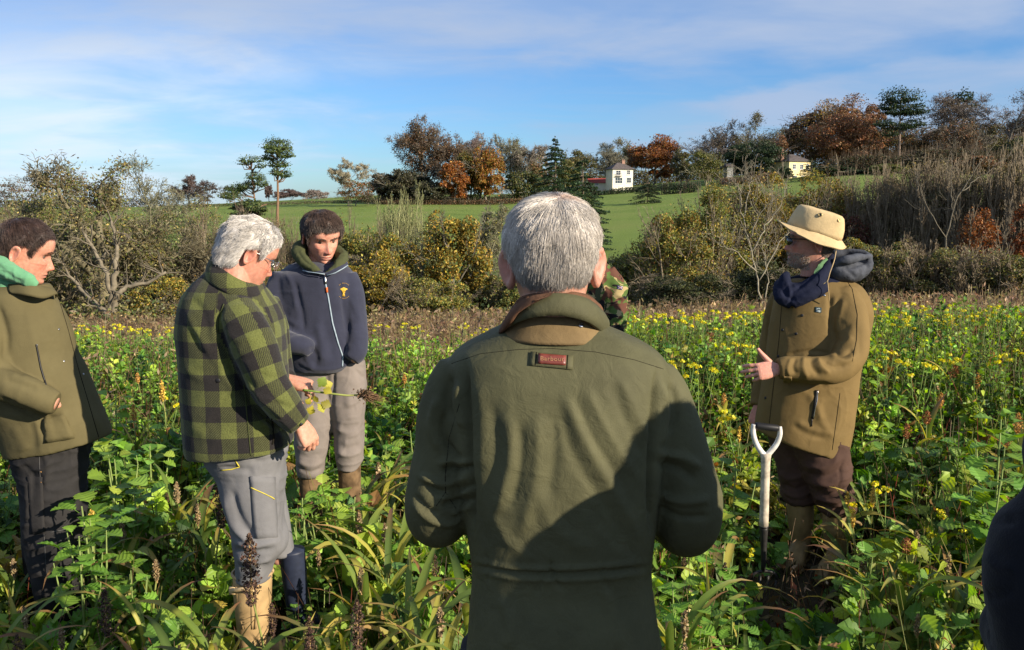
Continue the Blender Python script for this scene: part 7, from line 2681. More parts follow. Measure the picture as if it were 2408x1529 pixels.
def brows(HM, m, body, col, n=120, yy=.092, zz=.020):
    mb = MB()
    for s_ in (-1, 1):
        x = s_ * rg.uniform(.014, .046, n)
        z = zz + .004 * np.sin((np.abs(x) - .014) / .032 * pi) + rg.normal(size=n) * .0016
        y = yy - 7.0 * (np.abs(x) - .01) ** 2 * 1.4 + .0015
        p = np.stack([x, y, z], 1)
        d = np.stack([s_ * np.full(n, .006), -np.abs(x) * .09, rg.normal(size=n) * .002 + .001], 1)
        v, f = tubes(p, p + d, np.full(n, .0009), np.full(n, .0003), 3)
        mb.add(xf(HM, v) - m.loc, f, col)
    return mb.build('eyebrows', M_HAIR, body)


def eyes(HM, m, body, half=.5):
    """eyeball just behind the lids"""
    for s_ in (-1, 1):
        mb = MB()
        V, F_ = loft([(np.array((0, 0, -.011 * cos(a))), (.011 * sin(a) + 1e-4, 0, 0), (0, .011 * sin(a) + 1e-4, 0), 2) for a in np.linspace(0, pi, 11)], 14)
        V = V @ np.array(Matrix.Rotation(radians(-90), 3, 'X')).T
        V = V + np.array((s_ * .031, (.0588), -.001))
        d = np.hypot(V[:, 0] - s_ * .031, V[:, 2] + .003)
        t = np.where((d < .0055)[:, None] & (V[:, 1] > .063)[:, None], np.array((.05, .035, .02)), np.array((.11, .08, .065)))
        mb.add(xf(HM, V) - m.loc, F_, t)
        mb.build('eye', M_SKIN, body)


brows(HM, lm, lb, (.10, .05, .03))
eyes(HM, lm, lb)

# ================= 4. young man in the navy fleece
Y3 = 4.25
ym = Man((-.93, 4.27), 'young man in a navy zip fleece and brown grey trousers looking down, hands in pockets')
M_NAVY = cloth('navy_fleece', (.030, .033, .054), .12, 8, 420, .0012, .97, sheen=.25, coarse=.004, cscale=20)
M_HOODK = cloth('dark_green_hood', (.060, .066, .030), .12, 10, 600, .0006, .95)
TR4 = [(612, 706, 798, Y3 + .05, .05), (622, 682, 812, Y3 + .03, .08), (634, 664, 824, Y3 + .01, .11), (648, 652, 832, Y3, .13), (680, 652, 836, Y3, .138), (730, 658, 836, Y3, .14), (790, 668, 838, Y3, .145), (830, 676, 840, Y3, .15), (852, 682, 838, Y3, .148), (866, 688, 826, Y3, .14)]
torso = sil(TR4, e=2.4, n=44)
aL = [(668, 645, Y3 - .02, .058), (652, 690, Y3 - .04, .064), (648, 745, Y3 - .07, .064), (655, 788, Y3 - .12, .060), (682, 806, Y3 - .17, .055), (712, 812, Y3 - .18, .049), (726, 820, Y3 - .15, .042)]
aR = [(812, 648, Y3 - .01, .058), (828, 690, Y3 - .02, .060), (835, 745, Y3 - .03, .058), (840, 795, Y3 - .06, .056), (838, 830, Y3 - .10, .050), (826, 848, Y3 - .12, .042)]
co, F = fuse([torso, limb(aL, n=22), limb(aR, n=22)], .0062, 13)
FL = [([(690, 660), (706, 720), (715, 780)], 8, -.010), ([(672, 640), (690, 680), (696, 730)], 6, .005), ([(800, 660), (808, 720), (820, 790)], 7, -.010), ([(730, 815), (745, 840), (740, 862)], 7, -.008), ([(720, 830), (725, 850), (740, 868)], 7, .008), ([(745, 760), (755, 810), (760, 850)], 9, .006),
      ([(760, 740), (775, 800), (785, 850)], 10, -.004), ([(785, 760), (800, 800), (828, 820)], 9, .005), ([(648, 760), (668, 775), (690, 790)], 7, -.006), ([(655, 740), (680, 755), (700, 765)], 7, .005), ([(700, 850), (740, 868), (790, 866), (825, 852)], 5, .006), ([(636, 700), (655, 712), (668, 730)], 8, .004), ([(820, 700), (838, 730), (850, 760)], 8, .004)]
co = folds(co, F, FL, noise_amp=.004, noise_scale=(8, 8, 5), seed=31)
yj = ym.part('fleece', co, F, M_NAVY)
sf = Surf(co, F)
M_ZIP = simple_mat('grey_zip', (.26, .33, .38), .5, .4)
zl = [(763, 642), (766, 670), (772, 700), (782, 760), (796, 810), (806, 838), (805, 862)]
zo = ym.parts('zip', [sf.seam(zl, .0042, .0008, 6)], M_ZIP, yj)
zo['label'] = 'pale grey front zip'
ym.parts('zip_pull', [sf.seam([(764, 648), (766, 668)], .0055, .004)], M_METAL, zo)
ym.parts('zip_pull_tab', [sf.seam([(768, 676), (769, 688)], .0055, .004)], simple_mat('orange_tab', (.60, .13, .03), .6), zo)
# emblem: a golden wheat sheaf with small lettering above and below
M_GOLD = simple_mat('gold_embroidery', (.62, .40, .05), .7, .3, noise=.2, nscale=400)
q0, n0 = sf.hit(808, 684)
mbs = MB()


def on(u, v, off=.0015):
    q, n_ = sf.hit(u, v)
    return q + n_ * off


for k in range(-5, 6):
    a = k * .17
    pts = [on(808 + sin(a * .4) * 4, 688), on(808 + sin(a) * 7, 682 - abs(k) * .2), on(808 + sin(a) * 11.5, 675.5 + abs(k) * .9)]
    v, f = sweep(pts, [.0016, .0020, .0024], 5)
    mbs.add(v - ym.loc, f)
for k in (-3, -1, 1, 3):
    v, f = sweep([on(808, 687), on(808 + k * .9, 697)], [.0018, .0022], 5)
    mbs.add(v - ym.loc, f)
v, f = sweep([on(805, 688, .003), on(811, 688, .003)], .0018, 5)
mbs.add(v - ym.loc, f)
mbs.build('emblem', M_GOLD, yj)
mbs = MB()
for arc_, vy in ((-1, 666), (1, 702)):
    for k in np.linspace(-1, 1, 9):
        if abs(k + .5) < .1:
            continue
        u_ = 808 + k * 11
        v_ = vy + (-arc_ * 0 + 4.5 * (k * k) * (1 if arc_ < 0 else -1))
        p0 = on(u_ - .6, v_ - 1.0)
        p1 = on(u_ + .5, v_ + 1.2)
        p2 = on(u_ + .9, v_ - 1.0)
        for a_, b_ in ((p0, p1), (p1, p2)):
            v, f = sweep([a_, b_], .0007, 4)
            mbs.add(v - ym.loc, f)
mbs.build('emblem_lettering', simple_mat('thread_letters', (.45, .28, .10), .8), yj)
# open collar flaps with pale zip edge
cf1 = collar_strip([(706, 614, Y3 - .075), (722, 622, Y3 - .11), (742, 632, Y3 - .135), (762, 640, Y3 - .145)], [(712, 634, Y3 - .115), (726, 638, Y3 - .135), (744, 640, Y3 - .150), (764, 643, Y3 - .155)], .006, 4)
cf2 = collar_strip([(812, 612, Y3 - .07), (800, 620, Y3 - .11), (784, 632, Y3 - .135), (766, 641, Y3 - .145)], [(818, 622, Y3 - .09), (806, 630, Y3 - .125), (788, 640, Y3 - .145), (768, 646, Y3 - .152)], .006, 4)
ym.parts('collar', [cf1], M_NAVY, yj)
ym.parts('collar', [cf2], M_NAVY, yj)
for ln_ in ([(712, 636, Y3 - .122), (726, 640, Y3 - .142), (744, 642, Y3 - .157), (764, 645, Y3 - .160)], [(818, 624, Y3 - .098), (806, 632, Y3 - .132), (788, 642, Y3 - .152), (768, 648, Y3 - .158)]):
    ym.parts('collar_zip', [sweep([P(*q) for q in ln_], .0026, 6)], M_ZIP, yj)
hd = [limb([(757, 643, Y3 - .135, .010), (738, 632, Y3 - .13, .018), (716, 616, Y3 - .10, .028), (702, 596, Y3 - .04, .034), (710, 580, Y3 + .05, .036), (752, 578, Y3 + .09, .036), (790, 592, Y3 + .05, .034), (806, 606, Y3 - .03, .030), (796, 623, Y3 - .10, .023), (778, 637, Y3 - .13, .015), (764, 646, Y3 - .138, .009)], n=18),
      limb([(700, 616, Y3 + .02, .040), (755, 614, Y3 + .07, .06), (806, 618, Y3 + .02, .040)], n=18)]
co, F = fuse(hd, .0048, 5)
co = folds(co, F, [([(700, 590), (715, 612), (740, 630)], 4, -.006)], noise_amp=.003, noise_scale=(20, 20, 20), seed=34)
ym.part('hood', co, F, M_HOODK, yj)
# trousers
M_TAUPE = cloth('taupe_trousers', (.19, .165, .148), .10, 6, 700, .0006, .9, coarse=.003, cscale=16)
TL4 = [(846, 688, 800, Y3 + .01, .115), (900, 688, 790, Y3, .115), (950, 690, 784, Y3 - .01, .108), (1000, 692, 781, Y3 - .02, .10), (1050, 694, 774, Y3 - .03, .096), (1085, 697, 766, Y3 - .03, .09), (1108, 700, 762, Y3 - .03, .085), (1118, 703, 757, Y3 - .03, .075)]
tL = sil(TL4, n=30)
TR4b = [(846, 752, 858, Y3 + .01, .115), (900, 762, 861, Y3 + .01, .112), (950, 772, 859, Y3 + .01, .105), (1000, 784, 857, Y3 + .01, .098), (1040, 787, 856, Y3, .095), (1072, 788, 854, Y3, .09), (1090, 792, 850, Y3, .082), (1100, 796, 846, Y3, .074)]
tR = sil(TR4b, n=30)
co, F = fuse([tL, tR], .007, 7)
FL = [([(786, 862), (784, 900), (782, 960)], 4, -.008), ([(800, 950), (820, 962), (838, 958)], 9, -.004), ([(790, 1000), (815, 1020), (845, 1015)], 8, .006), ([(790, 1040), (815, 1055), (850, 1045)], 8, -.006), ([(790, 1062), (820, 1072), (850, 1062)], 6, .007), ([(695, 1060), (720, 1075), (760, 1068)], 8, -.006), ([(698, 1085), (730, 1096), (762, 1085)], 6, .008),
      ([(702, 1102), (730, 1110), (758, 1100)], 4, -.006), ([(835, 870), (848, 882), (858, 890)], 4, -.006), ([(720, 930), (735, 1000), (735, 1050)], 12, .004), ([(815, 900), (820, 960), (825, 1000)], 12, .004)]
co = folds(co, F, FL, noise_amp=.004, noise_scale=(9, 9, 8), seed=36, crumple=.005)
yt = ym.part('trousers', co, F, M_TAUPE)
for uc, vt, yy_, fd in ((730, 1112, Y3 - .03, (-.15, -1, 0)), (821, 1094, Y3, (.2, -1, 0))):
    t_ = P(uc, vt - 6, yy_)
    ym.parts('boot', boot_mesh(t_, (t_[0], t_[1], .1), fd, (.062, .056, .048), .28), M_BOOTM)
HM = mat4(P(757, 557, Y3 + .0), yaw_of(757, -160), radians(-20), radians(3), 1.04)
hc, hF, ht, hl_ = head(HM, (.56, .29, .205), (0, -.03, -.17), seed=5, neck_r=.056, jaw=.95, cheek=1.0)
ym.skin(hc, hF, ht)
inner(ym, TR4[1:], [aL, aR], [TL4, TR4b], (.5, .27, .19))
YARM = None
yb = ym.done()
HLY = [.056, .060, .058, .040, .024, -.022, -.006, .030, .022, -.030, -.066, -.076, -.078]
hair(HM, hl_, hF, yb, (.058, .036, .025), .014, 11000, .030, (0, -.05, .11), HLY, .0008, .06, 15, mat=M_HAIR, jit=.40, origin=ym.loc, order=2.0, grow=(0, .1, -.15))
brows(HM, ym, yb, (.09, .05, .03), 160)
eyes(HM, ym, yb)

# ================= 5. man in the hat
Y4 = 4.12
rm = Man((1.55, 4.15), 'bearded man in a tan brimmed hat and sunglasses talking with an open hand')
M_BRNC = cloth('golden_brown_coat', (.158, .108, .042), .09, 6, 700, .0005, .8, coarse=.003, cscale=18)
M_NVYC = cloth('navy_collar', (.012, .015, .032), .15, 12, 600, .0006, .9)
TR5 = [(1862, 655, 1990, 655, Y4, .09), (1838, 672, 2018, 670, Y4, .12), (1827, 694, 2036, 692, Y4, .145), (1818, 735, 2048, 730, Y4, .16), (1812, 774, 2044, 768, Y4, .165), (1806, 830, 2030, 826, Y4, .165), (1800, 877, 2018, 877, Y4, .165),
             (1788, 943, 2009, 950, Y4, .165), (1780, 990, 2002, 1010, Y4, .162), (1777, 1005, 1992, 1062, Y4, .158), (1778, 1010, 1990, 1082, Y4, .155)]
torso = sil(TR5, e=2.3, n=44)
sN = [(1975, 690, Y4 - .06, .072), (1994, 735, Y4 - .11, .084), (2000, 785, Y4 - .15, .084), (1999, 830, Y4 - .19, .078), (1976, 862, Y4 - .24, .070), (1930, 872, Y4 - .27, .064), (1880, 868, Y4 - .28, .060), (1850, 866, Y4 - .285, .055), (1828, 868, Y4 - .285, .050)]
sF_ = [(1845, 700, Y4 + .10, .072), (1826, 760, Y4 + .16, .068), (1812, 830, Y4 + .17, .064), (1800, 890, Y4 + .17, .058), (1790, 935, Y4 + .15, .052), (1784, 958, Y4 + .13, .046)]
co, F = fuse([torso, limb(sN, n=28), limb(sF_, n=20)], .0062, 12)
FL = [([(1952, 690), (1955, 740), (1960, 800)], 8, -.014), ([(1950, 830), (1900, 826), (1850, 836)], 5, -.006), ([(1950, 905), (1900, 908), (1850, 902)], 7, -.014), ([(1975, 700), (1960, 735), (1950, 770)], 6, -.006), ([(1985, 705), (1972, 745), (1962, 790)], 7, .007), ([(2000, 760), (1975, 790), (1956, 810)], 8, -.007),
      ([(2005, 790), (1985, 808), (1960, 815)], 7, .008), ([(2008, 822), (1985, 835), (1962, 832)], 6, -.010), ([(2010, 840), (1985, 850), (1950, 840)], 7, .010), ([(1990, 860), (1960, 862), (1935, 848)], 6, -.008), ([(1922, 842), (1930, 862), (1950, 878)], 6, .011), ([(1906, 842), (1912, 865), (1928, 885)], 6, -.010), ([(1890, 840), (1888, 865), (1900, 890)], 6, .010),
      ([(1872, 842), (1866, 862), (1872, 882)], 5, -.008), ([(1860, 842), (1852, 866), (1858, 888)], 4, .006), ([(1918, 965), (1938, 1000), (1960, 1030)], 10, .006), ([(1900, 925), (1925, 960), (1930, 990)], 9, .006), ([(1870, 990), (1910, 1010), (1950, 1020)], 8, .005), ([(1862, 1000), (1900, 1022), (1945, 1035)], 7, -.004), ([(2015, 760), (2020, 830), (2008, 900)], 9, -.004), ([(1840, 760), (1850, 810), (1845, 850)], 10, .004)]
co = folds(co, F, FL, noise_amp=.0035, noise_scale=(8, 8, 5), seed=41)
rj = rm.part('coat', co, F, M_BRNC)
sf = Surf(co, F)
rm.parts('seam', [sf.seam([(1838, 720), (1832, 800), (1822, 880), (1814, 950), (1808, 1006)], .0014, .0006)], M_THREAD, rj)
rm.parts('seam', [sf.seam([(1984, 650), (2004, 680), (2016, 740), (2014, 800), (2004, 850)], .0014, .0006)], M_THREAD, rj)
rm.parts('seam', [sf.seam([(1975, 925), (1968, 980), (1957, 1058)], .0014, .0006)], M_THREAD, rj)
zo = rm.parts('pocket_zip', [sf.seam([(1920, 918), (1916, 950), (1910, 985)], .006, .001, 6)], M_BLACK, rj)
rm.parts('zip_teeth', [sf.seam([(1923, 918), (1919, 950), (1913, 985)], .002, .006, 6)], M_METAL, zo)
rm.parts('zip_cord', [sf.seam([(1909, 984), (1908, 1003)], .003, .004, 6)], M_BLACK, zo)
for u, v in ((1886, 742), (1872, 785), (1840, 776), (1800, 936), (1830, 838), (1792, 1000)):
    q, n_ = sf.hit(u, v)
    if q is not None:
        rm.parts('press_stud', [button(q, n_, .007, .003)], M_BLACK, rj)
# badge with pale hill marks
bp_ = sf.patch([(1917, 722), (1932, 724), (1931, 736), (1916, 734)], .0025)
bo_ = rm.parts('badge', [bp_], simple_mat('dark_teal_badge', (.01, .035, .045), .7), rj)
mk = [sf.seam(q, .0011, .0032, 4) for q in ([(1919, 728), (1921, 725.5), (1923, 728)], [(1923, 727), (1925, 724.5), (1928, 728)], [(1918.5, 730.5), (1929, 731.5)], [(1918.5, 733), (1929, 734)])]
rm.parts('badge_mark', mk, simple_mat('badge_white', (.65, .75, .75), .7), bo_)
tabq = sf.patch([(1842, 884), (1862, 886), (1862, 902), (1842, 900)], .005)
rm.parts('cuff_tab', [tabq], M_BRNC, rj)
# navy collar and chest lining
cn = [limb([(1957, 602, Y4 - .02, .016), (1948, 622, Y4 - .08, .024), (1932, 646, Y4 - .11, .030), (1908, 668, Y4 - .12, .034), (1880, 686, Y4 - .11, .034), (1856, 702, Y4 - .06, .028)], n=18),
      limb([(1958, 604, Y4 + .02, .02), (1925, 640, Y4 + .07, .03), (1885, 660, Y4 + .07, .032), (1846, 668, Y4 + .02, .030), (1832, 676, Y4 - .05, .028), (1836, 700, Y4 - .11, .026), (1862, 716, Y4 - .12, .024)], n=18),
      limb([(1972, 648, Y4 - .02, .05), (1940, 674, Y4 - .05, .058), (1895, 692, Y4 - .06, .056), (1862, 704, Y4 - .06, .045)], n=18),
      limb([(1942, 674, Y4 - .12, .028), (1905, 692, Y4 - .14, .034), (1862, 716, Y4 - .125, .028)], n=16)]
cn += [limb([(1853, 640, Y4 - .07, .010), (1846, 656, Y4 - .08, .026), (1846, 684, Y4 - .09, .034), (1848, 708, Y4 - .09, .024)], n=16), limb([(1852, 690, Y4 - .09, .048), (1895, 688, Y4 - .11, .050), (1934, 680, Y4 - .115, .038)], n=16)]
co, F = fuse(cn, .0055, 7)
co = folds(co, F, [([(1936, 620), (1905, 655), (1860, 690)], 4, -.007), ([(1850, 660), (1858, 690), (1850, 712)], 4, .006)], noise_amp=.003, noise_scale=(18, 18, 18), seed=44)
rc = rm.part('collar', co, F, M_NVYC, rj)
rm.parts('collar_stud', [button(P(1939, 695, Y4 - .165), (0, -1, .1), .005, .003)], M_METAL, rc)
gs = collar_strip([(1944, 606, Y4 - .085), (1930, 616, Y4 - .10), (1917, 634, Y4 - .11)], [(1948, 622, Y4 - .10), (1934, 638, Y4 - .115), (1916, 656, Y4 - .12)], .004, 4)
rm.parts('shirt_collar', [gs], cloth('green_shirt', (.10, .19, .09), .1), rj)
# hood lying on the shoulders
hd = [limb([(1950, 628, Y4 - .05, .040), (1975, 636, Y4 - .07, .050), (2000, 640, Y4 - .06, .052), (2022, 634, Y4 - .02, .040), (2036, 618, Y4 + .02, .024)], n=20),
      limb([(1958, 600, Y4 + .06, .020), (1990, 594, Y4 + .05, .018), (2020, 594, Y4 + .02, .016), (2048, 601, Y4 - .01, .012)], n=16),
      limb([(1962, 618, Y4 - .09, .022), (1990, 612, Y4 - .12, .020), (2020, 605, Y4 - .09, .018), (2048, 602, Y4 - .02, .012)], n=16),
      limb([(2046, 604, Y4 - .02, .012), (2040, 625, Y4 - .03, .026), (2020, 648, Y4 - .03, .026)], n=16)]
co, F = fuse(hd, .0055, 5)
co = folds(co, F, [([(1970, 626), (2005, 628), (2035, 616)], 5, -.008), ([(2010, 620), (2025, 635), (2022, 650)], 5, .006), ([(1985, 628), (2000, 642), (2012, 655)], 5, -.006)], noise_amp=.004, noise_scale=(14, 14, 14), seed=45)
rm.part('hood', co, F, cloth('slate_hood_lining', (.060, .066, .080), .25, 30, 500, .0006, .75, coarse=.004, cscale=45), rj)
rm.parts('hood_cord', [sweep([P(*q) for q in spl([(1966, 590, Y4 - .10), (1962, 612, Y4 - .15), (1952, 640, Y4 - .17), (1946, 660, Y4 - .175), (1936, 668, Y4 - .17)], 5)], .0022, 6)], simple_mat('tan_cord', (.45, .33, .17), .8), rj)
rm.parts('hood_cord', [sweep([P(*q) for q in spl([(1946, 660, Y4 - .178), (1949, 690, Y4 - .178), (1950, 708, Y4 - .17)], 5)], .0018, 6)], simple_mat('tan_cord', (.45, .33, .17), .8), rj)
# trousers
M_BRNT = cloth('chocolate_trousers', (.062, .036, .027), .15, 6, 700, .0006, .85, coarse=.004, cscale=18)
TF5 = [(1000, 1800, 1920, Y4 + .10, .11), (1060, 1816, 1915, Y4 + .10, .105), (1110, 1828, 1915, Y4 + .09, .10), (1150, 1838, 1915, Y4 + .08, .09), (1172, 1842, 1918, Y4 + .07, .08), (1180, 1848, 1912, Y4 + .07, .07)]
tF = sil(TF5, n=28)
TN5 = [(1000, 1840, 1992, Y4, .14), (1050, 1862, 1992, Y4 - .01, .13), (1100, 1884, 1998, Y4 - .03, .12), (1140, 1900, 2002, Y4 - .05, .108), (1175, 1916, 2008, Y4 - .06, .10), (1196, 1924, 2010, Y4 - .06, .09), (1204, 1932, 2002, Y4 - .06, .08)]
tN = sil(TN5, n=30)
co, F = fuse([tF, tN], .007, 6)
FL = [([(1885, 1090), (1930, 1100), (1985, 1075)], 8, .008), ([(1890, 1108), (1940, 1122), (1990, 1098)], 7, -.009), ([(1900, 1130), (1945, 1142), (1998, 1118)], 7, .010), ([(1905, 1150), (1950, 1165), (2004, 1142)], 6, -.010), ([(1915, 1168), (1955, 1182), (2008, 1162)], 6, .010), ([(1925, 1188), (1965, 1196), (2004, 1184)], 4, -.007),
      ([(1832, 1110), (1860, 1125), (1905, 1110)], 7, .008), ([(1838, 1138), (1868, 1150), (1905, 1140)], 6, -.008), ([(1842, 1158), (1875, 1168), (1912, 1156)], 5, .008), ([(1980, 1080), (1975, 1120), (1968, 1160)], 4, -.005)]
co = folds(co, F, FL, noise_amp=.004, noise_scale=(9, 9, 9), seed=47, crumple=.009)
rm.part('trousers', co, F, M_BRNT)
for (uc, vt, ua, va, yy_, fd, rr_) in ((1881, 1170, 1884, 1285, Y4 + .07, (-.55, -.85, 0), (.072, .064, .048)), (1968, 1196, 1966, 1318, Y4 - .06, (-.6, -.8, 0), (.074, .066, .05))):
    t_ = P(uc, vt - 4, yy_)
    a_ = P(ua, va, yy_)
    bo = rm.parts('boot', boot_mesh(t_, (a_[0], a_[1], .10), fd, rr_, .29) + [sole_mesh(a_, fd)], M_BOOTG)
    if uc > 1900:
        rm.parts('rib', [limb3([tuple(t_ + np.array((dx_, -.070 + abs(dx_) * .3, -.02))) + (.007,), tuple(t_ + np.array((dx_ * .9, -.066 + abs(dx_) * .3, -.14))) + (.006,)], 3, 8) for dx_ in (-.02, .0, .022, .045)], M_BOOTG, bo)
        rm.parts('strap', [sweep(spl([tuple(t_ + np.array(q)) for q in ((.02, -.072, -.06), (.06, -.05, -.055), (.10, -.03, -.07), (.115, -.02, -.085))], 4), .007, 6)], M_BOOTG, bo)
# head
HM = mat4(P(1905, 566, Y4 - .01), yaw_of(1905, 99), radians(2), radians(-2), 1.06)
hc, hF, ht, hl_ = head(HM, (.40, .20, .14), (0, -.03, -.17), seed=7, neck_r=.062, jaw=1.12, cheek=1.1, beard=(.36, .27, .20, .30), chin=.003)
rm.skin(hc, hF, ht)
hv, hf, kn = hand(P(1829, 868, Y4 - .285), (-.98, -.1, -.12), (-.1, -.92, .30), (-.25, 0, 1), ((22, 22, 12), (28, 18, 10), (34, 24, 12), (42, 28, 15)), 6, ((.78, .60, .05), -4, -6), 1.0)
rm.skin(hv, hf, (.56, .27, .20))
hv, hf, kn = hand(P(1783, 956, Y4 + .13), (-.25, -.12, -1), (-.85, -.5, .2), (.5, -.8, 0), ((35, 60, 40), (38, 62, 40), (42, 64, 42), (46, 66, 42)), 1, ((.45, .85, -.5), 15, 20), .95)
rm.skin(hv, hf, (.48, .21, .16))
inner(rm, TR5, [sN, sF_], [TF5, TN5], (.42, .21, .15))
rb_ = rm.done()
HLR = [.12, .12, .11, .09, .05, .0, .010, .030, .022, -.030, -.066, -.076, -.078]
hair(HM, hl_, hF, rb_, (.10, .075, .06), .004, 3500, .012, (0, -.05, .11), HLR, .0008, .1, 17, mat=M_HAIR, jit=.4, origin=rm.loc)
# stubble beard strands
rg2 = np.random.default_rng(4)
x, y, z = hl_.T
cand = np.where((z < -.052) & (z > -.125) & (y > -.0) & (np.abs(x) < .062) & ~((np.abs(x) < .021) & (np.abs(z + .073) < .007)))[0]
s_ = rg2.choice(cand, 2600)
nn = vnormals(hl_, hF)[s_]
p_ = hl_[s_]
d_ = nn * .6 + np.array((0, .1, -.8)) + rg2.normal(size=(2600, 3)) * .2
d_ /= np.linalg.norm(d_, axis=1, keepdims=True)
v, f = tubes(xf(HM, p_) - rm.loc, xf(HM, p_ + d_ * .007) - rm.loc, np.full(2600, .00045), np.full(2600, .0003), 3)
MB().add(v, f, np.repeat(palette(rg2, 2600, ((.45, .38, .31, 3), (.30, .22, .16, 1))), 6, 0)).build('beard', M_HAIR, rb_)
brows(HM, rm, rb_, (.16, .11, .07))
# sunglasses
M_DARKL = simple_mat('dark_lens', (.006, .006, .007), .08, .6, noise=.05)
sg = []
for s_ in (-1, 1):
    sg.append(sweep(xf(HM, spl([(s_ * .010, .104, .010), (s_ * .035, .103, .013), (s_ * .062, .090, .011), (s_ * .072, .078, .010), (s_ * .0795, .04, .011), (s_ * .081, .0, .012), (s_ * .079, -.02, .004)], 4)), .0028, 7))
sg.append(sweep(xf(HM, [(-.012, .104, .008), (0, .108, .010), (.012, .104, .008)]), .0022, 6))
so = rm.parts('sunglasses', sg, M_BLACK, rb_)
for s_ in (-1, 1):
    pts = []
    for i in range(24):
        a = 2 * pi * i / 24
        xx = .036 + .029 * cos(a) * (1 + .1 * sin(a))
        zz = -.004 + .018 * sin(a)
        pts.append((s_ * xx, .106 - 7.5 * (xx - .012) ** 2, zz))
    c_ = np.mean(pts, 0) + np.array((0, .003, 0))
    V = np.concatenate([[c_], pts, [c_ - (0, .003, 0)], np.array(pts) - (0, .002, 0)])
    Ft = np.array([(0, 1 + i, 1 + (i + 1) % 24) for i in range(24)] + [(25, 26 + (i + 1) % 24, 26 + i) for i in range(24)])
    Fq = np.array([(1 + i, 26 + i, 26 + (i + 1) % 24, 1 + (i + 1) % 24) for i in range(24)])
    rm.parts('lens', [(xf(HM, V), [Ft, Fq])], M_DARKL, so)
# hat
M_HAT = cloth('tan_waxed_hat', (.50, .38, .205), .10, 12, 600, .0005, .75, coarse=.003, cscale=35)
HH = HM @ Matrix.Translation((0, 0, .006)) @ Matrix.Rotation(radians(15), 4, 'X')
rows = []
for z, a, bf, bb in ((.030, .092, .118, .128), (.050, .092, .117, .127), (.080, .090, .113, .123), (.106, .087, .107, .116), (.126, .083, .100, .108), (.135, .075, .090, .097), (.139, .05, .06, .064), (.140, .01, .01, .01)):
    rows.append((np.array((0, (bf - bb) / 2, z)), np.array((a, 0, 0)), np.array((0, (bf + bb) / 2, 0)), 2.3))
cr = loft([(c, A, B, e) for c, A, B, e in [tuple(r) for r in rows]], 72, True)
V = cr[0]
n_ = fnoise(V * np.array((26, 26, 14)), 3, 3)
crv = V + np.stack([V[:, 0], V[:, 1], V[:, 2] * 0], 1) / .1 * (n_ * .0035)[:, None]
crv[:, 2] += .002 * fnoise(V * 22, 8, 2)
ho = rm.parts('hat', [(xf(HH, crv), cr[1])], M_HAT)
nb = 96
V = []
for j, t in enumerate(np.linspace(0, 1, 9)):
    for i in range(nb):
        a = 2 * pi * i / nb
        ca, sa = cos(a), sin(a)          # sa>0 front
        w = .029 + .018 * max(sa, 0) + .000 * max(-sa, 0)
        rx, ry = .090 + w * t, (.116 if sa > 0 else .126) + w * t
        drop = .006 + .024 * abs(ca) ** 1.3 * (1 if sa < .5 else .8) + .012 * max(-sa, 0) - .006 * max(sa, 0)
        V.append((rx * ca, ry * sa, .038 - drop * t ** 1.15 * 1.3 + .0018 * sin(a * 7 + 1) * t))
V = np.array(V)
V2 = V - np.array((0, 0, .0035))
F_ = []
for lay in (0, 1):
    o_ = lay * 9 * nb
    for j in range(8):
        for i in range(nb):
            F_.append((o_ + j * nb + i, o_ + j * nb + (i + 1) % nb, o_ + (j + 1) * nb + (i + 1) % nb, o_ + (j + 1) * nb + i))
for i in range(nb):
    a_ = 8 * nb + i
    b_ = 8 * nb + (i + 1) % nb
    F_.append((a_, b_, b_ + 9 * nb, a_ + 9 * nb))
rm.parts('brim', [(xf(HH, np.concatenate([V, V2])), np.array(F_))], M_HAT, ho)
for t_ in (.995,):
    e_ = xf(HH, V[8 * nb:9 * nb])
    rm.parts('brim_edge', [sweep(np.concatenate([e_, e_[:1]]), .0026, 6, False)], M_HAT, ho)
for a_ in (-8, 38):
    ar = radians(a_)
    for rr2, mt, nm in ((.0068, M_BRASS, 'eyelet'), ):
        c_ = np.array((.0885 * cos(ar) * 1.0, -.112 * sin(ar) - .004, .115))
        nrm = np.array((cos(ar), -sin(ar), .25))
        if a_:
            pass
        # the near side of the head is its left side (-x)
        c_[0] *= -1
        nrm[0] *= -1
        ring = []
        t1 = np.cross(nrm, (0, 0, 1))
        t1 /= np.linalg.norm(t1)
        t2 = np.cross(nrm, t1)
        t2 /= np.linalg.norm(t2)
        cc_ = c_ + nrm / np.linalg.norm(nrm) * .0012
        ring = [cc_ + rr2 * (cos(q) * t1 + sin(q) * t2) for q in np.linspace(0, 2 * pi, 21)]
        eo = rm.parts(nm, [sweep(xf(HH, ring), .0022, 7, False)], mt, ho)
        dsk = [cc_ + .0055 * (cos(q) * t1 + sin(q) * t2) for q in np.linspace(0, 2 * pi, 16, endpoint=False)]
        Vd = np.concatenate([[cc_], dsk])
        rm.parts('eyelet_hole', [(xf(HH, Vd), np.array([(0, 1 + i, 1 + (i + 1) % 16) for i in range(16)]))], M_BLACK, ho)
# garden fork
Yf = 3.86
fb_ = P(1795, 1345, Yf)
fk = empty('garden_fork', (fb_[0], fb_[1], 0), 'garden fork with a worn wooden shaft and D shaped handle with black grip', 'garden fork')
fl3 = np.array((fb_[0], fb_[1], 0))
M_WOOD = simple_mat('weathered_wood', (.46, .40, .31), .75, .2, noise=.28, nscale=30, bump=.001, bscale=80)
M_IRONB = simple_mat('dark_iron', (.04, .038, .036), .5, .4, .5, noise=.3, nscale=30)
g = lambda u, v, dy_=0.0: P(u, v, Yf + dy_) - fl3


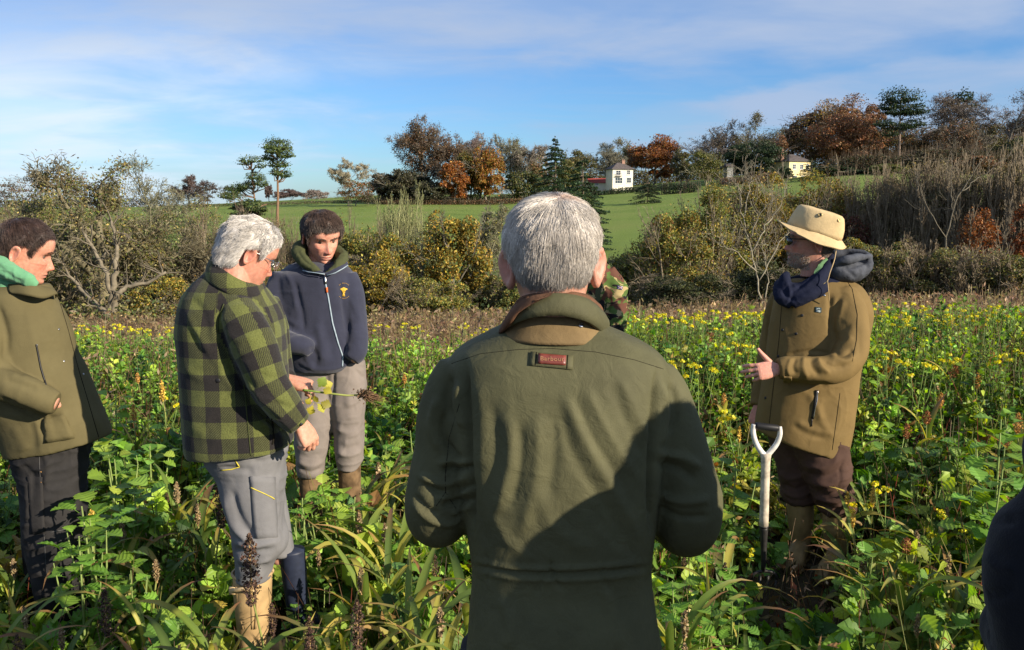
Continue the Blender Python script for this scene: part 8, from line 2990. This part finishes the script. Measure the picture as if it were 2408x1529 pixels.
def fpart(name, lst, mat, parent=None):
    mb = MB()
    for it in lst:
        mb.add(it[0], it[1])
    return mb.build(name, mat, parent or fk)


fpart('shaft', [sweep(spl([tuple(g(1801, 1066)), tuple(g(1800, 1110)), tuple(g(1798, 1170)), tuple(g(1796, 1238))], 4), [.026, .023, .021, .0205, .0205, .0205, .0205, .0205, .0205, .0205, .021, .021, .021][:13], 14)], M_WOOD)
hR = [(1833, 1004), (1834, 1022), (1826, 1044), (1812, 1062), (1801, 1074)]
hL = [(1773, 998), (1771, 1016), (1776, 1038), (1788, 1060), (1800, 1074)]
h1 = fpart('handle', [sweep(spl([tuple(g(*q)) for q in hR], 5), np.linspace(.011, .014, 21), 10), sweep(spl([tuple(g(*q)) for q in hL], 5), np.linspace(.011, .014, 21), 10)], simple_mat('pale_handle', (.62, .60, .55), .6, .3, noise=.15))
fpart('grip', [sweep([g(1776, 1001), g(1780, 1001.5), g(1826, 1007), g(1831, 1007.5)], [.013, .0165, .0165, .013], 14)], simple_mat('black_grip', (.016, .016, .017), .5, .3), h1)
fpart('socket', [sweep(spl([tuple(g(1796, 1236)), tuple(g(1796, 1280)), tuple(g(1795, 1345))], 4), np.linspace(.0205, .010, 9), 12), sweep([g(1796, 1236), g(1796, 1240)], .022, 12)], M_IRONB)
shd = spl([tuple(g(1768, 1362)), tuple(g(1772, 1350)), tuple(g(1795, 1343)), tuple(g(1820, 1348)), tuple(g(1826, 1362))], 4)
fpart('fork_head', [sweep(shd, .008, 8)], M_IRONB)
for u in (1769, 1787, 1806, 1825):
    t0_ = g(u, 1354)
    fpart('tine', [sweep([t0_, t0_ + (0, 0, -.12), t0_ + (0, .01, -.22)], [.007, .0065, .002], 6)], M_IRONB)

# ================= 6. man in camouflage, mostly hidden
Y5 = 4.9
cm = Man((.40, 4.92), 'man in a woodland camouflage smock mostly hidden behind the grey haired man')


def camo_mat():
    m, T, b = new_mat('woodland_camouflage')
    tcn = T.nodes.new('ShaderNodeTexCoord')
    mp = T.nodes.new('ShaderNodeMapping')
    mp.inputs['Scale'].default_value = (1.0, 1.0, 1.5)
    T.links.new(tcn.outputs['Object'], mp.inputs[0])

    def lay(sc_, loc, th):
        n = T.nodes.new('ShaderNodeTexNoise')
        n.inputs['Scale'].default_value = sc_
        n.inputs['Detail'].default_value = 2.5
        n.inputs['Distortion'].default_value = 1.2
        ad_ = T.nodes.new('ShaderNodeVectorMath')
        ad_.inputs[1].default_value = loc
        T.links.new(mp.outputs[0], ad_.inputs[0])
        T.links.new(ad_.outputs[0], n.inputs['Vector'])
        return mth('GREATER_THAN', n.outputs[0], th, T=T)
    prev = None
    for i, (c, sc_, loc, th) in enumerate((((.075, .12, .032), 9, (0, 0, 0), 0), ((.34, .27, .13), 9, (3, 1, 7), .53), ((.105, .048, .032), 8, (9, 4, 2), .52), ((.075, .12, .032), 10, (5, 5, 5), .60), ((.015, .014, .014), 10, (1, 8, 3), .58))):
        if i == 0:
            n = T.nodes.new('ShaderNodeRGB')
            n.outputs[0].default_value = c + (1,)
            prev = n.outputs[0]
            continue
        mx_ = T.nodes.new('ShaderNodeMixRGB')
        mx_.inputs[2].default_value = c + (1,)
        T.links.new(lay(sc_, loc, th), mx_.inputs[0])
        T.links.new(prev, mx_.inputs[1])
        prev = mx_.outputs[0]
    T.links.new(prev, b.inputs['Base Color'])
    b.inputs['Roughness'].default_value = .9
    b.inputs['Specular IOR Level'].default_value = .1
    return m


M_CAMO = camo_mat()
TR6 = [(604, 1340, 1396, Y5, .08), (618, 1318, 1418, Y5, .10), (630, 1300, 1434, Y5, .12), (660, 1290, 1445, Y5, .13), (760, 1292, 1440, Y5, .14), (860, 1296, 1438, Y5, .15), (930, 1298, 1436, Y5, .15)]
torso = sil(TR6, n=36)
aR = [(1424, 642, Y5 - .02, .058), (1444, 672, Y5 - .03, .066), (1449, 720, Y5 - .05, .066), (1448, 765, Y5 - .08, .062), (1440, 795, Y5 - .13, .055), (1418, 800, Y5 - .22, .048), (1398, 790, Y5 - .28, .042)]
aL = [(1312, 642, Y5 - .02, .058), (1290, 680, Y5 - .03, .062), (1284, 740, Y5 - .05, .060), (1290, 790, Y5 - .12, .053), (1316, 795, Y5 - .22, .046), (1340, 790, Y5 - .28, .042)]
co, F = fuse([torso, limb(aR, n=22), limb(aL, n=20)], .0075, 6)
co = folds(co, F, [([(1420, 640), (1426, 700), (1420, 780)], 6, -.012), ([(1450, 700), (1465, 712), (1475, 708)], 5, -.007), ([(1440, 740), (1455, 748), (1474, 742)], 5, .008), ([(1440, 760), (1455, 770), (1472, 764)], 4, -.008)], noise_amp=.008, noise_scale=(9, 9, 12), seed=51)
cj = cm.part('smock', co, F, M_CAMO)
sf = Surf(co, F)
st_ = sf.patch([(1404, 652), (1416, 652), (1402, 760), (1392, 756)], .006, 0, 3, 12)
cm.parts('bag_strap', [st_], cloth('olive_strap', (.07, .075, .04), .1), cj)
fq = sf.patch([(1452, 672), (1464, 674), (1463, 682), (1451, 680)], .0025)
if fq is not None:
    fo = cm.parts('flag_patch', [fq], simple_mat('flag_navy', (.02, .03, .14), .7), cj)
    cm.parts('flag_cross', [sf.seam(q, .0013, .0035, 4) for q in ([(1452, 676), (1464, 678)], [(1458, 673), (1457.5, 681)], [(1452.5, 673), (1463, 681)], [(1463, 674.5), (1452, 680)])], simple_mat('flag_white', (.7, .7, .7), .7), fo)
    cm.parts('flag_cross', [sf.seam(q, .0008, .0052, 4) for q in ([(1452, 676), (1464, 678)], [(1458, 673), (1457.5, 681)])], simple_mat('flag_red', (.5, .02, .03), .7), fo)
legs(cm, .40, Y5 + .02, cloth('olive_drab_trousers', (.07, .07, .04), .15), M_BLACK, foot=(0, -1, 0), z0=.85)
HM = mat4(P(1370, 560, Y5), yaw_of(1370, 180), radians(-10), 0, .95)
hc, hF, ht, hl_ = head(HM, (.45, .24, .17), (0, -.02, -.17), seed=8)
cm.skin(hc, hF, ht)
for hu, hx_ in ((1398, -1), (1342, 1)):
    hv, hf, kn = hand(P(hu, 790, Y5 - .28), (hx_ * .8, -.5, 0), (0, -.5, .8), (0, 0, 1), ((30, 40, 20),) * 4)
    cm.skin(hv, hf, (.45, .23, .16))
inner(cm, TR6, [aR, aL], [[(930, 1310, 1360, Y5, .1), (1100, 1315, 1355, Y5, .1)], [(930, 1380, 1430, Y5, .1), (1100, 1385, 1425, Y5, .1)]], (.45, .23, .16))
cb_ = cm.done()
hair(HM, hl_, hF, cb_, (.06, .04, .025), .010, 3000, .03, (0, -.05, .11), None, .0012, .15, 19, mat=M_HAIR, origin=cm.loc)

# ================= 7. person at the right edge, dark sleeve only
Y6 = 1.09
Xc = .99
dm = Man((Xc, Y6), 'person cut off by the right edge, only a dark navy sleeve showing')
M_DNAV = cloth('dark_navy_fleece', (.007, .008, .011), .15, 8, 300, .0012, .97, sheen=.1, coarse=.004, cscale=15)
torso = loft([(np.array((Xc, Y6, z)), np.array((a, 0, 0)), np.array((0, b, 0)), 2.3) for z, a, b in ((1.54, .07, .08), (1.51, .13, .11), (1.48, .19, .13), (1.42, .22, .145), (1.32, .215, .14), (1.15, .205, .145), (.95, .215, .15), (.80, .22, .15))], 36)
armF = limb3([(Xc - .15, Y6, 1.515, .085), (.768, Y6, 1.495, .088), (.748, Y6, 1.43, .068), (.727, Y6, 1.375, .080), (.725, Y6, 1.32, .082), (.734, Y6 + .01, 1.26, .076), (.75, Y6 + .03, 1.20, .07), (.78, Y6 + .14, 1.19, .058), (.88, Y6 + .24, 1.22, .045)], 6, 24)
armB = limb3([(Xc + .19, Y6, 1.45, .075), (Xc + .235, Y6, 1.36, .078), (Xc + .245, Y6, 1.24, .070), (Xc + .235, Y6 + .03, 1.16, .066), (Xc + .20, Y6 + .14, 1.14, .055), (Xc + .12, Y6 + .24, 1.16, .045)], 6, 24)
co, F = fuse([torso, armF, armB], .008, 10)
co = folds(co, F, [([(2310, 1215), (2350, 1225), (2390, 1222)], 12, -.007), ([(2318, 1300), (2345, 1330), (2390, 1340)], 10, .006), ([(2318, 1400), (2350, 1400), (2390, 1380)], 9, -.006)], noise_amp=.005, noise_scale=(7, 7, 7), seed=61)
dj = dm.part('fleece', co, F, M_DNAV)
legs(dm, Xc, Y6, M_TRDK, M_BLACK, foot=(0, 1, 0))
HM = mat4((Xc + .01, Y6 + .0, 1.625), radians(4), radians(-6), 0, 1.06)
hc, hF, ht, hl_ = head(HM, (.45, .24, .17), (0, -.01, -.17), seed=9)
dm.skin(hc, hF, ht)
for q_ in (-1, 1):
    hv, hf, kn = hand((Xc + q_ * .12, Y6 + .24, 1.16 if q_ > 0 else 1.22), (-q_ * .8, .6, 0), (0, .3, .9), (0, .6, .6), ((35, 45, 25),) * 4)
    dm.skin(hv, hf, (.45, .23, .16))
dm.skin(*limb3([(Xc, Y6, 1.5, .05), (Xc, Y6, 1.3, .09), (Xc, Y6, .95, .09), (Xc, Y6, .8, .05)], 3, 12), (.45, .23, .16))
for sg_ in (-.1, .1):
    dm.skin(*limb3([(Xc + sg_ * .8, Y6, .9, .05), (Xc + sg_, Y6, .5, .04), (Xc + sg_, Y6, .12, .03)], 3, 10), (.45, .23, .16))
db_ = dm.done()
hair(HM, hl_, hF, db_, (.05, .035, .025), .020, 3500, .03, (0, -.05, .11), None, .001, .15, 20, mat=M_HAIR, origin=dm.loc)
